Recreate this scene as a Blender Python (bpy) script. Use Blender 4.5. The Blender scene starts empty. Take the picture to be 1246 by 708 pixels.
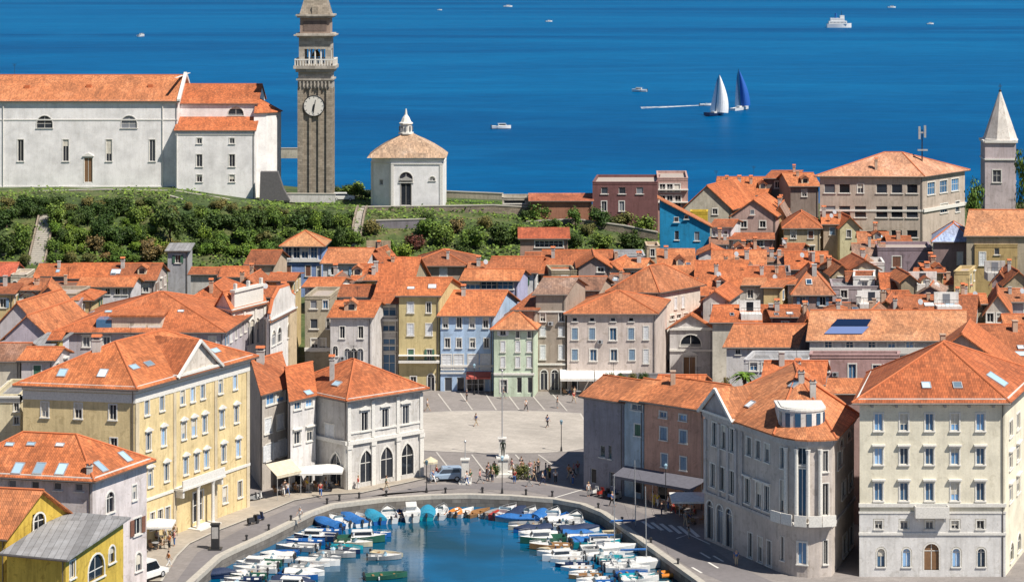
import bpy, math, random
from mathutils import Vector, Matrix
from mathutils.geometry import intersect_ray_tri
R0 = random.Random(7)
SC = bpy.context.scene
COL = SC.collection
# ---- camera calibration: level lens with vertical shift, 63 m above the quay ----
F, H, CX, VH = 2800.0, 63.0, 623.0, -60.0
def wx(u, Y): return (u-CX)*Y/F
def wz(v, Y): return H-(v-VH)*Y/F
def dy(v, z=0.0): return F*(H-z)/(v-VH)
def P(u, v, z=0.0):
    Y = dy(v, z); return (wx(u, Y), Y)
def lerp(a, b, t): return a+(b-a)*t
def interp(x, xs, ys):
    if x <= xs[0]: return ys[0]
    for i in range(1, len(xs)):
        if x <= xs[i]: return lerp(ys[i-1], ys[i], (x-xs[i-1])/(xs[i]-xs[i-1]))
    return ys[-1]
def smooth(t):
    t = max(0, min(1, t)); return t*t*(3-2*t)
def topz(X): return interp(X, [-130, -66, -50, -42, -36, -13, 15, 28, 44, 120], [16, 16.2, 14, 13.2, 13, 12.2, 11, 8, 5, 4])
def cliff(X): return interp(X, [-130, -20, 10, 30, 60, 120], [482, 484, 470, 500, 530, 540])
def gz(X, Y):
    if Y < 345: return 0.0
    b = min(3.0, (Y-345)/20.0)
    z = b
    if Y > 405: z = b+(topz(X)-3)*smooth((Y-405)/40.0)
    c = cliff(X)
    if Y > c: z = lerp(z, -4, min(1, (Y-c)/7))
    return z
# ---------------- materials ----------------
MATS = {}
def nd(nt, t, **k):
    n = nt.nodes.new(t)
    for a, b in k.items(): setattr(n, a, b)
    return n
def newmat(name):
    m = bpy.data.materials.new(name); m.use_nodes = True
    nt = m.node_tree; return m, nt, nt.nodes['Principled BSDF']
def ramp(nt, fac, stops):
    r = nd(nt, 'ShaderNodeValToRGB'); e = r.color_ramp.elements
    while len(e) < len(stops): e.new(0.5)
    for i, (p, c) in enumerate(stops):
        e[i].position = p; e[i].color = (*c, 1) if len(c) == 3 else c
    nt.links.new(fac, r.inputs[0]); return r.outputs[0]
def noise(nt, vec, scale, detail=4, rough=.55, dist=0):
    n = nd(nt, 'ShaderNodeTexNoise'); n.inputs['Scale'].default_value = scale
    n.inputs['Detail'].default_value = detail; n.inputs['Roughness'].default_value = rough
    n.inputs['Distortion'].default_value = dist
    if vec: nt.links.new(vec, n.inputs['Vector'])
    return n.outputs['Fac']
def mapping(nt, vec, scale=(1, 1, 1), rot=(0, 0, 0)):
    m = nd(nt, 'ShaderNodeMapping'); m.inputs['Scale'].default_value = scale; m.inputs['Rotation'].default_value = rot
    nt.links.new(vec, m.inputs[0]); return m.outputs[0]
def mixc(nt, fac, a, b, mode='MIX'):
    m = nd(nt, 'ShaderNodeMix', data_type='RGBA', blend_type=mode)
    for s, v in ((0, fac), (6, a), (7, b)):
        if isinstance(v, (int, float)): m.inputs[s].default_value = v
        elif isinstance(v, tuple): m.inputs[s].default_value = (*v[:3], 1)
        else: nt.links.new(v, m.inputs[s])
    return m.outputs[2]
def math_(nt, op, a, b=None, c=None):
    m = nd(nt, 'ShaderNodeMath', operation=op)
    for i, v in enumerate((a, b, c)):
        if v is None: continue
        if isinstance(v, (int, float)): m.inputs[i].default_value = v
        else: nt.links.new(v, m.inputs[i])
    return m.outputs[0]
def bump(nt, h, strength, dist, bsdf):
    b = nd(nt, 'ShaderNodeBump'); b.inputs['Strength'].default_value = strength; b.inputs['Distance'].default_value = dist
    nt.links.new(h, b.inputs['Height']); nt.links.new(b.outputs[0], bsdf.inputs['Normal'])
def geo(nt): return nd(nt, 'ShaderNodeNewGeometry').outputs['Position']
def rnd(nt): return nd(nt, 'ShaderNodeObjectInfo').outputs['Random']
def plain(name, c, rough=.6, metal=0, var=.12, scale=3.0):
    if name in MATS: return MATS[name]
    m, nt, b = newmat(name)
    n = noise(nt, geo(nt), scale, 5, .6)
    d = tuple(x*(1-var*1.4) for x in c); l = tuple(min(1, x*(1+var)) for x in c)
    nt.links.new(ramp(nt, n, [(.3, d), (.7, l)]), b.inputs['Base Color'])
    b.inputs['Roughness'].default_value = rough; b.inputs['Metallic'].default_value = metal
    MATS[name] = m; return m
def plaster(c, name=None, grime=.55):
    key = ('pl', c, grime)
    if key in MATS: return MATS[key]
    m, nt, b = newmat(name or 'plaster'); pos = geo(nt)
    n1 = noise(nt, pos, .35, 6, .65); n2 = noise(nt, mapping(nt, pos, (2.2, 2.2, .22)), 1.0, 5, .7)
    n3 = noise(nt, pos, 5, 3, .6)
    d = tuple(x*.82 for x in c); l = tuple(min(.95, x*1.08) for x in c)
    c1 = ramp(nt, n1, [(.32, d), (.6, l)])
    st = ramp(nt, n2, [(.46, (1, 1, 1)), (.74, (1-grime*.5, 1-grime*.53, 1-grime*.58))])
    n5 = noise(nt, pos, .9, 3, .5, 1.5); pt = ramp(nt, n5, [(.60, (1, 1, 1)), (.64, (1-grime*.28, 1-grime*.3, 1-grime*.34))])
    c2 = mixc(nt, 1.0, mixc(nt, 1.0, c1, st, 'MULTIPLY'), pt, 'MULTIPLY')
    sp = ramp(nt, n3, [(.3, (.93, .93, .93)), (.7, (1.04, 1.04, 1.04))])
    nt.links.new(mixc(nt, 1.0, c2, sp, 'MULTIPLY'), b.inputs['Base Color'])
    b.inputs['Roughness'].default_value = .88; bump(nt, n3, .25, .05, b)
    MATS[key] = m; return m
def roofmat(c, name='clay_tiles'):
    key = ('rf', c)
    if key in MATS: return MATS[key]
    m, nt, b = newmat(name)
    uv = nd(nt, 'ShaderNodeUVMap').outputs[0]; pos = geo(nt)
    br = nd(nt, 'ShaderNodeTexBrick'); nt.links.new(uv, br.inputs['Vector']); br.offset = 0
    for k, v in (('Scale', 1), ('Brick Width', .26), ('Row Height', .42), ('Mortar Size', .018), ('Mortar Smooth', .6)): br.inputs[k].default_value = v
    br.inputs['Color1'].default_value = (.66, .66, .68, 1); br.inputs['Color2'].default_value = (1.22, 1.2, 1.18, 1); br.inputs['Mortar'].default_value = (.42, .38, .36, 1)
    n1 = noise(nt, pos, .3, 6, .65); n2 = noise(nt, pos, 1.6, 5, .7)
    r = rnd(nt)
    base = ramp(nt, n1, [(.28, tuple(x*.78 for x in c)), (.52, c), (.75, (min(1, c[0]*1.1), c[1]*1.22, c[2]*1.4))])
    tint = ramp(nt, r, [(0, (.66, .74, .86)), (.25, (.86, .92, 1.0)), (.55, (1, 1, 1)), (.8, (1.02, 1.12, 1.15)), (1, (1.04, 1.4, 1.75))])
    base = mixc(nt, 1.0, base, tint, 'MULTIPLY')
    lich = ramp(nt, n2, [(.6, (1, 1, 1)), (.8, (.62, .66, .66))])
    base = mixc(nt, .8, base, lich, 'MULTIPLY')
    vo = nd(nt, 'ShaderNodeTexVoronoi', feature='F1'); vo.inputs['Scale'].default_value = .34; vo.inputs['Randomness'].default_value = 1
    nt.links.new(mapping(nt, uv, (1, .8, 1)), vo.inputs['Vector']); sx = nd(nt, 'ShaderNodeSeparateColor'); nt.links.new(vo.outputs['Color'], sx.inputs[0])
    base = mixc(nt, .85, base, ramp(nt, sx.outputs[0], [(0, (.70, .74, .78)), (.3, (.92, .94, .96)), (.6, (1, 1, 1)), (1, (1.08, 1.2, 1.3))]), 'MULTIPLY')
    n4 = noise(nt, mapping(nt, uv, (1.4, .16, 1)), 1.0, 5, .7); base = mixc(nt, .9, base, ramp(nt, n4, [(.42, (1, 1, 1)), (.72, (.66, .64, .66))]), 'MULTIPLY')
    nt.links.new(mixc(nt, .9, base, br.outputs['Color'], 'MULTIPLY'), b.inputs['Base Color'])
    b.inputs['Roughness'].default_value = .85
    w = nd(nt, 'ShaderNodeTexWave', wave_type='BANDS', bands_direction='X'); w.inputs['Scale'].default_value = 1/.26*.5
    nt.links.new(uv, w.inputs['Vector']); bump(nt, w.outputs['Fac'], .45, .06, b)
    MATS[key] = m; return m
def stone(c, name='stone', bw=.9, rh=.4, mort=.02, contrast=1.0):
    key = ('st', c, bw)
    if key in MATS: return MATS[key]
    m, nt, b = newmat(name); uv = nd(nt, 'ShaderNodeUVMap').outputs[0]; pos = geo(nt)
    br = nd(nt, 'ShaderNodeTexBrick'); nt.links.new(uv, br.inputs['Vector'])
    for k, v in (('Scale', 1), ('Brick Width', bw), ('Row Height', rh), ('Mortar Size', mort), ('Mortar Smooth', .3)): br.inputs[k].default_value = v
    k1 = .75; br.inputs['Color1'].default_value = (*[x*k1 for x in c], 1); br.inputs['Color2'].default_value = (*[min(1, x*1.15) for x in c], 1); br.inputs['Mortar'].default_value = (*[x*.5 for x in c], 1)
    n = noise(nt, pos, .8, 6, .7); st = ramp(nt, n, [(.35, (.72, .7, .68)), (.65, (1.08, 1.08, 1.08))])
    nt.links.new(mixc(nt, .9, br.outputs['Color'], st, 'MULTIPLY'), b.inputs['Base Color'])
    b.inputs['Roughness'].default_value = .85; bump(nt, br.outputs['Fac'], -.4, .03, b)
    MATS[key] = m; return m
def glass(name, c, rough=.06):
    if name in MATS: return MATS[name]
    m, nt, b = newmat(name); r = rnd(nt)
    nt.links.new(ramp(nt, r, [(0, tuple(x*.4 for x in c)), (.7, tuple(min(1, x*1.6) for x in c)), (.86, tuple(min(1, x*3+.05) for x in c)), (1, tuple(min(1, x*3+.16) for x in c))]), b.inputs['Base Color'])
    b.inputs['Roughness'].default_value = rough; b.inputs['IOR'].default_value = 1.5
    bump(nt, noise(nt, geo(nt), 1.2, 2), .08, .1, b)
    MATS[name] = m; return m
# ---------------- mesh builder ----------------
class MB:
    def __init__(s): s.v = []; s.f = []; s.uv = []; s.sm = []
    def poly(s, pts, uv=None, smooth_=False):
        n = len(s.v); s.v += [tuple(p) for p in pts]; s.f.append(tuple(range(n, n+len(pts))))
        if uv is None:
            a = Vector(pts[0]); e = Vector((0, 0, 0)); k = 1
            nrm = Vector((0, 0, 0))
            for i in range(len(pts)):
                p, q = Vector(pts[i]), Vector(pts[(i+1) % len(pts)])
                nrm += (p-a).cross(q-a)
            if nrm.length < 1e-12: nrm = Vector((0, 0, 1))
            nrm.normalize()
            ax = Vector((0, 0, 1)).cross(nrm)
            if ax.length < .1: ax = Vector((1, 0, 0))
            ax.normalize(); ay = nrm.cross(ax)
            uv = [(Vector(p).dot(ax), Vector(p).dot(ay)) for p in pts]
        s.uv += uv; s.sm.append(smooth_)
    def hexa(s, b, t):  # bottom 4 (ccw), top 4
        s.poly([b[3], b[2], b[1], b[0]]); s.poly(t)
        for i in range(4): j = (i+1) % 4; s.poly([b[i], b[j], t[j], t[i]])
    def box(s, x0, x1, y0, y1, z0, z1):
        s.hexa([(x0, y0, z0), (x1, y0, z0), (x1, y1, z0), (x0, y1, z0)], [(x0, y0, z1), (x1, y0, z1), (x1, y1, z1), (x0, y1, z1)])
    def prism(s, pts, z0, z1, cap=True, smooth_=False):  # pts ccw xy
        n = len(pts)
        for i in range(n):
            a, b = pts[i], pts[(i+1) % n]
            s.poly([(a[0], a[1], z0), (b[0], b[1], z0), (b[0], b[1], z1), (a[0], a[1], z1)], smooth_=smooth_)
        if cap:
            s.poly([(p[0], p[1], z1) for p in pts]); s.poly([(p[0], p[1], z0) for p in reversed(pts)])
    def slab(s, pts, th):  # 3D polygon, extruded down
        lo = [(p[0], p[1], p[2]-th) for p in pts]
        s.poly(pts); s.poly(list(reversed(lo)))
        for i in range(len(pts)):
            j = (i+1) % len(pts); s.poly([lo[i], lo[j], pts[j], pts[i]])
    def lathe(s, prof, n=12, c=(0, 0, 0), rot=0, smooth_=True):  # prof [(r,z)] bottom->top
        rings = []
        for r, z in prof: rings.append([(c[0]+r*math.cos(rot+2*math.pi*i/n), c[1]+r*math.sin(rot+2*math.pi*i/n), c[2]+z) for i in range(n)])
        for a, b in zip(rings, rings[1:]):
            for i in range(n):
                j = (i+1) % n; s.poly([a[i], a[j], b[j], b[i]], smooth_=smooth_)
        s.poly(list(reversed(rings[0]))); s.poly(rings[-1])
    def tube(s, p, q, r, r2=None, n=6):
        p, q = Vector(p), Vector(q); d = (q-p)
        if d.length < 1e-6: return
        d.normalize(); a = d.orthogonal().normalized(); b = d.cross(a); r2 = r if r2 is None else r2
        A = [p+(a*math.cos(2*math.pi*i/n)+b*math.sin(2*math.pi*i/n))*r for i in range(n)]
        B = [q+(a*math.cos(2*math.pi*i/n)+b*math.sin(2*math.pi*i/n))*r2 for i in range(n)]
        for i in range(n): j = (i+1) % n; s.poly([A[i], A[j], B[j], B[i]], smooth_=True)
        s.poly(list(reversed(A))); s.poly(B)
    def path(s, pts, r, n=5):
        for a, b in zip(pts, pts[1:]): s.tube(a, b, r, r, n)
    def ball(s, c, r, n=8, m=6, sq=(1, 1, 1)):
        def pt(i, j):
            th = math.pi*i/m; ph = 2*math.pi*j/n
            return (c[0]+r*sq[0]*math.sin(th)*math.cos(ph), c[1]+r*sq[1]*math.sin(th)*math.sin(ph), c[2]-r*sq[2]*math.cos(th))
        for i in range(m):
            for j in range(n):
                q = [pt(i, j), pt(i, j+1), pt(i+1, j+1), pt(i+1, j)]
                if i == 0: q = [q[0], q[2], q[3]]
                elif i == m-1: q = [q[0], q[1], q[2]]
                s.poly(q, smooth_=True)
    def mesh(s, name, off=(0, 0, 0)):
        me = bpy.data.meshes.new(name)
        me.from_pydata([(a-off[0], b-off[1], c-off[2]) for a, b, c in s.v], [], s.f)
        l = me.uv_layers.new(name='UVMap'); l.data.foreach_set('uv', [x for p in s.uv for x in p])
        me.polygons.foreach_set('use_smooth', s.sm); me.update(); return me
    def build(s, name, mat, parent=None, world=True, loc=None):
        """geometry in world coordinates; stored relative to the parent's origin"""
        off = (0, 0, 0)
        if parent is not None and world: off = tuple(worldloc(parent))
        elif loc is not None: off = loc
        me = s.mesh(name, off); me.materials.append(mat)
        o = bpy.data.objects.new(name, me); COL.objects.link(o)
        if parent is not None: o.parent = parent
        elif loc is not None: o.location = loc
        return o
def build_split(mb, name, mat, parent):
    """one object per connected piece"""
    key = {}; par = list(range(len(mb.f)))
    def find(i):
        while par[i] != i: par[i] = par[par[i]]; i = par[i]
        return i
    for i, f in enumerate(mb.f):
        for k in f:
            c = tuple(round(q, 3) for q in mb.v[k])
            if c in key: par[find(i)] = find(key[c])
            else: key[c] = i
    uvo = 0; comp = {}
    for i, f in enumerate(mb.f):
        m = comp.setdefault(find(i), MB()); n = len(m.v); m.v += [mb.v[k] for k in f]; m.f.append(tuple(range(n, n+len(f)))); m.uv += mb.uv[uvo:uvo+len(f)]; m.sm.append(mb.sm[i]); uvo += len(f)
    return [m.build(name, mat, parent) for m in comp.values()]
def worldloc(o):
    l = Vector(o.location); p = o.parent
    while p is not None: l = l+Vector(p.location); p = p.parent
    return l
USED = {}
def tag(o, label=None, cat=None, group=None, kind=None):
    if label:
        if label in USED and not group: print('DUP LABEL', label)
        USED[label] = 1; o['label'] = label
    if cat: o['category'] = cat
    if group: o['group'] = group
    if kind: o['kind'] = kind
    return o
def thing(name, label, cat, loc=(0, 0, 0), group=None, rz=0):
    o = bpy.data.objects.new(name, None); COL.objects.link(o); o.location = loc; o.rotation_euler = (0, 0, rz)
    o.empty_display_size = .3
    return tag(o, label, cat, group)
def inst(name, me, parent=None, loc=(0, 0, 0), rz=0, mat=None, scale=None):
    o = bpy.data.objects.new(name, me); COL.objects.link(o); o.parent = parent; o.location = loc; o.rotation_euler = (0, 0, rz)
    if scale: o.scale = scale
    if mat:
        o.material_slots[0].link = 'OBJECT'; o.material_slots[0].material = mat
    return o
def structure(name, mb, mat):
    o = mb.build(name, mat); o['kind'] = 'structure'; return o
def convex_prism_path(pts, w):  # strip polygon left/right of a polyline
    L, Rr = [], []
    for i, p in enumerate(pts):
        a = pts[max(0, i-1)]; b = pts[min(len(pts)-1, i+1)]
        d = Vector((b[0]-a[0], b[1]-a[1])).normalized(); n = Vector((-d.y, d.x))
        L.append((p[0]+n.x*w, p[1]+n.y*w)); Rr.append(p)
    return L, Rr
# palette (real-world base colours)
WHITE = (.76, .75, .73); CREAM = (.70, .62, .46); OCHRE = (.62, .47, .24); PINK = (.55, .36, .30); MAUVE = (.36, .27, .28)
GREY = (.52, .50, .48); TAN = (.42, .35, .24); SKYB = (.40, .54, .74); GREENW = (.56, .66, .52); BRICKW = (.20, .10, .10)
OLIVE = (.45, .37, .18); PEACH = (.60, .42, .28)
OR1 = (.59, .166, .057); OR2 = (.46, .135, .050); OR3 = (.62, .205, .078); BR1 = (.36, .17, .10)
M_frame = plain('white_stone_frame', (.72, .70, .66), .7, scale=6)
M_grey_stone = plain('grey_stone', (.42, .40, .38), .8)
M_glass = glass('dark_glass', (.025, .03, .04)); M_glassb = glass('blue_glass', (.05, .12, .22))
M_shb = plain('blue_grey_shutter', (.20, .30, .42), .6); M_shw = plain('white_shutter', (.70, .72, .75), .6)
M_shg = plain('green_shutter', (.06, .15, .10), .6); M_shbr = plain('brown_shutter', (.20, .09, .06), .6); M_shbl = plain('blue_shutter', (.05, .14, .30), .6)
M_metal = plain('dark_metal', (.06, .06, .065), .45, .6); M_gutter = plain('gutter_zinc', (.18, .16, .15), .5, .6)
M_blind = plain('window_blind', (.62, .58, .50), .8, var=.2, scale=1.5); M_canvas = plain('white_canvas', (.78, .76, .72), .8); M_wood = plain('brown_wood', (.22, .12, .06), .6); M_light = plain('light_metal', (.55, .56, .58), .4, .5)
M_ridge = plain('ridge_tile_clay', (.52, .155, .06), .85, scale=5)
M_leadroof = stone((.30, .30, .31), 'grey_sheet_roof', .6, 30, .03); M_solar = glass('solar_panel_glass', (.01, .03, .10), .35)
M_sky = glass('skylight_glass', (.35, .5, .65), .1)
def tarp(name, c):
    m = plain(name, c, .7); nt = m.node_tree; b = nt.nodes['Principled BSDF']; bump(nt, noise(nt, geo(nt), 3.5, 4, .6, 1.0), .6, .12, b); return m
# ---------------- windows ----------------
WC = {}
def arcpts(w, h, kind, n=8):
    """outline of the opening's head from right springing to left springing (x,z)"""
    out = []
    if kind == 'g':
        r = w*.95; zs = h-math.sqrt(max(.01, r*r-(r-w/2)**2))
        a1 = math.acos((r-w/2)/r)
        for i in range(n//2+1): a = a1*i/(n//2); out.append((w/2-r+r*math.cos(a), zs+r*math.sin(a)))
        for i in range(1, n//2+1): a = a1*(1-i/(n//2)); out.append((-(w/2-r+r*math.cos(a)), zs+r*math.sin(a)))
    else:
        zs = h-w/2
        for i in range(n+1): a = math.pi*i/n; out.append((w/2*math.cos(a), zs+w/2*math.sin(a)))
    return out
def winmeshes(style, w, h):
    w = round(w, 2); h = round(h, 2); key = (style, w, h)
    if key in WC: return WC[key]
    fr = MB(); pane = MB(); sh = []
    arch = 'g' if 'g' in style else ('a' if 'a' in style else None)
    b = min(.16, w*.16)
    if arch:
        ap = arcpts(w, h, arch); zs = ap[0][1]
        if zs > .02:
            fr.box(-w/2-b, -w/2, -.06, .02, 0, zs); fr.box(w/2, w/2+b, -.06, .02, 0, zs)
        k = (w/2+b)/(w/2)
        for (x0, z0), (x1, z1) in zip(ap, ap[1:]):
            o0 = (x0*k, zs+(z0-zs)*k); o1 = (x1*k, zs+(z1-zs)*k)
            B = [(x0, .02, z0), (x1, .02, z1), (o1[0], .02, o1[1]), (o0[0], .02, o0[1])]
            T = [(a, -.06, c) for a, _, c in B]; fr.hexa(B, T)
        fr.box(-w/2, w/2, .12, .15, max(zs, .1)-.04, max(zs, .1)+.04); fr.box(-.035, .035, .12, .15, 0, h-.05)
    elif 'n' not in style:
        fr.box(-w/2-b, -w/2, -.05, .02, 0, h); fr.box(w/2, w/2+b, -.05, .02, 0, h); fr.box(-w/2-b, w/2+b, -.055, .02, h, h+b)
    if 'n' not in style or True:
        if not arch:
            t = min(.07, w*.08)
            fr.box(-w/2, -w/2+t, .10, .15, t, h-t); fr.box(w/2-t, w/2, .10, .15, t, h-t); fr.box(-w/2, w/2, .10, .15, 0, t); fr.box(-w/2, w/2, .10, .15, h-t, h)
            if 'v' in style:
                n = max(2, int(w/.8))
                for i in range(1, n): x = -w/2+w*i/n; fr.box(x-.035, x+.035, .09, .14, t, h-t)
                fr.box(-w/2+t, w/2-t, .095, .14, h*.55, h*.55+.06)
            elif 'n' not in style:
                fr.box(-t/2, t/2, .095, .14, t, h-t)
    if 'd' not in style: fr.box(-w/2-b-.05, w/2+b+.05, -.16, .03, -.12, 0)
    if 'h' in style: fr.box(-w/2-b-.12, w/2+b+.12, -.30, .02, h+b+.08, h+b+.24)
    if 'p' in style:
        z = h+b+.1; x = w/2+b+.15
        fr.box(-x, x, -.26, .02, z, z+.1)
        B = [(-x, .02, z+.1), (x, .02, z+.1), (0, .02, z+.1+x*.55)]; T = [(a, -.26, c) for a, _, c in B]
        fr.poly(T); fr.poly([B[0], T[0], T[2], B[2]]); fr.poly([B[2], T[2], T[1], B[1]])
    pane.poly([(-w/2, .145, 0), (w/2, .145, 0), (w/2, .145, h), (-w/2, .145, h)])
    if 's' in style:
        for sg in (-1, 1):
            m = MB(); x0, x1 = sorted((sg*(w/2+.01), sg*(w+.01)))
            m.box(x0, x1, -.12, -.07, .02, h-.02)
            for i in range(3): z = h*(i+.5)/3; m.box(x0+.05, x1-.05, -.135, -.12, z-h*.12, z+h*.12)
            sh.append(m.mesh('shutter'))
    if 'c' in style:
        for sg in (-1, 1):
            m = MB(); x0, x1 = sorted((sg*.01, sg*(w/2-.01)))
            m.box(x0, x1, .02, .06, .02, h-.02)
            for i in range(5): z = h*(i+.5)/5; m.box(x0+.05, x1-.05, .005, .02, z-h*.06, z+h*.06)
            sh.append(m.mesh('shutter'))
    r = (fr.mesh('window_frame'), pane.mesh('pane'), sh); WC[key] = r
    for me in (r[0], r[1], *sh): me.materials.append(M_frame)
    return r
GL = {'d': M_glass, 'b': M_glassb}
SHM = {'b': M_shb, 'w': M_shw, 'g': M_shg, 'r': M_shbr, 'B': M_shbl}
class Side:
    def __init__(s, p, q):
        s.p = Vector(p[:2]); s.q = Vector(q[:2]); s.L = (s.q-s.p).length; s.d = (s.q-s.p)/s.L; s.n = Vector((s.d.y, -s.d.x)); s.rz = math.atan2(s.d.y, s.d.x)
    def at(s, x, out, z): v = s.p+s.d*x+s.n*out; return (v.x, v.y, z)
    def s_of(s, u):
        k = (u-CX)/F; return (k*s.p.y-s.p.x)/(s.d.x-k*s.d.y)
    def Y(s, x): return (s.p+s.d*x).y
    def box(s, mb, x0, x1, o0, o1, z0, z1):
        mb.hexa([s.at(x0, o1, z0), s.at(x1, o1, z0), s.at(x1, o0, z0), s.at(x0, o0, z0)], [s.at(x0, o1, z1), s.at(x1, o1, z1), s.at(x1, o0, z1), s.at(x0, o0, z1)])
def wallside(mb, S, z0, z1, holes):
    """holes: (xc, zb, w, h, arch)"""
    hs = [q for q in holes if q[0]-q[2]/2 > .02 and q[0]+q[2]/2 < S.L-.02 and q[1] > z0+.01 and q[1]+q[3] < z1-.01]
    xs = sorted({0.0, S.L, *[q[0]-q[2]/2 for q in hs], *[q[0]+q[2]/2 for q in hs]})
    zs = sorted({z0, z1, *[q[1] for q in hs], *[q[1]+q[3] for q in hs]})
    for a, b in zip(zs, zs[1:]):
        if b-a < 1e-5: continue
        run = None
        for c, d in zip(xs, xs[1:]):
            mx, mz = (c+d)/2, (a+b)/2
            inside = any(abs(mx-q[0]) < q[2]/2 and q[1] < mz < q[1]+q[3] for q in hs)
            if inside:
                if run is not None: mb.poly([S.at(run, 0, a), S.at(c, 0, a), S.at(c, 0, b), S.at(run, 0, b)]); run = None
            elif run is None: run = c
        if run is not None: mb.poly([S.at(run, 0, a), S.at(S.L, 0, a), S.at(S.L, 0, b), S.at(run, 0, b)])
    for xc, zb, w, h, arch in hs:
        D = -.22; x0, x1 = xc-w/2, xc+w/2
        zt = zb+h
        if arch:
            ap = [(xc+x, zb+z) for x, z in arcpts(w, h, arch)]; zt = ap[0][1]; mid = len(ap)//2
            for i in range(len(ap)-1):
                cx = x1 if i < mid else x0
                A, B = ap[i], ap[i+1]
                mb.poly([S.at(A[0], 0, A[1]), S.at(cx, 0, zb+h), S.at(B[0], 0, B[1])])
                mb.poly([S.at(A[0], 0, A[1]), S.at(B[0], 0, B[1]), S.at(B[0], D, B[1]), S.at(A[0], D, A[1])])
        else: mb.poly([S.at(x0, 0, zt), S.at(x1, 0, zt), S.at(x1, D, zt), S.at(x0, D, zt)])
        mb.poly([S.at(x0, 0, zb), S.at(x0, D, zb), S.at(x1, D, zb), S.at(x1, 0, zb)])
        mb.poly([S.at(x0, 0, zb), S.at(x0, 0, zt), S.at(x0, D, zt), S.at(x0, D, zb)])
        mb.poly([S.at(x1, 0, zb), S.at(x1, D, zb), S.at(x1, D, zt), S.at(x1, 0, zt)])
def resolve(rows, sides):
    """rows: (side, [u..], vtop, vbot, wpx, style, opts) in photo pixels -> {side: [(x, zb, w, h, style, opts)]}"""
    out = {}
    for r in rows:
        k, us, v0, v1, wp, st = r[:6]; op = r[6] if len(r) > 6 else ''
        S = sides[k]; ref = S.s_of(us[0]); Y = S.Y(ref)
        zt, zb = wz(v0, Y), wz(v1, Y)
        w = abs(S.s_of(us[0]+wp/2)-S.s_of(us[0]-wp/2))
        for u in us: out.setdefault(k, []).append((S.s_of(u), zb, w, zt-zb, st, op))
    return out
BLD = {}
def blindmesh(w, hb, h):
    k = (w, hb, round(h, 1))
    if k not in BLD:
        m = MB(); m.box(-w/2+.06, w/2-.06, .11, .135, h-hb, h-.05); BLD[k] = m.mesh('blind'); BLD[k].materials.append(M_blind)
    return BLD[k]
def place_windows(root, S, wl, ze):
    pl = worldloc(root)
    for x, zb, w, h, st, op in wl:
        if x < w/2 or x > S.L-w/2: continue
        fr, pane, sh = winmeshes(st, w, h)
        out = 0 if zb+h < ze-.01 else .17
        a = S.at(x, out, zb)
        nm = 'door' if 'd' in st else 'window'
        o = inst(nm, fr, root, (a[0]-pl.x, a[1]-pl.y, a[2]-pl.z), S.rz)
        if 'k' in op: o.material_slots[0].link = 'OBJECT'; o.material_slots[0].material = M_grey_stone
        gm = M_wood if 'W' in op else (M_glassb if 'B' in op else M_glass)
        inst('door_leaf' if 'W' in op else 'pane', pane, o, mat=gm)
        if w > .6 and not sh and 'd' not in st and 'n' not in st and R0.random() < .3:
            inst('blind', blindmesh(round(w, 1), round(h*R0.choice((.3, .45, .65)), 1), h), o)
        for m in sh:
            c = [q for q in op if q in 'bwgr'] or ['b']
            inst('shutter', m, o, mat=SHM[c[0]] if 'S' not in op else M_shbl)
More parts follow.
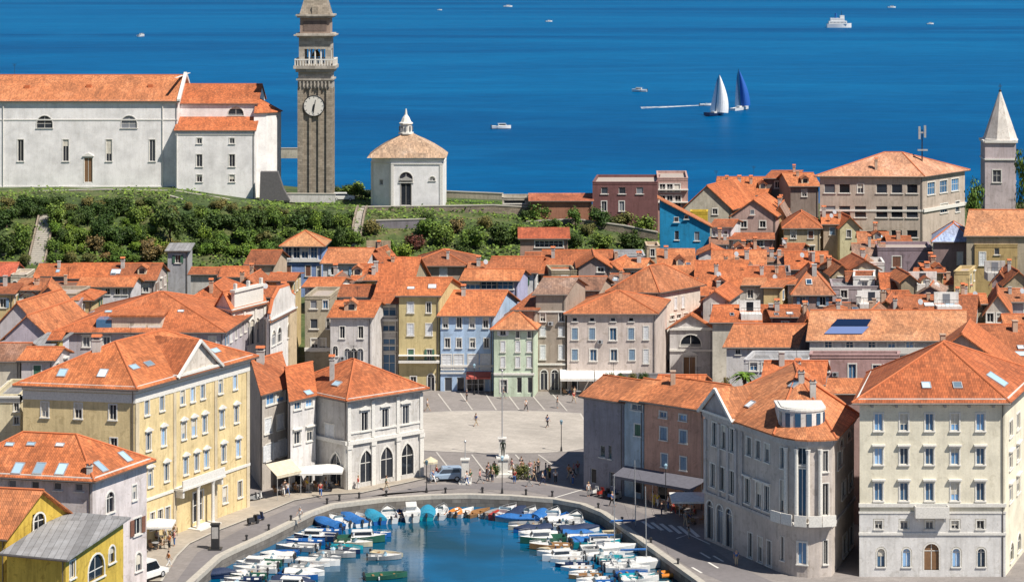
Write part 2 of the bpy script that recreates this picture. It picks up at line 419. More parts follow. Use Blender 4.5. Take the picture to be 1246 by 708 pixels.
# ---------------- volumes ----------------
def bil(p, s, t):
    a = Vector(p[0][:2]).lerp(Vector(p[1][:2]), s); b = Vector(p[3][:2]).lerp(Vector(p[2][:2]), s); return a.lerp(b, t)
def roofplanes(p, ze, Rh, kind, oh):
    Ls = (Vector(p[1][:2])-Vector(p[0][:2])).length; Lt = (Vector(p[3][:2])-Vector(p[0][:2])).length
    es, et = oh/Ls, oh/Lt
    def V(s, t, h): q = bil(p, s, t); return (q.x, q.y, ze+h+.1)
    if kind == 'gx':
        d = -Rh*2*et
        return [[V(-es, -et, d), V(1+es, -et, d), V(1+es, .5, Rh), V(-es, .5, Rh)], [V(1+es, 1+et, d), V(-es, 1+et, d), V(-es, .5, Rh), V(1+es, .5, Rh)]], [(V(-es, .5, Rh), V(1+es, .5, Rh))]
    if kind == 'gy':
        d = -Rh*2*es
        return [[V(-es, 1+et, d), V(-es, -et, d), V(.5, -et, Rh), V(.5, 1+et, Rh)], [V(1+es, -et, d), V(1+es, 1+et, d), V(.5, 1+et, Rh), V(.5, -et, Rh)]], [(V(.5, -et, Rh), V(.5, 1+et, Rh))]
    if kind == 'hip':
        if Ls >= Lt:
            a = min(.5, .5*Lt/Ls); d = -Rh*2*et
            c = [V(-es, -et, d), V(1+es, -et, d), V(1+es, 1+et, d), V(-es, 1+et, d)]; l, r = V(a, .5, Rh), V(1-a, .5, Rh)
            return [[c[0], c[1], r, l], [c[1], c[2], r], [c[2], c[3], l, r], [c[3], c[0], l]], [(l, r), (c[0], l), (c[1], r), (c[2], r), (c[3], l)]
        b = min(.5, .5*Ls/Lt); d = -Rh*2*es
        c = [V(-es, -et, d), V(1+es, -et, d), V(1+es, 1+et, d), V(-es, 1+et, d)]; f, k = V(.5, b, Rh), V(.5, 1-b, Rh)
        return [[c[0], c[1], f], [c[1], c[2], k, f], [c[2], c[3], k], [c[3], c[0], f, k]], [(f, k), (c[0], f), (c[1], f), (c[2], k), (c[3], k)]
    if kind == 'shed': return [[V(-es, -et, -Rh*et), V(1+es, -et, -Rh*et), V(1+es, 1+et, Rh*(1+et)), V(-es, 1+et, Rh*(1+et))]], []
    if kind == 'shr': return [[V(-es, -et, Rh*(1+es)), V(1+es, -et, -Rh*es), V(1+es, 1+et, -Rh*es), V(-es, 1+et, Rh*(1+es))]], []
    if kind == 'shl': return [[V(-es, -et, -Rh*es), V(1+es, -et, Rh*(1+es)), V(1+es, 1+et, Rh*(1+es)), V(-es, 1+et, -Rh*es)]], []
    if kind == 'flat': return [[V(0, 0, -.5), V(1, 0, -.5), V(1, 1, -.5), V(0, 1, -.5)]], []
def raypt(planes, u, v):
    o = Vector((0, 0, H)); d = Vector(((u-CX)/F, 1, -(v-VH)/F)); best = None
    for pl in planes:
        for i in range(1, len(pl)-1):
            h = intersect_ray_tri(Vector(pl[0]), Vector(pl[i]), Vector(pl[i+1]), d, o, True)
            if h is not None and (best is None or (h-o).length < (best[0]-o).length):
                n = (Vector(pl[i])-Vector(pl[0])).cross(Vector(pl[i+1])-Vector(pl[0])).normalized()
                if n.z < 0: n = -n
                best = (h, n)
    return best
def chimney(root, pt, h, w, mat, kind=0):
    m = MB(); x, y, z = pt
    m.box(x-w/2, x+w/2, y-w/2, y+w/2, z-.6, z+h)
    m.box(x-w/2-.07, x+w/2+.07, y-w/2-.07, y+w/2+.07, z+h, z+h+.1)
    if kind:
        m.box(x-w/2+.03, x-w/2+.13, y-w/2+.03, y+w/2-.03, z+h+.1, z+h+.4); m.box(x+w/2-.13, x+w/2-.03, y-w/2+.03, y+w/2-.03, z+h+.1, z+h+.4)
    o = m.build('chimney', mat, root); c = MB()
    if kind:
        c.poly([(x-w/2-.1, y-w/2-.1, z+h+.4), (x+w/2+.1, y-w/2-.1, z+h+.4), (x+w/2+.1, y, z+h+.65), (x-w/2-.1, y, z+h+.65)]); c.poly([(x+w/2+.1, y+w/2+.1, z+h+.4), (x-w/2-.1, y+w/2+.1, z+h+.4), (x-w/2-.1, y, z+h+.65), (x+w/2+.1, y, z+h+.65)])
        c.poly([(x-w/2-.1, y-w/2-.1, z+h+.4), (x-w/2-.1, y, z+h+.65), (x-w/2-.1, y+w/2+.1, z+h+.4)]); c.poly([(x+w/2+.1, y-w/2-.1, z+h+.4), (x+w/2+.1, y+w/2+.1, z+h+.4), (x+w/2+.1, y, z+h+.65)])
        c.build('chimney_cap', M_ridge, root)
    return o
def skylight(root, hit, w, l, mat=None):
    h, n = hit; ax = Vector((0, 0, 1)).cross(n).normalized(); ay = n.cross(ax)
    def q(a, b, c): v = h+ax*a+ay*b+n*c; return tuple(v)
    m = MB(); t = .09
    for a0, a1, b0, b1 in ((-w/2, -w/2+t, -l/2, l/2), (w/2-t, w/2, -l/2, l/2), (-w/2+t, w/2-t, -l/2, -l/2+t), (-w/2+t, w/2-t, l/2-t, l/2)):
        m.hexa([q(a0, b0, -.05), q(a1, b0, -.05), q(a1, b1, -.05), q(a0, b1, -.05)], [q(a0, b0, .14), q(a1, b0, .14), q(a1, b1, .14), q(a0, b1, .14)])
    o = m.build('skylight', M_light, root)
    g = MB(); g.poly([q(-w/2+t, -l/2+t, .1), q(w/2-t, -l/2+t, .1), q(w/2-t, l/2-t, .1), q(-w/2+t, l/2-t, .1)])
    g.build('pane', mat or M_sky, root)
def volume(root, p, z0, ze, kind='gx', Rh=2.5, wall=None, roof=None, rows=(), oh=.45, auto=0, cornice=0, bands=(), chim=(), sky=(), nchim=None, gut=True, ast='', aw=.9, ahh=1.35, asides=(0, 1), pipe=True, clutter=False, ac=False):
    wall = wall or plaster(WHITE); roof = roof or roofmat(OR1)
    sides = [Side(p[i], p[(i+1) % 4]) for i in range(4)]
    wins = resolve(rows, sides)
    if auto:
        for k in asides:
            S = sides[k]; n = int(S.L/2.7)
            for fl in range(auto):
                zt = ze-.75-2.9*fl
                for i in range(n):
                    if zt-ahh > z0+.5 and R0.random() < .93:
                        st = ast or R0.choice(['', '', 's', 'c', 'h'])
                        wins.setdefault(k, []).append(((i+.5)*S.L/n+R0.uniform(-.1, .1), zt-ahh, aw, ahh, st, R0.choice('bbwgr')))
    m = MB()
    for k, S in enumerate(sides):
        holes = [(x, zb, w, h, 'g' if 'g' in st else ('a' if 'a' in st else None)) for x, zb, w, h, st, op in wins.get(k, [])]
        wallside(m, S, z0, ze, holes)
        L = S.L
        if (kind == 'gx' and k in (1, 3)) or (kind == 'gy' and k in (0, 2)): m.poly([S.at(0, 0, ze), S.at(L, 0, ze), S.at(L/2, 0, ze+Rh)])
        e = {'shed': (0, 0, 1, 1), 'shr': (1, 0, 0, 1), 'shl': (0, 1, 1, 0)}.get(kind)
        if e:
            a, b = e[k]*Rh, e[(k+1) % 4]*Rh
            pts = [S.at(0, 0, ze), S.at(L, 0, ze)]+([S.at(L, 0, ze+b)] if b else [])+([S.at(0, 0, ze+a)] if a else [])
            if len(pts) > 2: m.poly(pts)
    w_o = m.build('wall', wall, root)
    planes, ridges = roofplanes(p, ze, Rh, kind, oh)
    r = MB()
    for pl in planes: r.slab(pl, .16 if kind != 'flat' else .1)
    ro = r.build('roof', plain('terrace_floor', (.42, .36, .32), .8) if kind == 'flat' and roof.name.startswith('clay') else roof, root)
    if kind == 'flat':
        c = MB()
        for S in sides: S.box(c, -.05, S.L+.05, -.28, .05, ze-.03+.005*sides.index(S), ze+.12+.005*sides.index(S))
        for S in sides: S.box(c, .03, S.L-.03, -.26, -.02, ze-.5, ze-.03)
        c.build('parapet', wall, root)
    if ridges:
        c = MB()
        for a, b in ridges: c.tube((a[0], a[1], a[2]+.0), (b[0], b[1], b[2]+.0), .13, .13, 6)
        c.build('ridge_tiles', M_ridge, ro)
    if gut and kind != 'flat':
        g = MB()
        for pl in planes[:2]:
            a, b = Vector(pl[0]), Vector(pl[1])
            if abs(a.z-b.z) < .05: g.tube((a.x, a.y, a.z-.14), (b.x, b.y, b.z-.14), .09, .09, 6)
        if pipe and g.f: S = sides[0]; x = S.L-.25; g.tube(S.at(x, .1, ze-.3), S.at(x, .1, max(z0, 0)), .055, .055, 5)
        if g.f: build_split(g, 'gutter', M_gutter, root)
    if cornice:
        c = MB()
        for S in sides:
            for i, (o, a, b) in enumerate(((.32, .02, .22), (.2, .22, .42), (.1, .42, .75))): S.box(c, -o, S.L+o, -.02, o, ze-b*cornice, ze-a*cornice)
        c.build('cornice', M_frame, root)
    if bands:
        c = MB()
        for k, z, th, o in bands: S = sides[k]; S.box(c, -.03, S.L+.03, -.02, o, z-th/2, z+th/2)
        build_split(c, 'string_course', M_frame, root)
    for k in wins: place_windows(root, sides[k], wins[k], ze)
    cm = [plaster((.55, .40, .30), 'chimney_plaster'), plaster(GREY, 'chimney_plaster')]
    for c in chim:
        h = raypt(planes, c[0], c[1])
        if h: chimney(ro, h[0], c[2], c[3] if len(c) > 3 else .6, R0.choice(cm), 1)
    nchim = R0.choice((0, 1, 1, 2)) if nchim is None else nchim
    for i in range(nchim if kind != 'flat' else 0):
        pl = planes[0]; s_, t_ = R0.uniform(.12, .88), R0.uniform(.45, .9)
        a = Vector(pl[0]).lerp(Vector(pl[1]), s_); b = (Vector(pl[3]) if len(pl) > 3 else Vector(pl[2])).lerp(Vector(pl[2]), s_); q = a.lerp(b, t_)
        chimney(ro, q, R0.uniform(.8, 1.5), R0.uniform(.45, .7), R0.choice(cm), R0.choice((0, 1, 1)))
    for s_ in sky:
        h = raypt(planes, s_[0], s_[1])
        if h: skylight(ro, h, s_[2] if len(s_) > 2 else .9, s_[3] if len(s_) > 3 else 1.2)
    for k in (0, 1):
        if ac and len(wins.get(k, [])) > 3 and R0.random() < .5:
            for _ in range(R0.choice((1, 2))):
                x, zb, w_, h_, st, op = R0.choice(wins[k]); xa = x+w_/2+.75
                if xa < sides[k].L-.6 and zb > z0+3:
                    g = MB(); sides[k].box(g, xa-.38, xa+.38, .06, .34, zb-.55, zb-.02); ac = g.build('air_conditioner', M_light, root); g = MB(); c0 = sides[k].at(xa-.08, .345, zb-.28); n_ = sides[k].n; g.tube(c0, (c0[0]+n_.x*.02, c0[1]+n_.y*.02, c0[2]), .2, .2, 10); g.build('fan_grille', M_metal, ac)
    if clutter and kind != 'flat':
        for _ in range(R0.choice((0, 1, 1, 2))):
            pl = planes[0]; s_, t_ = R0.uniform(.15, .85), R0.uniform(.2, .55)
            a = Vector(pl[0]).lerp(Vector(pl[1]), s_); b = (Vector(pl[3]) if len(pl) > 3 else Vector(pl[2])).lerp(Vector(pl[2]), s_); q = a.lerp(b, t_)
            ty = R0.choice(('dormer', 'skylight', 'skylight', 'dish', 'terrace'))
            if ty == 'dormer': small_dormer(ro, q)
            elif ty == 'dish':
                d = MB(); d.tube(q, q+Vector((0, 0, 1.0)), .03); c0 = q+Vector((0, -.15, 1.0)); d.tube(c0, c0+Vector((.12, -.25, .08)), .08, .42, 10); d.build('satellite_dish', M_light, ro)
            elif ty == 'skylight':
                n_ = (Vector(pl[1])-Vector(pl[0])).cross(Vector(pl[2])-Vector(pl[0])).normalized(); n_ = n_ if n_.z > 0 else -n_; skylight(ro, (q, n_), R0.uniform(.6, 1), R0.uniform(.7, 1.2), R0.choice((M_sky, M_glassb, M_glass)))
            elif (Vector(pl[1])-Vector(pl[0])).length > 7:
                d = MB(); w_ = R0.uniform(1.3, 2.2); z1 = q.z+.5; d.box(q.x-w_, q.x+w_, q.y-.9, q.y+1.6, q.z-.7, z1); d.box(q.x-w_, q.x+w_, q.y+1.6, q.y+1.9, q.z-.7, z1+1.6); tb = d.build('roof_terrace', R0.choice((plaster(WHITE), plaster(GREY), plaster(TAN))), ro)
                d = MB(); d.tube((q.x-w_, q.y-.85, z1+.9), (q.x+w_, q.y-.85, z1+.9), .03); k_ = int(w_*4)
                for i in range(k_+1): x = q.x-w_+2*w_*i/k_; d.tube((x, q.y-.85, z1), (x, q.y-.85, z1+.9), .018, .018, 4)
                d.build('railing', M_metal, tb)
                d = MB(); d.box(q.x-.5, q.x+.5, q.y+1.57, q.y+1.62, z1+.02, z1+1.4); d.build('terrace_door', M_glass, tb)
    if R0.random() < .35 and kind != 'flat' and ridges:
        a, b = ridges[0]; q = Vector(a).lerp(Vector(b), R0.uniform(.2, .8)); t = MB(); hh = R0.uniform(1.4, 2.4)
        t.tube(q, q+Vector((0, 0, hh)), .03, .03, 4)
        for i in range(4): zz = hh-.12*i; t.tube(q+Vector((-.45+.06*i, 0, zz)), q+Vector((.45-.06*i, 0, zz)), .02, .02, 4)
        t.build('antenna', M_metal, ro)
    return sides, planes, ro
def small_dormer(ro, q, w=.7, h=1.0, mat=None):
    x, y, z = q; d = MB(); d.box(x-w, x+w, y-.1, y+2.2, z-.5, z+h); d.poly([(x-w, y-.1, z+h), (x+w, y-.1, z+h), (x, y-.1, z+h+.5)]); b = d.build('dormer', mat or plaster(CREAM), ro)
    d = MB(); d.slab([(x-w-.2, y-.35, z+h-.1), (x, y-.35, z+h+.55), (x, y+2.4, z+h+.55), (x-w-.2, y+2.4, z+h-.1)][::-1], .08); d.slab([(x+w+.2, y-.35, z+h-.1), (x, y-.35, z+h+.55), (x, y+2.4, z+h+.55), (x+w+.2, y+2.4, z+h-.1)], .08); d.build('dormer_roof', roofmat(OR1), b)
    d = MB(); d.box(x-w*.6, x+w*.6, y-.13, y-.08, z+.1, z+h-.15); d.build('dormer_window', M_glass, b)
def lowg(p): return min(gz(*q[:2]) for q in p)
def frontal(u0, u1, ve, vr, ze, skew=.2, slope=.36, D=None, kind='gx'):
    Y = dy(ve, ze); a = vr-VH
    r = (F*(H-ze)-a*Y)/(a+slope*F)
    if kind in ('gy', 'flat', 'shr', 'shl'): Rh = wz(vr, Y)-ze; D = D or 9
    elif kind == 'shed':
        r = D or r; D = r; Rh = (H-ze)-a*(Y+r)/F
    elif D is None: r = max(2.2, min(r, 9)); D = 2*r; Rh = (H-ze)-a*(Y+r)/F
    else: r = D/2; Rh = (H-ze)-a*(Y+r)/F
    x0, x1 = wx(u0, Y), wx(u1, Y)
    return [(x0, Y), (x1, Y), (x1+skew*D, Y+D), (x0+skew*D, Y+D)], Rh
def hf(label, u0, u1, ve, vr, ze, wall=WHITE, roof=OR1, kind='gx', skew=.2, slope=.36, D=None, name='town_house', cat='house', Rh=None, group=None, **k):
    p, r = frontal(u0, u1, ve, vr, ze, skew, slope, D, kind)
    if kind != 'flat': r = max(.5, r if Rh is None else Rh)
    z0 = lowg(p)-.4
    t = thing(name, label, cat, ((p[0][0]+p[1][0])/2, p[0][1], z0), group)
    rm = roof if not isinstance(roof, tuple) else roofmat(roof)
    k.setdefault('ac', True); k.setdefault('clutter', D_far(p) and 'nchim' not in k or k.get('nchim', 0) > 0)
    volume(t, p, z0, ze, kind, r, plaster(wall), rm, **k); return t, p
def hc(label, L, C, Rr, ze, Rh=2.5, wall=WHITE, roof=OR1, kind='hip', name='town_house', cat='house', z0=None, group=None, back=None, **k):
    """three eave points (u,v): left end, near corner, right end. side 0 = L-C, side 1 = C-R"""
    l, c, r = P(L[0], L[1], ze), P(C[0], C[1], ze), P(Rr[0], Rr[1], ze)
    p = [l, c, r, (l[0]+r[0]-c[0], l[1]+r[1]-c[1])] if back is None else [l, c, r, back]
    z0 = lowg(p)-.4 if z0 is None else z0
    t = thing(name, label, cat, (c[0], c[1], z0), group)
    rm = roof if not isinstance(roof, tuple) else roofmat(roof)
    s, pl, ro = volume(t, p, z0, ze, kind, Rh, plaster(wall), rm, **k); return t, p, s, pl, ro

def D_far(p): return p[0][1] > 285
# ---------------- camera, light ----------------
cam_d = bpy.data.cameras.new('camera'); cam = bpy.data.objects.new('camera', cam_d); COL.objects.link(cam); SC.camera = cam
cam.location = (0, 0, H); cam.rotation_euler = (math.radians(90), 0, 0)
cam_d.sensor_width = 36; cam_d.lens = F/1246*36; cam_d.shift_y = -(354-VH)/1246; cam_d.clip_end = 60000; cam_d.clip_start = 1
SUN_AZ, SUN_EL = math.radians(37), math.radians(54)
to_sun = Vector((math.cos(SUN_AZ)*math.cos(SUN_EL), -math.sin(SUN_AZ)*math.cos(SUN_EL), math.sin(SUN_EL)))
sd = bpy.data.lights.new('sun', 'SUN'); so = bpy.data.objects.new('sun', sd); COL.objects.link(so)
sd.energy = 5.0; sd.angle = math.radians(.5); sd.color = (1, .93, .82)
so.rotation_euler = (-to_sun).to_track_quat('-Z', 'Y').to_euler(); so.location = (100, 0, 150)
w = bpy.data.worlds.new('World'); SC.world = w; w.use_nodes = True
sk = w.node_tree.nodes.new('ShaderNodeTexSky'); sk.sky_type = 'NISHITA'; sk.sun_disc = False
sk.sun_elevation = SUN_EL; sk.sun_rotation = math.radians(90)+SUN_AZ; sk.air_density = 1.0; sk.dust_density = .05; sk.ozone_density = 4.5
bgn = w.node_tree.nodes['Background']; w.node_tree.links.new(sk.outputs[0], bgn.inputs[0]); bgn.inputs[1].default_value = .055
SC.view_settings.view_transform = 'Standard'; SC.view_settings.look = 'None'; SC.view_settings.gamma = 1; SC.view_settings.exposure = .33
SC.render.engine = 'CYCLES'; SC.cycles.max_bounces = 5; SC.cycles.use_denoising = True
SC.cycles.diffuse_bounces = 3; SC.cycles.glossy_bounces = 3; SC.cycles.caustics_reflective = False; SC.cycles.caustics_refractive = False
# ---------------- sea ----------------
m, nt, b = newmat('sea_water'); pos = geo(nt)
big = noise(nt, mapping(nt, pos, (.0007, .0030, 1), (0, 0, .15)), 1.0, 4, .5, 1.8)
streak = noise(nt, mapping(nt, pos, (.0022, .008, 1), (0, 0, -.12)), 1.0, 3, .45, 3.0)
fine = noise(nt, mapping(nt, pos, (.06, .14, 1), (0, 0, .1)), 1.0, 6, .72, .6)
c = ramp(nt, big, [(.32, (.000, .066, .195)), (.5, (.000, .093, .248)), (.70, (.001, .122, .295))])
c = mixc(nt, ramp(nt, streak, [(.54, (0, 0, 0)), (.82, (.5, .5, .5))]), c, (.006, .15, .345))
c = mixc(nt, 1.0, c, ramp(nt, fine, [(.3, (.74, .80, .84)), (.7, (1.26, 1.2, 1.16))]), 'MULTIPLY')
nt.links.new(c, b.inputs['Base Color']); b.inputs['IOR'].default_value = 1.33; b.inputs['Specular IOR Level'].default_value = .012
b.inputs['Roughness'].default_value = .4
bump(nt, fine, .3, .5, b)
M_sea = m
# one sheet with the harbour part separated by its own calmer material
m, nt, b = newmat('harbour_water'); pos = geo(nt)
n0 = noise(nt, mapping(nt, pos, (.05, .04, 1)), 1.0, 4, .6, .5)
nt.links.new(ramp(nt, n0, [(.36, (.002, .045, .07)), (.46, (.000, .070, .15)), (.56, (.000, .105, .24))]), b.inputs['Base Color'])
b.inputs['Roughness'].default_value = .06; b.inputs['IOR'].default_value = 1.45; b.inputs['Specular IOR Level'].default_value = .6
n1 = noise(nt, mapping(nt, pos, (.5, 1.3, 1)), 1.0, 4, .55); bump(nt, n1, .16, .10, b)
M_harb = m
WZ = -1.3
mb = MB(); mb.poly([(-30000, 346, WZ), (30000, 346, WZ), (30000, 42000, WZ), (-30000, 42000, WZ)]); structure('sea', mb, M_sea)
EDGE = [(236, 708), (270, 677), (286, 669), (328, 650), (380, 624), (407, 614.5), (470, 607), (524, 603.5), (569, 602.5), (620, 604), (673, 608), (706, 614), (731, 624), (751, 638), (777, 657), (815, 684), (847, 707)]
E = [P(u, v) for u, v in EDGE]
E = [(-40, 120), (-37, 190)]+E+[(27, 195), (34, 120)]
mb = MB(); mb.poly([(-60, 100, WZ), (60, 100, WZ), (60, 290, WZ), (-60, 290, WZ)]); structure('harbour_water', mb, M_harb)
# ---------------- ground ----------------
def groundmat(name, c, s=.25, cr=True):
    m, nt, b = newmat(name); pos = geo(nt)
    n1 = noise(nt, pos, .09, 6, .65); n2 = noise(nt, pos, s*6, 5, .7)
    base = ramp(nt, n1, [(.3, tuple(x*.78 for x in c)), (.7, tuple(x*1.15 for x in c))])
    f = ramp(nt, n2, [(.3, (.86, .86, .86)), (.7, (1.08, 1.08, 1.08))])
    base = mixc(nt, 1, base, f, 'MULTIPLY')
    if cr:
        br = nd(nt, 'ShaderNodeTexBrick'); nt.links.new(mapping(nt, pos, (1, 1, 1), (0, 0, .35)), br.inputs['Vector'])
        for k, v in (('Scale', 1), ('Brick Width', 1.2), ('Row Height', .8), ('Mortar Size', .02)): br.inputs[k].default_value = v
        br.inputs['Color1'].default_value = (.9, .9, .9, 1); br.inputs['Color2'].default_value = (1.06, 1.06, 1.06, 1); br.inputs['Mortar'].default_value = (.75, .75, .75, 1)
        base = mixc(nt, .8, base, br.outputs['Color'], 'MULTIPLY')
    nt.links.new(base, b.inputs['Base Color']); b.inputs['Roughness'].default_value = .8
    bump(nt, n2, .15, .03, b); return m
M_quay = groundmat('quay_paving', (.27, .245, .235)); M_square = groundmat('square_stone', (.47, .43, .385)); M_side = groundmat('sidewalk_stone', (.40, .35, .29))
M_asph = groundmat('asphalt', (.20, .185, .19), cr=False); M_kerb = plain('kerb_stone', (.46, .43, .38), .8); M_paint = plain('white_road_paint', (.72, .70, .66), .7, scale=8)
import bmesh
def flatpoly(name, pts, z, mat, kind='structure'):
    bm = bmesh.new(); vs = [bm.verts.new((x, y, z)) for x, y in pts]
    es = [bm.edges.new((vs[i], vs[(i+1) % len(vs)])) for i in range(len(vs))]
    bmesh.ops.triangle_fill(bm, use_beauty=True, edges=es)
    for f in bm.faces:
        f.normal_update()
        if f.normal.z < 0: f.normal_flip()
    me = bpy.data.meshes.new(name); bm.to_mesh(me); bm.free(); me.materials.append(mat)
    o = bpy.data.objects.new(name, me); COL.objects.link(o)
    if kind: o['kind'] = kind
    return o
flatpoly('quay_ground', E+[(140, 120), (140, 345), (-140, 345), (-140, 120)], 0, M_quay)
mb = MB(); Lk, Rk = convex_prism_path(E, .75)   # kerb: coping along the edge, landward side is left of travel? computed below
for i in range(len(E)-1):
    a, b2 = E[i], E[i+1]; c2, d2 = Lk[i+1], Lk[i]
    mb.hexa([(a[0], a[1], -.35), (b2[0], b2[1], -.35), (c2[0], c2[1], -.35), (d2[0], d2[1], -.35)][::-1], [(a[0], a[1], .11), (b2[0], b2[1], .11), (c2[0], c2[1], .11), (d2[0], d2[1], .11)][::-1])
structure('quay_kerb', mb, M_kerb)
mb = MB(); acc = 0
for i in range(len(E)-1):
    a, b2 = E[i], E[i+1]; l = math.dist(a, b2)
    mb.poly([(a[0], a[1], -4), (b2[0], b2[1], -4), (b2[0], b2[1], -.35), (a[0], a[1], -.35)], uv=[(acc, 0), (acc+l, 0), (acc+l, 3.65), (acc, 3.65)]); acc += l
structure('quay_wall_face', mb, stone((.20, .18, .16), 'quay_wall_stone', 1.1, .45))
# square: pale stone oval with white border, cross stripes
def strip(mb, pts, wd, z):
    Lp, _ = convex_prism_path(pts, wd/2); Lm, _ = convex_prism_path(pts, -wd/2)
    for i in range(len(pts)-1): mb.poly([(*Lm[i], z), (*Lm[i+1], z), (*Lp[i+1], z), (*Lp[i], z)])
sq = [(505, 547), (540, 549), (590, 551), (650, 551), (690, 549), (712, 545), (716, 520), (706, 503), (660, 500.5), (600, 500), (545, 500.5), (505, 503)]
sqw = [P(u, v) for u, v in sq]; flatpoly('square_paving', sqw, .02, M_square)
mb = MB(); strip(mb, sqw+[sqw[0]], .28, .035)
for a, b2 in (((533, 479), (549, 500)), ((617, 479), (632, 499)), ((645, 478), (663, 499)), ((671, 478), (690, 500)), ((560, 478), (575, 499)), ((590, 478), (604, 499)), ((531, 550), (548, 572)), ((574, 553), (597, 583)), ((627, 553), (642, 570)), ((655, 553), (673, 566)), ((505, 500), (490, 520))): strip(mb, [P(*a), P(*b2)], .2, .03)
structure('square_stripes', mb, plain('pale_stone_inlay', (.52, .49, .45), .8, scale=8))
# pavement in front of the yellow palace
pv = [(196, 708), (214, 678), (230, 662), (262, 647), (327, 622), (357, 609.5), (400, 602), (440, 600), (520, 582), (512, 574), (420, 594), (300, 606), (215, 650), (180, 672), (165, 708)]
mb = MB(); pts = [P(u, v) for u, v in pv]
flatpoly('sidewalk', pts, .12, M_side); mb = MB()
for a, b2 in zip(pts[:9], pts[1:9]): mb.poly([(*a, -.05), (*b2, -.05), (*b2, .12), (*a, .12)])
strip(mb, pts[:9], .25, .13); structure('sidewalk_kerb', mb, M_kerb)
# carriageway
rd = [(214, 708), (240, 672), (300, 640), (365, 613), (450, 604), (520, 590), (640, 586), (720, 600), (760, 615), (800, 632), (850, 655), (900, 690), (960, 716), (900, 716), (838, 690), (790, 657), (757, 634), (715, 612), (640, 597), (560, 594), (470, 600), (408, 608), (340, 640), (285, 664), (250, 690), (238, 708)]
flatpoly('road', [P(u, v) for u, v in rd], .012, M_asph)
mb = MB()
for i in range(6): u = 782+i*11; strip(mb, [P(u, 634+i*1.5), P(u+13, 643+i*2)], .45, .03)
for u, v in ((842, 690), (862, 684), (852, 672), (868, 676)): strip(mb, [P(u, v), P(u+12, v+7)], .25, .03)
strip(mb, [P(673, 606), P(700, 598), P(730, 590)], .2, .03); strip(mb, [P(823, 655), P(838, 650), P(864, 662)], .2, .03)
structure('road_markings', mb, M_paint)
# hillside and upper town ground
def hillmat():
    m, nt, b = newmat('hillside_soil'); pos = geo(nt)
    n1 = noise(nt, pos, .12, 6, .7); n2 = noise(nt, pos, .9, 6, .7)
    g = ramp(nt, n1, [(.35, (.03, .06, .015)), (.5, (.075, .11, .03)), (.62, (.13, .13, .05)), (.75, (.26, .21, .13))])
    f = ramp(nt, n2, [(.3, (.6, .6, .6)), (.7, (1.2, 1.2, 1.2))]); nt.links.new(mixc(nt, 1, g, f, 'MULTIPLY'), b.inputs['Base Color'])
    b.inputs['Roughness'].default_value = .95; bump(nt, n2, .8, .3, b); return m
mb = MB(); xs = [-140+3.5*i for i in range(81)]; ys = [345+3.0*i for i in range(80)]
n = len(xs)
for y in ys:
    for x in xs: mb.v.append((x, y, gz(x, y)+(R0.uniform(-.15, .15) if y > 400 else 0)-(.01 if y <= 345 else 0)))
for j in range(len(ys)-1):
    for i in range(n-1):
        a = j*n+i; mb.f.append((a, a+1, a+n+1, a+n)); mb.uv += [(0, 0)]*4; mb.sm.append(True)
structure('hillside_ground', mb, hillmat())
# ---------------- landmark buildings ----------------
def crossgable(root, S, x0, x1, ze, Rg, depth, wall, roofm, out=.25, trim=True):
    xm = (x0+x1)/2; m = MB()
    A, B, C = S.at(x0, out-.08, ze), S.at(x1, out-.08, ze), S.at(xm, out-.08, ze+Rg)
    m.poly([A, B, C]); m.poly([S.at(x0, out-.08, ze-.02), S.at(x0, -.1, ze-.02), S.at(x0, -.1, ze+.1), A])
    m.build('pediment', wall, root)
    r = MB(); ex = .4; zb = ze-Rg*ex/((x1-x0)/2)
    for sg, xe in ((1, x0-ex), (-1, x1+ex)):
        q = [S.at(xe, out+.25, zb+.12), S.at(xm, out+.25, ze+Rg+.12), S.at(xm, -depth, ze+Rg+.12), S.at(xe, -depth, zb+.12)]
        if sg == 1: q = q[::-1]
        r.slab(q, .18)
    ro = r.build('gable_roof', roofm, root)
    if trim:
        t = MB()
        for xe in (x0-ex, x1+ex): t.tube(S.at(xe, out+.27, zb+.05), S.at(xm, out+.27, ze+Rg+.05), .2, .2, 5)
        S.box(t, x0-ex, x1+ex, -.02, out+.2, ze-.25, ze+.02)
        t.build('pediment_moulding', M_frame, root)
# ---- the long white church on the hill ----
ch = thing('church', 'long white church with an orange roof and slit windows on the hill', 'church', (wx(120, 455), 455, 15.5))
M_chw = plaster((.84, .82, .82), 'church_plaster', .2); RO = roofmat((.60, .170, .058))
def cv(u0, u1, Y, ve, vr, z0, kind='gx', D=None, slope=.45, **k):
    ze = wz(ve, Y); p, r = frontal(u0, u1, ve, vr, ze, 0, slope, D, kind)
    volume(ch, p, z0, ze, kind, r, M_chw, RO, nchim=0, **k); return p, ze, r
rows = [(0, [25.2, 80, 132.6, 185.3], 170, 196.5, 7, ''), (0, [54.3, 157], 141, 156, 19, 'a'), (0, [107.4], 192, 222, 10, 'pd', 'W'), (0, [-20, -52], 170, 196.5, 7, '')]
p, ze, r = cv(-75, 216, 455.4, 122, 92, 15.2, rows=rows, oh=.5)
c = MB(); S = Side(p[0], p[1])
for z_, th, o in ((wz(146, 455.4), .25, .08), (ze-.3, .6, .25), (15.9, 1.0, .12)): S.box(c, -.05, S.L+.05, -.02, o, z_-th/2, z_+th/2)
S2 = Side(p[1], p[2]); S2.box(c, -.3, S2.L+.3, -.55, .05, ze+r+.0, ze+r+.05)
for u in (4, 198): x = S.s_of(u); c.tube(S.at(x, .12, 16), S.at(x, .12, ze-.4), .1, .1, 6)
c.build('stone_moulding', M_frame, ch)
c = MB(); e = p[1]; ym = (p[1][1]+p[2][1])/2
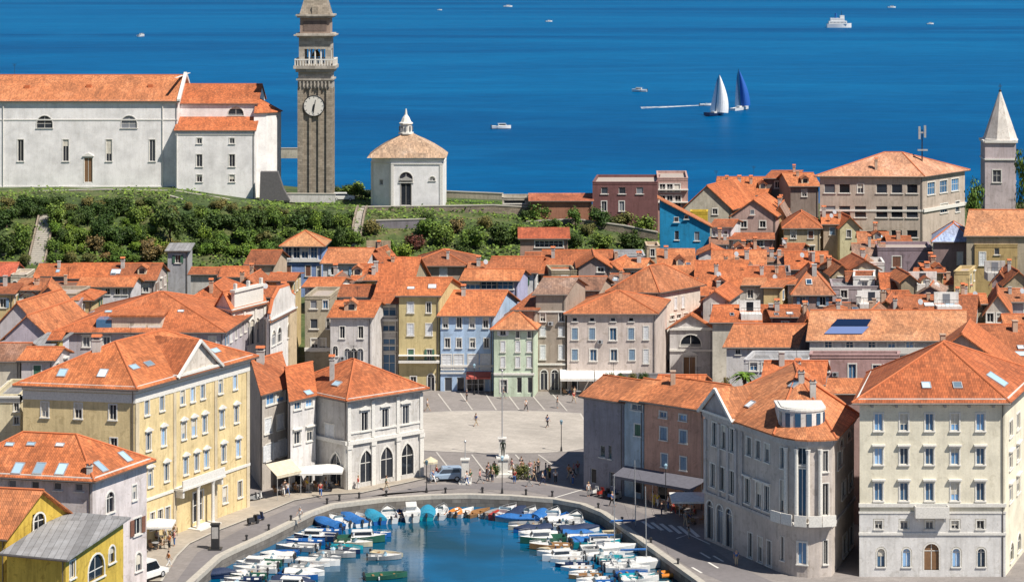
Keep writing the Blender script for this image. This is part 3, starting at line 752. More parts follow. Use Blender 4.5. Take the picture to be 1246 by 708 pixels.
for y0, y1, z0_, z1_ in ((p[1][1]-.5, ym, ze-.1, ze+r+.35), (p[2][1]+.5, ym, ze-.1, ze+r+.35)):
    a0 = min(y0, y1); m0 = max(y0, y1); za, zb = (z0_, z1_) if y0 < y1 else (z1_, z0_)
    c.hexa([(e[0]-.05, a0, za-.4), (e[0]+.6, a0, za-.4), (e[0]+.6, m0, zb-.4), (e[0]-.05, m0, zb-.4)], [(e[0]-.05, a0, za+.35), (e[0]+.6, a0, za+.35), (e[0]+.6, m0, zb+.15), (e[0]-.05, m0, zb+.15)])
c.build('gable_coping', M_frame, ch)
p2, ze2, r2 = cv(219, 313, 458.5, 125.8, 103, 15.2, rows=[(0, [287], 130, 140.7, 19, 'a')], oh=.3)
p3, ze3, r3 = cv(213.5, 310, 453.0, 158.5, 143, 13.2, 'shed', D=5.4, oh=.3, rows=[(0, [242.6, 282.3], 168, 175, 6, ''), (0, [242.6, 282.3], 188, 203, 7, ''), (0, [242.6, 282.3], 212.7, 221.6, 6.5, '')])
c = MB(); S = Side(p3[0], p3[1]); S.box(c, -.05, S.L+.05, -.02, .12, ze3-.9, ze3-.7)
c.tube(S.at(.3, .12, 13.5), S.at(.3, .12, ze3-.2), .09, .09, 6); c.build('stone_moulding', M_frame, ch)
# apse
m = MB(); ax, ay = wx(312, 461), 461.5; ra = 4.9; za = wz(137, 458)
m.prism([(ax+ra*math.cos(math.radians(a)), ay+ra*math.sin(math.radians(a))) for a in (-90, -60, -30, 0, 30, 60, 90)], 12, za); m.build('apse_wall', M_chw, ch)
m = MB(); k = 1.1; A = [(ax+ra*k*math.cos(math.radians(a)), ay+ra*k*math.sin(math.radians(a)), za) for a in (-90, -60, -30, 0, 30, 60, 90)]
for a, b2 in zip(A, A[1:]): m.poly([a, b2, (ax, ay, za+3)]);
m.poly([(q[0], q[1], za-.02) for q in A][::-1]); m.build('apse_roof', RO, ch)
m = MB(); w1 = [(wx(u, 451), wz(v, 451)) for u, v in [(316, 244), (353, 244), (345, 230), (338, 209), (317, 209)]]
f = [(x, 450.6, z) for x, z in w1]; k = [(x, 452.5, z) for x, z in w1]; m.poly(f); m.poly(k[::-1])
for i in range(len(f)): j = (i+1) % len(f); m.poly([f[i], k[i], k[j], f[j]])
m.build('buttress', plain('dark_slate', (.12, .115, .12), .8), ch)
m = MB()
for u, v in ((33, 107), (108, 106), (183, 106)):
    h = raypt(roofplanes(p, ze, r, 'gx', .5)[0], u, v)[0]; m.box(h.x-.5, h.x+.5, h.y-.3, h.y+.4, h.z-.3, h.z+.5)
build_split(m, 'roof_vent', M_ridge, ch)
# ---- bell tower ----
bt = thing('bell_tower', 'tall brown stone bell tower with a white clock face and pyramid spire', 'bell tower', (wx(383, 459), 459, 13))
TW = 6.85; bx = wx(383, 456); by = 456+TW/2; hw = TW/2
M_tw = stone((.36, .31, .25), 'tower_brownstone', .8, .4, .02); M_tw2 = stone((.47, .43, .38), 'tower_trim_stone', 1.2, .6, .015)
ZS = wz(98, 456)
m = MB(); m.box(bx-hw+.35, bx+hw-.35, by-hw+.35, by+hw-.35, 12, ZS); m.build('shaft', M_tw, bt)
m = MB()
for sx in (-hw, -hw+2.25, hw-2.25-.9+.0, hw-.9):
    pass
for a in range(4):
    c_, s_ = math.cos(a*math.pi/2), math.sin(a*math.pi/2)
    def T(x, y, z): return (bx+c_*x-s_*y, by+s_*x+c_*y, z)
    for x0, x1 in ((-hw, -hw+1.15), (-hw+2.3, -hw+2.75), (hw-2.75, hw-2.3), (hw-1.15, hw-.0)):
        y0 = -hw; y1 = -hw+.36
        if x1 == hw: x1 = hw-.36
        m.hexa([T(x0, y0, 12), T(x1, y0, 12), T(x1, y1, 12), T(x0, y1, 12)], [T(x0, y0, ZS-1.6), T(x1, y0, ZS-1.6), T(x1, y1, ZS-1.6), T(x0, y1, ZS-1.6)])
build_split(m, 'pilaster', M_tw, bt)
m = MB()
def ring(m, o, z0, z1): m.box(bx-hw-o, bx+hw+o, by-hw-o, by+hw+o, z0, z1)
z = lambda v: wz(v, 456)
ring(m, -.05, z(108), z(98)); ring(m, .25, z(98), z(96)); ring(m, -.15, z(96), z(88)); ring(m, .35, z(88), z(84)); ring(m, .75, z(84), z(80))
m.build('lower_cornice', M_tw2, bt)
m = MB()
for i in range(-4, 5): m.box(bx+i*.72-.13, bx+i*.72+.13, by-hw-.3, by-hw-.05, z(106), z(99))
build_split(m, 'frieze_bracket', M_tw2, bt)
# balustrade
m = MB(); o = .55
for a in range(4):
    c_, s_ = math.cos(a*math.pi/2), math.sin(a*math.pi/2)
    def T(x, y, z): return (bx+c_*x-s_*y, by+s_*x+c_*y, z)
    y0, y1 = -hw-o, -hw-o+.22; X0 = hw+o
    for za, zb, i in ((z(73.5), z(72), .0),): m.hexa([T(-X0, y0-.03, za), T(X0-.25, y0-.03, za), T(X0-.25, y1+.03, za), T(-X0, y1+.03, za)], [T(-X0, y0-.03, zb), T(X0-.25, y0-.03, zb), T(X0-.25, y1+.03, zb), T(-X0, y1+.03, zb)])
    n = 15
    for i in range(n):
        x = -X0+.1+(2*X0-.4)*i/(n-1); m.hexa([T(x-.09, y0, z(80)), T(x+.09, y0, z(80)), T(x+.09, y1, z(80)), T(x-.09, y1, z(80))], [T(x-.09, y0, z(73.5)), T(x+.09, y0, z(73.5)), T(x+.09, y1, z(73.5)), T(x-.09, y1, z(73.5))])
m.build('balustrade', M_frame, bt)
# belfry with arches: corner piers + columns
m = MB(); zb0, zb1 = z(82), z(60); hb = hw-.25
for sx in (-1, 1):
    for sy in (-1, 1): m.box(*sorted((bx+sx*hb, bx+sx*(hb-1.1))), *sorted((by+sy*hb, by+sy*(hb-1.1))), zb0, zb1)
m.box(bx-hb, bx+hb, by-hb, by+hb, zb1, z(46)); m.box(bx-hb+.1, bx+hb-.1, by-hb+.1, by+hb-.1, zb0-.1, zb0+.6); m.build('belfry', M_tw2, bt)
m = MB()
for a in range(4):
    c_, s_ = math.cos(a*math.pi/2), math.sin(a*math.pi/2)
    for x in (-1.15, 0, 1.15): m.lathe([(.22, 0), (.17, .2), (.15, zb1-zb0-.3), (.24, zb1-zb0)], 8, (bx+c_*x+s_*(hb-.35), by+s_*x-c_*(hb-.35), zb0))
build_split(m, 'column', M_frame, bt)
m = MB(); m.lathe([(1.0, 0), (.85, .25), (.6, .9), (.3, 1.2), (.1, 1.3)], 12, (bx, by, z(70))); m.build('bell', plain('bronze', (.12, .09, .04), .4, .8), bt)
m = MB(); ring(m, .1, z(46), z(44)); ring(m, .7, z(44), z(42.4)); ring(m, .3, z(42.4), z(41)); m.build('upper_cornice', M_tw2, bt)
m = MB(); m.box(bx-hw+.45, bx+hw-.45, by-hw+.45, by+hw-.45, z(41), z(22)); m.build('attic', plaster((.36, .27, .22), 'tower_plaster'), bt)
m = MB(); m.box(bx-hw+1.1, bx+hw-1.1, by-hw+.38, by-hw+.45, z(38), z(26)); m.build('attic_panel', plaster((.20, .15, .13), 'tower_panel'), bt)
m = MB(); m.box(bx-hw-.1, bx+hw+.1, by-hw-.1, by+hw+.1, z(22), z(20)); m.box(bx-hw-.35, bx+hw+.35, by-hw-.35, by+hw+.35, z(20), z(18)); m.build('spire_cornice', M_tw2, bt)
m = MB(); b_ = hw-.35; zz = z(18)
q = [(bx-b_, by-b_, zz), (bx+b_, by-b_, zz), (bx+b_, by+b_, zz), (bx-b_, by+b_, zz)]
for i in range(4): m.poly([q[i], q[(i+1) % 4], (bx, by, zz+11)])
m.box(bx-.6, bx+.6, by-b_-.05, by-b_+1.5, zz, zz+1.6); m.build('spire', M_tw, bt)
def disc(mb, c, r, t, n=28): # facing -Y
    ring0 = [(c[0]+r*math.cos(2*math.pi*i/n), c[1], c[2]+r*math.sin(2*math.pi*i/n)) for i in range(n)]
    fr = [(x, y-t, z_) for x, y, z_ in ring0]; mb.poly(fr)
    for i in range(n): j = (i+1) % n; mb.poly([ring0[i], ring0[j], fr[j], fr[i]])
cc = (wx(382, 456), by-hw, wz(129, 456)); rc = 2.0
m = MB(); disc(m, cc, rc+.12, .12); clk = m.build('clock_face', plain('clock_white', (.74, .71, .66), .6, var=.04), bt)
m = MB()
for i in range(12):
    a = math.pi*2*i/12; m.tube((cc[0]+math.sin(a)*rc*.8, cc[1]-.14, cc[2]+math.cos(a)*rc*.8), (cc[0]+math.sin(a)*rc*.93, cc[1]-.14, cc[2]+math.cos(a)*rc*.93), .05, .05, 4)
n = 28
for i in range(n):
    a, b2 = 2*math.pi*i/n, 2*math.pi*(i+1)/n; m.tube((cc[0]+math.sin(a)*(rc+.05), cc[1]-.12, cc[2]+math.cos(a)*(rc+.05)), (cc[0]+math.sin(b2)*(rc+.05), cc[1]-.12, cc[2]+math.cos(b2)*(rc+.05)), .09, .09, 5)
m.build('clock_marks', M_metal, clk)
m = MB(); m.tube((cc[0]-.1, cc[1]-.2, cc[2]-1.4), (cc[0]+.35, cc[1]-.2, cc[2]+1.2), .1, .05, 5); m.tube((cc[0]+.05, cc[1]-.18, cc[2]+.3), (cc[0]-.3, cc[1]-.18, cc[2]-1.1), .16, .07, 5); m.build('clock_hand', M_metal, clk)
# ---- white baptistery ----
Yb = 450.0; x0, x1, xl = wx(476, Yb), wx(538, Yb), wx(452, Yb+4)
bp = thing('baptistery', 'small white chapel with a bell-shaped tan roof and white lantern, right of the bell tower', 'chapel', (wx(505, Yb), Yb, 12.6))
# square plan with canted left corner
D = x1-x0+1.5; poly_ = [(x0, Yb), (x1, Yb), (x1+.4, Yb+D), (xl, Yb+D), (xl, Yb+4)]
zw = wz(194, Yb); m = MB(); Ss = [Side(poly_[i], poly_[(i+1) % 5]) for i in range(5)]
wl = {0: [(Ss[0].s_of(494), wz(250, Yb), 2.0, 4.6, 'pd', 'k'), (Ss[0].s_of(494), wz(222, Yb), 2.6, 2.0, 'a', ''), (Ss[0].s_of(526), wz(220, Yb), 1.1, .8, 'a', '')], 4: [(Ss[4].L*.5, wz(225, Yb+2), .9, 1.0, '', '')]}
for i, S in enumerate(Ss): wallside(m, S, 12, zw, [(x, zb, w_, h_, 'a' if 'a' in st else None) for x, zb, w_, h_, st, op in wl.get(i, [])])
m.build('wall', plaster((.84, .83, .84), 'white_render', .1), bp)
for i in wl: place_windows(bp, Ss[i], wl[i], zw)
m = MB()
for S in Ss: S.box(m, -.1, S.L+.1, -.02, .35, zw-.05, zw+.3); S.box(m, -.05, S.L+.05, -.02, .15, zw-1.0, zw-.8); S.box(m, 0, .5, -.02, .12, 12.5, zw-1); S.box(m, S.L-.5, S.L, -.02, .12, 12.5, zw-1)
m.build('cornice', M_frame, bp)
cxb = (xl+x1)/2+.1; cyb = Yb+D/2; m = MB(); hwb = (x1-xl)/2+.75; zr = zw+.3
prof = [(1.0, 0), (.86, .9), (.66, 2.0), (.42, 3.1), (.24, 3.8), (.13, 4.3)]
rings = [[(cxb+sx*hwb*k, cyb+sy*(D/2+.5)*k, zr+h_) for sx, sy in ((-1, -1), (1, -1), (1, 1), (-1, 1))] for k, h_ in prof]
for a, b2 in zip(rings, rings[1:]):
    for i in range(4): j = (i+1) % 4; m.poly([a[i], a[j], b2[j], b2[i]])
m.poly(rings[0][::-1]); m.build('roof', roofmat((.60, .40, .26), 'aged_tiles'), bp)
m = MB(); zl = zr+4.2; lr = 1.0; m.lathe([(1.6, 0), (1.6, .35), (1.25, .4), (1.2, 1.9), (1.45, 2.0), (1.45, 2.2), (1.1, 2.4), (.75, 3.2), (.3, 3.8), (.12, 5.0)], 8, (cxb-.4, cyb, zl), math.pi/8, False); ln = m.build('lantern', M_frame, bp)
m = MB()
for i in range(8): a = math.pi*i/4; m.box(cxb-.4+math.cos(a)*1.22-.15, cxb-.4+math.cos(a)*1.22+.15, cyb+math.sin(a)*1.22-.15, cyb+math.sin(a)*1.22+.15, zl+.6, zl+1.6)
m.build('lantern_opening', M_glass, ln)
# ---- right-hand church spire ----
Ys = 448.0; sw = wx(1240, Ys)-wx(1199, Ys); sx = wx(1219, Ys)+.3; sy = Ys+sw/2
sp = thing('church_tower', 'pale pink church tower with a white pointed spire at the right edge', 'church tower', (sx, Ys, 3))
p = [(sx-sw/2-.3, Ys), (sx+sw/2-.9, Ys-.4), (sx+sw/2+.4, Ys+sw), (sx-sw/2+.2, Ys+sw)]; zt = wz(172, Ys)
S = Side(p[0], p[1]); m = MB(); wl = [(S.s_of(1213), wz(222, Ys), 1.6, 2.4, 'v', '')]
S1 = Side(p[1], p[2]); wl1 = [(S1.L*.5, wz(222, Ys), 1.4, 2.4, 'v', '')]
wallside(m, S, 2, zt, [(a[0], a[1], a[2], a[3], None) for a in wl]); wallside(m, S1, 2, zt, [(a[0], a[1], a[2], a[3], None) for a in wl1]); wallside(m, Side(p[2], p[3]), 2, zt, []); wallside(m, Side(p[3], p[0]), 2, zt, [])
m.build('wall', plaster((.56, .48, .50), 'spire_plaster'), sp); place_windows(sp, S, wl, zt); place_windows(sp, S1, wl1, zt)
m = MB()
for q in (Side(p[i], p[(i+1) % 4]) for i in range(4)):
    q.box(m, -.1, q.L+.1, -.02, .35, zt-.3, zt+.15)
m.build('cornice', M_frame, sp); m = MB()
for q in (Side(p[i], p[(i+1) % 4]) for i in range(4)): q.box(m, -.05, q.L+.05, -.02, .2, wz(194, Ys)-.15, wz(194, Ys)+.15)
m.build('string_course', M_frame, sp)
m = MB(); zz = zt+.15; rr = sw/2+.3; zt2 = wz(112, Ys+3)
m.lathe([(rr, 0), (rr*.93, .3), (rr*.06, zt2-zz)], 8, (sx, sy-.3, zz), math.pi/8, False); m.build('spire', plaster((.62, .58, .54), 'spire_stone'), sp)
m = MB(); m.tube((sx, sy-.3, zt2-.1), (sx, sy-.3, zt2+1.6), .06); m.ball((sx, sy-.3, zt2+.2), .28); m.tube((sx-.4, sy-.3, zt2+1.1), (sx+.4, sy-.3, zt2+1.1), .05); m.build('cross', M_metal, sp)
# ---- school with rows of dark square windows ----
rows = [(0, [1009.6, 1027.7, 1073, 1091.5, 1110], 223.8, 235, 13, 'n'), (0, [1047], 224, 235, 7, ''), (0, [1009.6, 1027.7, 1047, 1073, 1091.5, 1110], 250.6, 264.7, 14, 'n'), (0, [1073, 1091, 1110], 280, 289, 13, 'n'),
        (1, [1133, 1148, 1162], 222, 237, 9, 'v', 'B'), (1, [1148.5], 248, 259, 9, 'v'), (1, [1165], 245, 258, 5, '')]
hc('large beige school with rows of dark square windows and a broad orange hip roof', (997.5, 212.5), (1123, 213), (1174, 205.5), 21, 3.6, (.50, .42, .36), (.66, .25, .12), rows=rows, name='school', cat='school', nchim=0, chim=[(1066, 206, 1.6, .5)], oh=.7, bands=[(0, 14.3, .35, .12), (1, 14.3, .6, .3)])
am = thing('aerial_mast', 'dark aerial mast with box antennas on the school roof', 'antenna', (wx(1122, 437), 437, 23)); m = MB()
X = wx(1122, 437); m.tube((X, 437, 22.5), (X, 437, 29), .12, .1); m.build('mast', M_metal, am); m = MB()
m.box(X-.75, X-.35, 436.6, 436.9, 27.2, 29.6); m.box(X+.3, X+.7, 436.6, 436.9, 27.5, 29.8); m.box(X-.35, X+.3, 436.7, 436.85, 28.3, 28.6); m.box(X-.9, X+1, 436.5, 437.2, 25.0, 25.25); m.build('panel', M_light, am)
# ---- yellow palace with pediment ----
rows = [(0, [54.7, 95.3, 137.3], 489, 507.3, 8.5, ''), (0, [56, 97], 529.7, 535, 8, ''), (0, [138.5], 532.7, 546, 8, ''),
        (1, [178.7, 197, 222, 234.4, 246.6, 268.2, 286], 487, 505, 5.2, '', 'B'), (1, [180.5, 199, 223.5, 236, 249, 270, 287.5], 527, 548, 5.2, 'p', 'B'),
        (1, [182.8, 202.5, 226, 239.3, 251, 272, 289.8], 571, 592, 5.2, 'p', 'B'), (1, [185.5, 195, 204, 273.7, 292], 623, 644, 5.6, ''), (1, [241], 598, 634, 12, 'dv')]
t, p, S, pl, ro = hc('tall yellow palace with white-framed windows and a triangular pediment on its harbour side', (28, 464), (164.5, 469), (303.5, 431), 17.3, 3.4, (.72, .57, .31), (.60, .168, .057), rows=rows, name='palace', cat='palace', nchim=0,
    sky=[(76, 454, 1.0, 1.3), (125, 454.5, 1.0, 1.3), (163, 447, 1.3, .8), (181, 443, 1.3, .8), (262, 427, 1.3, .8)], cornice=1.15, oh=.7, bands=[(1, 4.9, .3, .12), (0, 15.9, .9, .07), (1, 15.9, .9, .07)], chim=[(118, 425, 1.0, .9)])
x0, x1 = S[1].s_of(212), S[1].s_of(262)
crossgable(t, S[1], x0, x1, 17.35, 3.1, 7.5, plaster((.62, .56, .50)), roofmat((.60, .168, .057)), .5)
m = MB()
for x in (x0, x1): S[1].box(m, x-.25, x+.25, -.02, .12, .1, 15.4)
for x in (.3, S[1].L-.35): S[1].box(m, x-.3, x+.3, -.02, .1, .1, 15.4)
build_split(m, 'pilaster', plaster((.62, .53, .38)), t)
m = MB(); S[1].box(m, x0-.2, x1+.2, -.02, 1.3, 4.9, 5.15); S[1].box(m, x0-.1, x1+.1, 1.1, 1.25, 5.15, 6.0)
for x in (x0+.2, x1-.2): S[1].box(m, x-.15, x+.15, .1, 1.1, 4.1, 4.9)
m.build('balcony', M_frame, t)
m = MB()
for u in (232, 250): x = S[1].s_of(u); m.lathe([(.3, 0), (.2, .4), (.18, 4.4), (.3, 4.8)], 10, (*S[1].at(x, 1.0, .1)[:2], .1))
S[1].box(m, S[1].s_of(228), S[1].s_of(254), 0, 1.7, -.1, .25); build_split(m, 'portal_column', M_frame, t)
# ---- loggia palace ----
rows = [(1, [443.8, 468.8, 493.7], 501, 524, 8, 'p'), (1, [445.6, 470.5, 495.7], 547.5, 586, 15, 'gd'), (0, [408.4], 551, 590, 13, 'gd'), (0, [401], 516, 534, 11, 'c', 'w')]
t, p, S, pl, ro = hc('pale grey palace with three pointed ground-floor arches facing the square and an orange hip roof', (346, 468), (422.5, 484), (514, 470), 10.8, 3.1, (.58, .56, .54), OR1, rows=rows, name='palace', cat='palace', nchim=0, chim=[(404, 461, 2.3, .55)], sky=[(410, 467, 1.2, .9)], cornice=.8, oh=.6,
   bands=[(0, 5.5, .45, .3), (1, 5.5, .45, .3), (1, 6.6, .2, .12)], back=None)
m = MB(); SS = S[1]
for fr in (0.02, .335, .665, .98):
    x = SS.L*fr; SS.box(m, x-.28, x+.28, -.02, .22, 0, 5.2); SS.box(m, x-.22, x+.22, -.02, .14, 5.8, 10.1); SS.box(m, x-.38, x+.38, -.02, .32, 4.8, 5.25)
for fr in (.02, .98): x = S[0].L*fr; S[0].box(m, x-.2, x+.2, -.02, .16, 0, 5.2)
build_split(m, 'pilaster', M_frame, t)
# ---- round-cornered palace (right) ----
ze = 14.0
A = (20.6, 246.6); Bc = (27.0, 233.6); C2 = (32.2, 231.8); D2 = (36.2, 243.5); E2 = (34.5, 258.5)
arc = []
c0 = (29.6, 236.3)
for i in range(6): # round corner from Bc to C2 bulging to the viewer
    t_ = i/5; a = lerp(Bc[0], C2[0], t_), lerp(Bc[1], C2[1], t_); bl = math.sin(math.pi*t_)*1.3; d = Vector((C2[0]-Bc[0], C2[1]-Bc[1])).normalized(); arc.append((a[0]+d.y*bl, a[1]-d.x*bl))
poly_ = [A]+arc+[D2, E2]; n = len(poly_); SS = [Side(poly_[i], poly_[(i+1) % n]) for i in range(n)]
rp = thing('palace', 'grey palace with a rounded glazed corner and a white roof dormer beside the quay', 'palace', (27, 232, 0))
rows = [(0, [869.5, 881, 891.5], 514, 542, 5.5, ''), (0, [867.5, 879, 890.5], 564, 592, 5.5, ''), (0, [911.5, 922.5, 933.5], 532, 554, 5.5, ''), (0, [909.5, 923, 933], 582, 612, 6, 'h'),
        (0, [864, 876, 887], 609, 655, 7.5, 'ad'), (0, [913, 925, 936], 648, 678, 5, ''),
        (6, [1022], 548, 568, 6, ''), (6, [1026.5, 1035], 585, 605, 5, ''), (6, [1028, 1036], 650, 675, 5, ''), (6, [1024, 1033, 1040], 533, 545, 4.5, 'a')]
wins = resolve(rows, SS)
for i in range(1, 6):
    S = SS[i]; x = S.L/2
    if i == 3: wins[i] = [(x, 6.0, .92, 4.9, '', 'B'), (x, 11.3, .92, 1.7, '', ''), (x, 1.3, .9, 2.2, '', 'B')]
    elif i in (1, 5): wins[i] = [(x, 6.2, .62, 3.2, '', ''), (x, 10.6, .55, 2.1, '', ''), (x, 1.3, .45, 2.4, '', '')]
m = MB()
for i, S in enumerate(SS): wallside(m, S, -.3, ze, [(a[0], a[1], a[2], a[3], 'a' if 'a' in a[4] else None) for a in wins.get(i, [])])
m.build('wall', plaster((.56, .50, .46), 'palace_plaster', .5), rp)
for i in wins: place_windows(rp, SS[i], wins[i], ze)
m = MB()
for k_, S in enumerate(SS):
    for z0, z1, o in ((13.75, 14.0, .45), (13.3, 13.75, .25), (13.1, 13.3, .12)): S.box(m, -.04, S.L+.04, -.02, o+.002*k_, z0, z1)
m.build('cornice', M_frame if False else plaster((.52, .50, .50)), rp)
m = MB()
for k_, S in enumerate(SS): S.box(m, -.04, S.L+.04, -.02, .2+.002*k_, 5.0, 5.28)
m.build('string_course', plaster((.52, .50, .50)), rp)
m = MB()   # curved balcony
for k_ in range(1, 6): SS[k_].box(m, -.06, SS[k_].L+.06, 0, 1.0, 5.3, 5.55); SS[k_].box(m, -.06, SS[k_].L+.06, .88, 1.0, 5.55, 6.4)
m.build('balcony', M_frame, rp)
m = MB()
for k_ in (2, 3, 4, 5): v = SS[k_].at(0, .2, 0); m.lathe([(.26, 0), (.22, .3), (.19, 6.4), (.28, 6.9)], 8, (v[0], v[1], 6.0))
build_split(m, 'column', M_frame, rp)
m = MB(); g = Vector((0, 0)); 
def offp(o): 
    out = []
    for i in range(n):
        a, b2 = SS[i-1], SS[i]; d = (a.n+b2.n); d = d/max(.3, d.length_squared)*2; v = b2.p+d*o; out.append((v.x, v.y))
    return out
ov = offp(.6); apx = Vector((30.2, 243.5, 18.4)); apb = Vector((30.6, 249.5, 18.4))
ev = [(x, y, ze-.05) for x, y in ov]; planes = []
for i in range(n):
    a, b2 = ev[i], ev[(i+1) % n]
    if i == 0: planes.append([a, b2, tuple(apx), tuple(apb)])
    elif i == n-3+0: planes.append([a, b2, tuple(apb), tuple(apx)])
    elif i >= n-2: planes.append([a, b2, tuple(apb)])
    else: planes.append([a, b2, tuple(apx)])
for q in planes: m.slab(q, .16)
ro = m.build('roof', roofmat((.60, .170, .058)), rp)
m = MB()
for i in (0, 1, 6, 7, 8): e_ = ev[i]; tp = apb if i in (0, 8) else apx; m.tube(e_, tp, .14)
m.tube(apx, apb, .14); m.build('ridge_tiles', M_ridge, ro)
x0, x1 = SS[0].s_of(857.5)+.3, SS[0].s_of(896)
crossgable(rp, SS[0], x0, x1, ze+.05, 2.6, 8.0, plaster((.46, .43, .44)), roofmat((.60, .170, .058)), .5)
m = MB()
for u in (859, 875.5, 886, 896, 903): x = SS[0].s_of(u); SS[0].box(m, x-.22, x+.22, -.02, .18, 5.3, 12.9)
build_split(m, 'pilaster', plaster((.50, .48, .48)), rp)
# round white dormer
h = raypt(planes, 979, 523)[0]; dm = MB(); R_ = 2.35; cx_, cy_ = h.x, h.y+R_; nA = 14
aa = [math.radians(180+180*i/(nA-1)) for i in range(nA)]
ptsd = [(cx_+R_*math.cos(a), cy_+R_*.75*math.sin(a)) for a in aa]+[(cx_+R_, cy_+3.2), (cx_-R_, cy_+3.2)]
dm.prism(ptsd, h.z-.4, h.z+1.7); d_ = dm.build('dormer', plaster(WHITE), ro)
dm = MB(); dm.prism([(cx_+(x-cx_)*1.05, cy_+(y-cy_)*1.05) for x, y in ptsd], h.z+1.7, h.z+1.9); dm.prism([(cx_+(x-cx_)*.9, cy_+(y-cy_)*.9) for x, y in ptsd], h.z+1.9, h.z+2.0); dm.build('dormer_roof', M_frame, ro)
dm = MB()
for i in range(1, 12, 2):
    a, b2 = ptsd[i], ptsd[i+1]; SD = Side(a, b2); SD.box(dm, -.03, SD.L-.02, .01, .05, h.z+.1, h.z+1.5)
dm.build('dormer_window', M_glassb, ro)
for u, v in ((966, 468), (913, 492)): 
    hh = raypt(planes, u, v)
    if hh: skylight(ro, hh, .9, 1.1)
for u, v, hh_ in ((989, 484, 1.6), (975, 465, 1.0)):
    hh = raypt(planes, u, v)
    if hh: chimney(ro, hh[0], hh_, .6, plaster(GREY), 1)
# ---- pale yellow palazzo (right) ----
us = [1069, 1100, 1131, 1162, 1193]
rows = [(0, us, 503, 524, 10, '', 'B'), (0, us, 545, 565, 10, 'h', 'B'), (0, us, 587, 609, 10, 'h', 'B'), (0, us, 633, 643, 9, '', ''), (0, [1072, 1103, 1163.5, 1194], 667, 689, 9, 'a', 'B'), (0, [1133.5], 661, 693, 18, 'ad', 'W'), (1, [1230, 1239], 512, 531, 4, '', ''), (1, [1230, 1239], 551, 570, 4, 'h', ''), (1, [1230, 1239], 590, 610, 4, 'h', ''), (1, [1231, 1240], 660, 682, 4, 'a', '')]
Yp = 231.8; zp = wz(484, Yp); x0, x1 = wx(1046, Yp), wx(1223, Yp)
p = [(x0, Yp), (x1, Yp), (x1+6.3, Yp+15), (x0+3.8, Yp+15)]
t = thing('palazzo', 'pale yellow five-storey palazzo with a white ground floor and arched brown door', 'palazzo', ((x0+x1)/2, Yp, -.3))
z_f = wz(609+14, Yp)
S, pl, ro = volume(t, p, -.3, zp, 'hip', 4.3, plaster((.79, .74, .60), 'palazzo_plaster', .3), roofmat((.60, .155, .050)), rows=rows, nchim=0, oh=.75, sky=[(1127, 469, .95, .95), (1165, 469, .95, .95), (1213, 462, 2.2, 2.2)], cornice=.55)
bands = MB(); S0 = S[0]
# white lower storeys: thin render skin with openings
m = MB(); W0 = Side(S0.at(-.04, .05, 0)[:2], S0.at(S0.L+.04, .05, 0)[:2])
hl = [(x+.04, zb, w_+.36, h_+.2, 'a' if 'a' in st else None) for x, zb, w_, h_, st, op in resolve(rows, S)[0] if zb+h_ < z_f]
wallside(m, W0, -.3, z_f, hl); m.build('ground_floor_facing', plaster((.70, .69, .68), 'white_render', .4), t)
for v, th, o in ((614, .35, .22), (649, .25, .15), (623, .2, .12)): S0.box(bands, -.1, S0.L+.1, .03, o, wz(v, Yp)-th/2, wz(v, Yp)+th/2)
build_split(bands, 'string_course', M_frame, t)
m = MB(); a, b_ = S0.s_of(1112), S0.s_of(1153); S0.box(m, a, b_, .04, 1.0, wz(626, Yp)-.12, wz(626, Yp)+.1)
S0.box(m, a, b_, .9, 1.0, wz(626, Yp)+.1, wz(615, Yp)+.1); S0.box(m, a, a+.1, .1, .9, wz(626, Yp)+.1, wz(615, Yp)+.1); S0.box(m, b_-.1, b_, .1, .9, wz(626, Yp)+.1, wz(615, Yp)+.1)
for q in (a+.3, b_-.5): S0.box(m, q, q+.2, .04, .7, wz(633, Yp), wz(627, Yp)-.05)
m.build('balcony', M_frame, t)
m = MB(); S0.tube = None
for i in range(6): x = S0.L*(i+.5)/6; S0.box(m, x-.12, x+.12, -.02, .45, zp-.9, zp-.3)
build_split(m, 'bracket', M_grey_stone, t)
# ---- small classical church with a lunette ----
Yq = 339.0; zq = wz(398, Yq); x0, x1 = wx(815, Yq), wx(867, Yq)
t = thing('chapel', 'small grey classical chapel with a triangular pediment and a half-round window', 'chapel', ((x0+x1)/2, Yq, -.3))
volume(t, [(x0, Yq), (x1, Yq), (x1+4, Yq+14), (x0+4, Yq+14)], -.3, zq, 'gy', wz(383, Yq)-zq, plaster((.56, .54, .54)), roofmat(OR1), rows=[(0, [840.5], 407, 421, 25, 'a'), (0, [839], 433, 458, 16, 'dc', 'k'), (0, [839], 433, 458, 16, 'd', 'k')][:1]+[(0, [839], 434, 461, 15, 'pd', 'W')], nchim=0, bands=[(0, zq-.2, .4, .3), (0, wz(426, Yq), .3, .2)], oh=.5, cornice=0)
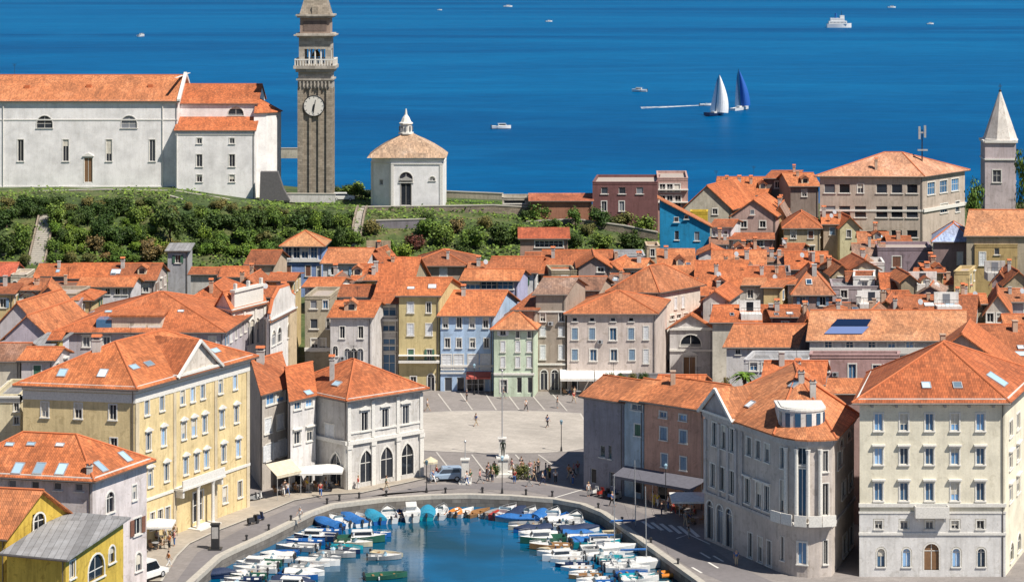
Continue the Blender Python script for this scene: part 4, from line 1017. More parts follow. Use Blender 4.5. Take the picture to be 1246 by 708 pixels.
# ---------------- the row along the back of the square ----------------
G_SQ = None
hf('light blue four-storey house with a red ground-floor awning, behind the square', 536, 600, 383, 354, 10.9, SKYB, OR3, skew=.26, nchim=0, chim=[(564, 359, 1.0, .6)],
   rows=[(0, [542, 558.7, 574.5, 591], 386, 399, 6, ''), (0, [544.5, 558.5, 575, 592], 411.5, 423, 6, ''), (0, [543.5, 558, 575.5, 591], 431.5, 449, 11, 'c', 'w'), (0, [545.5, 560.5], 459, 476, 9, 'dn'), (0, [578], 461, 476, 22, 'dv')], bands=[(0, 3.6, .3, .15), (0, 2.6, .2, .2)])
hf('olive yellow house with a stone balcony and two skylights in its roof', 485.5, 534.5, 358.6, 338.5, 13.7, (.58, .48, .25), OR1, skew=.3, nchim=0, sky=[(500, 351, 1.1, .7), (526, 349, 1.2, 1.2)],
   rows=[(0, [499.5], 368, 380.5, 7, 'c', 'w'), (0, [521.6], 368, 380.5, 5.5, ''), (0, [499.5, 522], 394, 408, 7, 'c', 'w'), (0, [500], 425, 439, 7, 'c', 'g'), (0, [522.5], 425, 441, 6, 's', 'g'), (0, [524.5], 455, 476.5, 8, 'ad'), (0, [503], 458, 476, 7, 'd')], bands=[(0, 4.2, .3, .9), (0, 5.1, .08, .95)])
hf('narrow house with three storeys of glazed verandas beside the olive yellow house', 453, 484.5, 368, 356.5, 12.2, (.55, .53, .52), OR2, skew=.25, nchim=0,
   rows=[(0, [469], 370.5, 384.5, 26, 'v', 'B'), (0, [469], 391, 403, 24, 'v', 'B'), (0, [470], 412, 427, 22, 'v', 'B'), (0, [470], 431, 455, 22, 'v', 'B')], bands=[(0, 9.7, .3, .35), (0, 7.9, .15, .1), (0, 6.0, .2, .12)])
hf('orange roofed house rising behind the glazed veranda house', 459, 497, 356, 314, 13.2, TAN, OR1, skew=.12, nchim=0, chim=[(478, 318, .5, .5)])
hf('grey white house with three round-arched windows above the loggia roof', 402, 452, 385, 367, 11.2, (.60, .57, .56), OR1, skew=.2, nchim=1,
   rows=[(0, [416.5, 439], 397, 411.5, 6, ''), (0, [422.5, 430.5, 438.5], 424, 439, 7, 'a'), (0, [408], 421, 433, 6, 'a')])
hf('tan house with blue-glazed top windows left of the grey white arched house', 371, 401.5, 361, 350, 12.8, (.42, .37, .28), OR2, kind='flat', D=9, skew=.1,
   rows=[(0, [381.5], 365.5, 375.5, 8, 'n'), (0, [396], 365.5, 375.5, 6, '', 'B'), (0, [382], 388, 400, 9, 'n'), (0, [399], 388, 400, 4, ''), (0, [383, 392], 412, 427, 8.5, '')], bands=[(0, 5.2, .5, .4)])
hf('house with a white roof terrace under a small orange roof', 371, 410, 348.5, 338.5, 12.6, WHITE, OR1, D=7, nchim=0, rows=[(0, [381, 398], 350.5, 356, 9, 'n')], auto=1)
hf('house with a long orange roof stepping down beside the glazed verandas', 412, 455.5, 360, 347.5, 12.0, (.50, .52, .60), OR2, skew=.2, nchim=0)
hf('upper orange roofed house behind the stepped roof', 428, 458.5, 341, 322, 11.6, GREY, OR1, skew=.2, nchim=1)
hf('green house at the corner of the square with a small hipped orange roof', 601, 650, 398, 378, 9.8, GREENW, OR3, kind='hip', D=10, Rh=2.0, skew=.15, nchim=0, oh=.5,
   rows=[(0, [612], 401, 408, 7, 's', 'w'), (0, [612, 630, 644], 415, 428, 5, 'c', 'w'), (0, [612, 630, 644], 434, 447, 5, 'c', 'w'), (0, [630, 644], 403, 411, 4, ''), (0, [613], 462, 478, 8, 'dv'), (0, [632, 645], 459, 478, 6, 'dn')], bands=[(0, 3.2, .3, .15)])
hf('brown grey house with two tall arches at street level', 652, 688, 357, 338, 14.0, (.36, .30, .25), BR1, skew=.35, nchim=0,
   rows=[(0, [660.5, 683], 380, 391, 6, ''), (0, [660.5, 683], 398, 409, 6, 'c', 'w'), (0, [660.5, 683], 420, 437, 6, 'c', 'w'), (0, [662, 675], 450, 474, 8, 'ad')], bands=[(0, 11.4, .2, .15), (0, 3.9, .25, .15)])
hf('house with a steep orange lean-to roof between the green house and the brown grey house', 625, 651.5, 377, 350, 11.8, (.40, .33, .28), OR1, kind='shed', D=14, skew=.3, nchim=0, rows=[(0, [634], 381, 394, 5, 'c', 'w')])
hf('pinkish white house with blue grey shutters over a long white awning', 690, 798, 380.5, 357, 11.3, (.60, .52, .48), OR3, kind='hip', D=12, Rh=2.2, skew=.2, nchim=0,
   rows=[(0, [699.5, 720.5, 746, 768], 386.5, 391, 6, 'n'), (0, [699.5, 720.5, 768], 399, 413, 7, 'c', 'b'), (0, [746], 399, 414, 8, '', 'B'), (0, [699.5, 769], 425, 438, 7, 'c', 'b'), (0, [722, 747], 425, 439, 8, '', 'B'), (0, [786], 397, 413, 6, 'c', 'w'), (0, [786], 425, 442, 6, 'c', 'w'), (0, [700, 725, 750], 459, 474, 9, 'dn')])
hc('large white house with a wide hipped roof, its sunlit side toward the harbour', (744, 351), (801, 352), (852, 343), 12.6, 3.0, (.66, .60, .54), OR3, nchim=0, oh=.6,
   rows=[(1, [822, 831], 362, 376, 3, 'c', 'w'), (1, [818, 826, 834, 843], 384, 389, 5, ''), (1, [809], 392, 405, 5, ''), (1, [808, 812], 420, 440, 4, 'c', 'w'), (0, [760, 780], 362, 373, 7, '')])
# white gable wall and veranda house
hf('house with a long blue violet glazed veranda above the light blue house', 562, 630, 340.5, 328, 11.6, (.44, .44, .64), OR3, skew=.25, nchim=0, rows=[(0, [575, 595, 615], 342.5, 352, 19, 'v', 'B')])
hf('white gabled house with an orange roof at the foot of the hill', 593, 652, 331, 313, 11.2, (.74, .74, .78), OR2, skew=.22, nchim=0, auto=1)
hf('brown house with a low pyramid roof below the hillside trees', 497, 567, 322, 310, 10.6, (.42, .33, .27), OR2, kind='hip', D=11, Rh=1.7, skew=.15, nchim=0, chim=[(545, 315, 1.1, .45)], rows=[(0, [507, 539.5], 325, 336, 8, 'c', 'w')], oh=.6)
hf('low brown house with an orange roof right of the pyramid roofed one', 571, 598, 328, 319.5, 10.2, TAN, OR2, skew=.1, nchim=1)
# ---------------- foot of the hill ----------------
t, p = hf('blue house with a tan pyramid roof and glazed upper storey', 344, 392, 297.5, 284.5, 11.9, (.22, .32, .58), (.58, .24, .10), kind='hip', D=7, Rh=1.9, skew=.05, nchim=0, oh=.6,
   rows=[(0, [351, 361, 371, 382], 299.5, 314.5, 8, 'v', 'B'), (0, [351, 375], 323, 336, 6, 'c', 'r'), (0, [388], 324, 340, 5, '')], bands=[(0, wz(317.5, 400), .35, .4)])
hf('grey house with a sunlit ochre side wall left of the blue house', 300, 333, 321, 305, 10.8, (.55, .43, .33), OR2, skew=.15, nchim=0)
hf('orange roofed house with a white side gable right of the blue house', 393, 444, 319.5, 302.5, 11.0, (.60, .58, .60), OR1, skew=.2, nchim=0, auto=1)
hf('small house with an open balcony at the foot of the hill', 268, 300, 336, 325, 9.6, (.52, .48, .50), OR1, skew=.1, nchim=0, auto=1)
hf('small grey hut with a flat metal roof among the hillside shrubs', 204, 229, 305, 300, 12.0, (.42, .42, .45), M_leadroof, kind='shed', D=5, skew=0, nchim=0, auto=1)
hf('small orange roofed house in front of the terraced slope', 232, 262, 333, 326, 9.6, GREY, OR1, skew=.1, nchim=0, auto=1)
hf('long low house with an orange roof and a round dormer under the garden slope', 126, 188, 340, 321, 9.4, (.50, .42, .40), OR1, skew=.05, nchim=1, sky=[(141, 331, 1.6, 1.6)], auto=1)
hf('dark walled house with an orange roof beside the stone steps', 84, 127, 338, 321, 9.6, MAUVE, OR1, skew=.05, nchim=0, auto=1)
hf('orange roofed house with grey walls by the dark green shed', 44, 83, 335, 322, 9.6, (.36, .30, .34), OR1, skew=.05, nchim=1, auto=1)
hf('low red roofed house at the left edge under the hill', -14, 14, 335, 320, 9.4, GREY, (.58, .12, .06), skew=0, nchim=0, auto=1)
hf('narrow cream house with an arched window at the left edge', 13, 32, 335, 330, 9.6, (.62, .55, .45), OR1, kind='flat', D=7, skew=0, rows=[(0, [18], 342, 358, 6, 'a')])
hf('white house with a row of small windows under a low orange roof', 96, 160, 348, 337, 9.8, (.62, .60, .64), OR1, skew=.1, nchim=0, rows=[(0, [101, 112, 120, 131, 143, 152], 351, 358.5, 5.5, '')])
hf('terrace house with a parasol roof terrace behind the great orange roof', 45, 92, 358, 352, 10.0, (.44, .36, .28), OR1, kind='flat', D=8, skew=.1, auto=1)
# ---------------- big roofs at left ----------------
t, p = hf('long grey house under a great orange roof with three small skylights', 66, 272, 403, 352, 11.8, (.46, .42, .46), OR1, D=22, skew=.12, kind='hip', Rh=3.6, nchim=0,
   sky=[(112, 380, 1.0, .6), (132, 379.5, 1.0, .6), (151, 379.5, 1.0, .6), (220, 379, .9, .6)], auto=1)
m = MB(); Yd = p[0][1]+.8; x0, x1, x2 = wx(117, Yd), wx(136, Yd), wx(197, Yd); zt = wz(385, Yd)
m.box(x1, x2, Yd, Yd+7.5, 11.2, zt); d = m.build('dormer', plaster((.66, .58, .48)), t)
m = MB(); m.box(x1-.3, x2+.3, Yd-.4, Yd+7.6, zt, zt+.22); m.build('dormer_roof', roofmat(OR1), d)
m = MB()
for u0, u1 in ((157, 177), (180, 195)): m.box(wx(u0, Yd), wx(u1, Yd), Yd-.06, Yd+.02, wz(419, Yd), wz(396, Yd))
m.build('dormer_panel', M_frame, d)
m = MB(); m.box(x0, x1-.05, Yd, Yd+3, 11.3, wz(389, Yd)); m.build('roof_conservatory', M_glassb, t)
hf('house with a broad orange roof rising behind the great roof', 214, 290, 374, 341, 12.6, (.50, .45, .42), OR1, skew=.1, kind='hip', Rh=2.6, D=15, nchim=1, sky=[(199, 357, 1, 1)])
hf('house with an orange roof at the far left, second row', 0, 44, 392, 368, 10.6, (.52, .48, .50), OR1, skew=.3, kind='gy', D=12, nchim=0)
hf('mauve grey house with a wide gabled roof at the left edge', 6, 62, 410, 384, 11.4, (.48, .42, .48), OR1, skew=.25, kind='gy', D=13, nchim=0, auto=1)
hf('small orange roof house in front of the mauve grey gabled house', 26, 64, 437, 423, 12.6, (.60, .55, .55), OR1, skew=.2, nchim=0, auto=1)
hf('brownish roofed house at the left edge', -20, 24, 438, 418, 12.4, (.62, .56, .46), BR1, skew=.1, nchim=0, auto=1)
hf('cream house with a rounded white cornice against the yellow palace', -8, 25, 481, 474, 15.0, (.66, .58, .40), M_leadroof, kind='flat', D=9, skew=0, rows=[(0, [20], 490, 500, 6, ''), (0, [20], 507, 516, 6, '')], cornice=1)
hf('low white house with a sloping roof between the orange roofs at left', 38, 62, 420, 412, 11.6, (.60, .58, .64), M_leadroof, kind='shed', D=6, skew=.2, nchim=0)
hf('mustard walled narrow house by the great orange roof', 62, 71, 413, 405, 12.2, (.60, .45, .12), OR1, D=6, skew=0, nchim=0)
# white church-like buildings
def whitefront(label, L, C, Rr, ze, Rh, arch_us, vt, vb):
    t, p, S, pl, ro = hc(label, L, C, Rr, ze, Rh, (.74, .72, .71), OR1, kind='gy', nchim=0, oh=.3, rows=[(1, arch_us, vt, vb, 5, 'a')], cornice=.8)
    return t, S
t, S = whitefront('white baroque church with tall arched panels and a raised attic', (262, 373), (282, 376), (323, 366), 13.2, 2.2, [301, 307, 313], 390, 420)
m = MB(); s1 = S[1]; s1.box(m, .6, s1.L-.6, -.5, .05, 13.3, 15.4); s1.box(m, .4, s1.L-.4, -.6, .25, 15.4, 15.75)
for x in (.8, s1.L-1.2, s1.L/2-.2): s1.box(m, x, x+.4, -.3, .1, 15.75, 16.6)
m.build('attic', M_frame, t); m = MB(); 
for x in (.1, s1.L*.33, s1.L*.66, s1.L-.6): s1.box(m, x, x+.5, -.02, .16, .2, 12.4)
m.build('pilaster', M_frame, t)
t, S = whitefront('white baroque church with a curved orange-edged gable wall', (324, 385), (329, 388), (359, 373), 12.0, 2.0, [333, 340, 352], 402, 420)
m = MB(); s1 = S[1]; pts = [(0, 12), (s1.L, 12), (s1.L, 13.6), (s1.L*.85, 14.2), (s1.L*.75, 15.4), (s1.L*.35, 15.6), (s1.L*.12, 14.4), (0, 12.6)]
fr = [s1.at(x, .05, z_) for x, z_ in pts]; bk = [s1.at(x, -.45, z_) for x, z_ in pts]; m.poly(fr); m.poly(bk[::-1])
for i in range(len(fr)): j = (i+1) % len(fr); m.poly([fr[i], bk[i], bk[j], fr[j]])
m.build('gable_wall', plaster((.72, .70, .68)), t); m = MB(); m.path([s1.at(x, -.2, z_+.1) for x, z_ in pts[2:]], .28, 6); m.build('gable_coping', M_ridge, t)
m = MB(); s1.box(m, s1.L-3.2, s1.L-.1, .02, .3, 0, 11.4); m.build('side_wall', plaster((.60, .48, .32)), t)
# between the yellow palace and the loggia
hc('grey white house with a wide cream awning between the two harbour palaces', (297, 452), (319, 479), (353, 469), 11.3, 2.6, (.46, .42, .38), OR1, kind='gy', nchim=0, oh=.4, chim=[(317, 440, 1.3, .9)],
   rows=[(1, [329, 341.5], 479, 492, 10, '', 'B'), (1, [326, 341], 509, 527, 8, 'c', 'w'), (1, [327.5, 343], 540, 560, 8, 'cs', 'w'), (1, [328, 343], 580, 598, 9, 'dn')])
hc('narrow white house left of the pointed-arch palace', (344, 464), (353.5, 487), (384, 480), 10.6, 2.7, (.68, .66, .66), OR1, kind='gy', nchim=0, oh=.3, sky=[(375, 478, 1.2, .8)],
   rows=[(1, [361.5, 377], 525, 540, 7.5, 'h'), (1, [362, 376], 489, 498, 8, '', 'B'), (1, [363, 377], 575, 592, 8, 'dn')])
# foreground left
rows = [(1, [134], 598, 623, 9, 'a'), (1, [163.5], 590, 608, 5, ''), (1, [167], 630, 650, 9, 's', 'r'), (1, [168.5], 672, 694, 7, 'a'), (1, [135], 648, 668, 8, 'c', 'r'), (0, [15, 43, 70, 96], 584, 593, 9, 'n')]
hc('white house with a big hipped orange roof and blue skylights in the left foreground', (-60, 571), (112.5, 580), (178.5, 557), 12.8, 2.9, (.66, .60, .60), (.58, .160, .055), z0=-1, rows=rows, nchim=0, oh=.6, cornice=.7,
   sky=[(22, 570, 1.0, 1.5), (48, 570, 1.0, 1.5), (75, 571, 1.0, 1.5), (122, 568, 1.0, 1.5), (152, 556, 1.0, 1.5), (12, 541, .9, .5), (38, 540.5, .9, .5), (73, 541.5, .9, .5)], chim=[(109, 574, .5, .5)])
# yellow houses bottom left
ze = 10.9; Lp, Cp, Rp2 = P(-70, 646, ze), P(7, 650, ze), P(86, 627, ze)
t = thing('town_house', 'bright yellow gabled house with an arched window, bottom left corner', 'house', (Cp[0], Cp[1], -.4))
p = [Lp, Cp, Rp2, (Lp[0]+Rp2[0]-Cp[0], Lp[1]+Rp2[1]-Cp[1])]
M_yel = plaster((.62, .43, .07), 'yellow_plaster', .8)
S, pl, ro = volume(t, p, -.4, ze, 'gx', 3.1, M_yel, roofmat((.60, .170, .058)), nchim=0, oh=.5, rows=[(1, [46], 624, 643, 13, 'av')])
ze = 10.1; L, C, Rr = P(8, 672, ze), P(80, 679, ze), P(150, 645, ze)
t = thing('annex', 'yellow annex with a flat grey sheet roof and arched openings, bottom left', 'annex', (C[0], C[1], -.4))
p = [L, C, Rr, (L[0]+Rr[0]-C[0], L[1]+Rr[1]-C[1])]
volume(t, p, -.4, ze, 'shed', 1.0, M_yel, M_leadroof, nchim=0, oh=.5, rows=[(1, [117], 674, 704, 19, 'av'), (1, [136], 664, 684, 7, 'a'), (1, [88], 682, 703, 6, '')], gut=True)
# ---------------- right of the square: grey, white-blue and pink buildings ----------------
ze = 11.1; a0, a1, a2, a3 = P(709, 480, ze), P(725, 484, ze), P(765, 486, ze), P(858, 500, ze)
base = [(8.3, 269.9), (13.2, 266.0), (21.6, 259.2)]
dn_ = Vector((.62, .78))
def seg(label, q0, q1, ze, dep, wall, roof, Rh, kind='gx', **k):
    p = [q0, q1, (q1[0]+dn_.x*dep, q1[1]+dn_.y*dep), (q0[0]+dn_.x*dep, q0[1]+dn_.y*dep)]
    t = thing('town_house', label, 'house', (q0[0], q0[1], -.3)); s = volume(t, p, -.3, ze, kind, Rh, plaster(wall), roof if not isinstance(roof, tuple) else roofmat(roof), **k); return t, s
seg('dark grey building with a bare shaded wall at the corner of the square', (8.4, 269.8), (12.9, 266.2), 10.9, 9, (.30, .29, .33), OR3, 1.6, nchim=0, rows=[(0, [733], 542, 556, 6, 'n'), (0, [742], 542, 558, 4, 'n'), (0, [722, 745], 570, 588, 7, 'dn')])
seg('narrow pale blue house between the dark grey and the pink house', (13.0, 266.1), (15.1, 264.4), 11.2, 9, (.42, .52, .60), OR3, 1.6, nchim=0, rows=[(0, [776], 516, 530, 7, 'c', 'g'), (0, [775], 492, 499, 12, '', 'B'), (0, [776], 583, 600, 10, 'dn')])
seg('pink house with pale blue shutters beside the quay', (15.2, 264.3), (21.6, 259.2), 11.4, 10, (.62, .36, .27), OR3, 1.9, nchim=1,
    rows=[(0, [807, 831, 853], 501, 508, 8, '', 'B'), (0, [807.5, 831.5, 854], 520, 535, 8, 'c', 'b'), (0, [808.5, 831.5], 552, 568, 7, 'c', 'b'), (0, [853], 556, 578, 8, 'c', 'b'), (0, [806, 838], 590, 608, 12, 'dn')])
# roofs behind the pink house
hf('low house with an orange roof and a planted terrace behind the pink house', 799, 850, 471, 457, 11.2, (.45, .36, .3), OR1, skew=.3, nchim=0)
t, p = hf('flat roofed house with a dark terrace full of plants behind the grey building', 733, 797, 470, 462, 10.6, (.22, .21, .22), M_leadroof, kind='flat', D=8, skew=.3)
# middle right
hf('cream house with an L-shaped orange roof beside the small classical chapel', 867, 968, 391, 372, 9.8, (.62, .58, .50), OR1, skew=.2, nchim=1, rows=[(0, [937, 952], 393, 398, 7, 'n')])
hf('white walled house with a wide orange roof and a curved terrace', 884, 968, 421, 395, 11.0, (.62, .60, .60), OR1, skew=.35, nchim=0, rows=[(0, [898], 424, 431, 6, ''), (0, [925], 426, 433, 12, 'v')])
hf('white terrace house with a balustrade below the orange roofs', 905, 985, 438, 432, 12.2, (.58, .58, .60), M_leadroof, kind='flat', D=6, skew=.3, rows=[(0, [917, 932, 947, 960], 441, 451, 9, 'v', 'B')])
t, p = hf('long mauve house with a solar panel on its roof and a loggia of blue windows', 985, 1172, 413, 378, 13.0, (.50, .50, .52), OR3, skew=.2, nchim=0, D=15, Rh=2.5,
   rows=[(0, [1008, 1034, 1061, 1085, 1107], 415, 424.5, 9, 'v', 'B'), (0, [1037], 443, 462, 9, '', 'B'), (0, [1066, 1080], 444, 468, 9, '', 'B'), (0, [1005], 441, 455, 9, '')], bands=[(0, 11.3, .3, .9)])
pls = roofplanes(p, 13.0, 2.5, 'gx', .45)[0]
for us, vs in (((1012, 1057, 1049, 1003), (398.5, 398.5, 407, 407)), ((1019, 1060, 1055, 1011), (389.5, 389.5, 397.5, 397.5))):
    hs = [raypt(pls, u, v) for u, v in zip(us, vs)]
    if all(hs):
        m = MB(); q = [h[0]+h[1]*.18 for h in hs][::-1]; m.slab([tuple(x) for x in q], .08); m.build('solar_panel', M_solar, t)
m = MB(); S0 = Side(p[0], p[1]); S0.box(m, 0, S0.L, .02, .14, 0, 11.1); m.build('lower_wall', plaster((.46, .30, .27)), t); 
for o in [c for c in bpy.data.objects if c.parent == t and c.name.startswith('lower_wall')]: bpy.data.objects.remove(o)
m = MB(); S0.box(m, -.1, S0.L+.1, .8, .95, 11.3, 12.1); m.build('parapet', M_frame, t)
hf('mauve house standing below the solar-panelled roof', 985, 1094, 432, 428, 14.2, (.44, .28, .27), M_leadroof, kind='flat', D=2.4, skew=.2, rows=[(0, [1037], 443, 461, 9, '', 'B'), (0, [1066.5, 1080.5], 444, 468, 9, '', 'B'), (0, [1004], 440, 452, 9, '')])
hf('house with two pale skylights in a wide orange roof', 1100, 1184, 391, 360, 12.2, (.45, .42, .4), OR1, skew=.25, nchim=1, sky=[(1130.5, 371, 1.4, 1.0), (1156, 372, 1.4, 1.0)])
hf('pale gabled house with two dark attic windows', 1199, 1229, 379, 359, 11.6, (.60, .54, .48), OR1, kind='gy', D=10, skew=.2, nchim=0, rows=[(0, [1205, 1217], 381, 392, 8, '')])
hf('large orange roofed house behind the palazzo with a blue skylight', 1172, 1262, 437, 392, 13.6, (.50, .44, .40), OR1, skew=.35, nchim=1, sky=[(1240, 431, 1.6, 1.0)], D=14, Rh=3.0)
# tall parapet gable behind the palazzo
hf('beige house with a bare stone parapet gable directly behind the palazzo', 1095, 1246, 461, 406, 15.8, (.55, .47, .40), OR1, kind='gy', D=9, skew=.3, nchim=1, chim=[(1171, 416, 1.6, .9)])
hf('small mauve house with an orange lean-to roof left of the palazzo', 1008, 1068, 478, 465, 14.4, (.36, .25, .24), OR3, skew=.2, nchim=0, kind='shed', D=5)
hf('house with an orange roof and small round vents behind the round-cornered palace', 930, 1000, 466, 440, 14.0, (.42, .38, .36), OR1, skew=.2, nchim=2, D=9)
# ---------------- upper right quarter ----------------
hf('flat roofed dark red house with a terrace above the garden trees', 721, 800, 222, 214, 18.4, (.19, .085, .085), (.60, .25, .16), kind='flat', D=14, skew=.1,
   rows=[(0, [735.5, 757, 778.5], 228, 236, 8, 'n'), (0, [735, 756.5], 245, 257, 6, '')], name='red_house')
hf('house with open white balconies beside the dark red house', 800, 837, 217, 212, 18.8, (.52, .34, .30), (.6, .3, .2), kind='flat', D=14, skew=.05,
   rows=[(0, [806, 815, 824], 224, 234, 7, 'v'), (0, [806, 815, 825], 238, 252, 7, 'v')], bands=[(0, 16.6, .2, .7), (0, 14.2, .2, .7)])
t = hf('bright blue house with a roofline sloping down to the right', 803, 864, 275, 243, 13.9, (.008, .24, .48), OR3, kind='shr', D=4.5, skew=.05, nchim=0,
   rows=[(0, [823.5], 281, 292, 5, 'n'), (0, [848], 282, 293, 6, 'n'), (0, [835], 262, 266.5, 5, 'n'), (0, [823], 264, 270, 6, 'n')])
hf('white house with small windows right of the bright blue house', 866, 890, 276, 268, 13.6, (.66, .64, .66), OR1, skew=.3, nchim=0, rows=[(0, [869, 876, 883], 281, 288, 3.5, '')], D=8)
hf('yellow walled attic house above the bright blue house', 840, 861, 258, 253, 15.0, (.66, .46, .05), (.6, .3, .2), kind='flat', D=3, skew=.1)
hf('beige house with a wide gable and orange roof near the shore', 832, 890, 253, 226, 14.2, (.50, .46, .38), OR1, kind='gy', skew=.5, D=13, nchim=1, rows=[(0, [870], 254, 261, 6, '')])
hf('long orange roofed house at the shore right of the beige gable', 870, 935, 237, 216, 15.0, (.50, .42, .36), OR1, skew=.2, nchim=2)
hf('pink gabled house with two square windows', 890, 944, 262, 243, 14.0, (.46, .32, .29), OR1, kind='gy', skew=.3, D=12, nchim=0, rows=[(0, [905, 928], 269, 277, 7, ''), (0, [915.5], 255, 261, 5, 'n')])
hf('low pink house with awnings below the pink gabled house', 890, 940, 291, 286, 11.6, (.42, .26, .24), OR2, skew=.1, kind='shed', D=4, nchim=0, rows=[(0, [897, 910, 925], 293, 300, 8, 'v')])
hf('dark house with a terrace and white pergola at the skyline', 932, 966, 217, 208, 18.0, (.20, .16, .15), OR2, kind='shed', D=8, skew=.3, nchim=1, rows=[(0, [946, 957], 221, 229, 6, '')])
hf('orange roofed dark house left of the school', 962, 996, 226, 211, 17.6, (.30, .24, .21), OR1, skew=-.1, D=12, nchim=1, auto=1)
hf('cream house with a hipped orange roof and a black terrace screen', 954, 998, 276, 261, 12.6, (.52, .42, .28), OR1, kind='hip', D=10, Rh=2.2, skew=.1, nchim=0, auto=2)
hf('small cream gabled house with an orange side roof below the school', 1022, 1046, 276, 264, 12.2, (.66, .60, .38), OR1, kind='gy', D=9, skew=-.1, nchim=1, rows=[(0, [1033], 280, 289, 5, '')])
hf('house with an orange roof between the two cream houses', 1002, 1024, 272, 262, 12.6, (.48, .38, .30), OR1, skew=.1, nchim=1, auto=1)
hf('low house with a small orange roof in front of the school', 1046, 1080, 294, 283, 11.0, (.40, .33, .28), OR2, skew=.1, nchim=1, auto=1)
hf('stone house with a brown roof in the middle of the upper quarter', 1040, 1076, 311, 297, 10.6, (.34, .28, .24), BR1, skew=.1, nchim=2, auto=1)
hf('mauve stepped house with a blue terrace', 1068, 1134, 302, 297, 12.0, (.30, .23, .27), (.5, .3, .25), kind='flat', D=8, skew=.1, rows=[(0, [1091], 312, 325, 10, 'c', 'r'), (0, [1122], 318, 327, 9, '', 'B')])
hf('dark mauve house in front of the olive house', 1136, 1184, 292, 285, 14.2, (.28, .20, .20), (.4, .38, .45), kind='hip', D=9, Rh=2.4, skew=.2, nchim=0, rows=[(0, [1168], 307, 322, 6, 'c', 'w')])
hf('olive yellow house with a single white window at the right edge', 1186, 1238, 298, 284, 14.0, (.46, .33, .15), OR1, skew=.2, nchim=0, kind='flat', D=9, rows=[(0, [1195.5], 307, 323, 7, 'c', 'w'), (0, [1213], 302, 310, 6, 'n')])
hf('large house with a broad orange roof at the right edge below the church tower', 1176, 1275, 286, 252, 15.6, (.42, .36, .28), OR3, skew=.3, D=16, Rh=3.2, nchim=0)
hf('small house under the right edge with a cream wall', 1145, 1180, 347, 340, 9.6, (.58, .52, .40), OR2, skew=.1, kind='shed', D=5, nchim=1, auto=1)
# middle band of the right quarter
hf('orange roofed house with a pyramid roof in the dense right quarter', 965, 1013, 355, 322, 11.2, (.40, .28, .25), (.66, .26, .12), kind='hip', D=10, Rh=3.4, skew=.05, nchim=1, auto=1)
hf('house with an orange roof behind the pyramid roofed one', 958, 1006, 327, 307, 11.0, (.5, .42, .36), OR1, skew=.1, nchim=2)
hf('mauve house with a row of dark windows under a terrace', 1012, 1074, 349, 344, 10.8, (.40, .34, .36), M_leadroof, kind='flat', D=8, skew=.1, rows=[(0, [1027, 1054], 353, 362.5, 8, '')])
hf('grey house with three dark windows under an orange roof', 1074, 1116, 350, 333, 10.8, (.46, .42, .42), OR1, skew=.1, nchim=0, rows=[(0, [1079, 1090, 1103], 352, 362, 7, '')])
hf('small house with a low orange roof above the mauve row', 1032, 1062, 342, 331, 10.8, (.50, .44, .42), OR2, skew=.1, nchim=0, D=6)
hf('long mauve house with an orange roof in the right quarter', 893, 955, 350, 325, 10.6, (.38, .28, .30), OR1, skew=.05, nchim=2, rows=[(0, [934], 358, 364, 5, 'n')])
hf('house with a tall orange lean-to roof and white lower wall', 845, 893, 359, 318, 10.4, (.62, .56, .50), OR1, kind='shed', D=13, skew=.25, nchim=1, rows=[(0, [882], 362, 367, 8, 'n')])
hf('white house with a small orange roof and blue windows', 848, 878, 337, 318, 10.4, (.68, .66, .66), OR1, skew=.1, nchim=0, rows=[(0, [859, 867], 340, 347, 6, 'v', 'B')])
hf('house with a square orange roof below the bright blue house', 803, 845, 336, 304, 9.4, (.50, .42, .38), OR1, skew=.05, kind='shed', D=11, nchim=1)
hf('white house with a small stepped gable below the bright blue house', 850, 880, 309, 302, 11.2, (.70, .68, .68), OR1, kind='gy', D=6, skew=.1, nchim=0)
hf('house with a round metal tank terrace in the right quarter', 900, 962, 332, 324, 11.8, (.34, .27, .25), M_leadroof, kind='flat', D=8, skew=.1, auto=1)
hf('house with an orange roof cut by a dark timber terrace', 868, 930, 324, 305, 11.0, (.42, .34, .32), OR1, skew=.1, nchim=1)
hf('brown house with a red roof and white veranda in the garden', 633, 691, 290, 278, 11.8, (.40, .26, .21), (.50, .12, .05), skew=.0, nchim=0, kind='shed', D=6, rows=[(0, [662, 675, 686], 284.5, 296, 11, 'v')][:0]+[(0, [668], 293, 301, 34, 'v')])
hf('orange roofed house with a small grey gable behind the square', 658, 740, 332, 305, 10.8, (.34, .24, .22), OR1, skew=.1, nchim=1, kind='gx')
hf('small grey house with a pointed gable and dark window', 704, 742, 324, 312, 12.4, (.36, .28, .26), OR1, kind='gy', D=8, skew=0, nchim=0, rows=[(0, [731], 325.5, 331, 8, '')])
hf('long brown roofed gabled house behind the brown grey house', 690, 728, 352, 337, 12.4, (.50, .38, .30), BR1, kind='gx', skew=.3, nchim=0)
hf('grey house with a rounded glass roof behind the white hipped house', 745, 785, 312, 296, 11.8, (.46, .46, .48), M_leadroof, kind='flat', D=8, skew=0, rows=[(0, [757, 774], 316, 327, 14, 'v', 'B')])
hf('small stone house beside the glass-roofed house', 787, 803, 300, 294, 12.0, (.58, .45, .32), OR2, kind='flat', D=6, skew=0, rows=[(0, [794], 303, 312, 5, '')])
hf('orange roofed house at the left of the grey gable, under the garden', 640, 660, 318, 308, 11.6, (.36, .22, .2), OR2, skew=.1, nchim=0)
hf('brown grey house with a wide low roof at the right edge', 1214, 1262, 366, 352, 11.2, (.38, .32, .34), OR2, skew=.1, nchim=1, auto=1)
hf('orange roofed house on the right edge under the pale gabled house', 1226, 1275, 402, 383, 12.0, (.48, .42, .44), OR1, skew=.1, nchim=1)
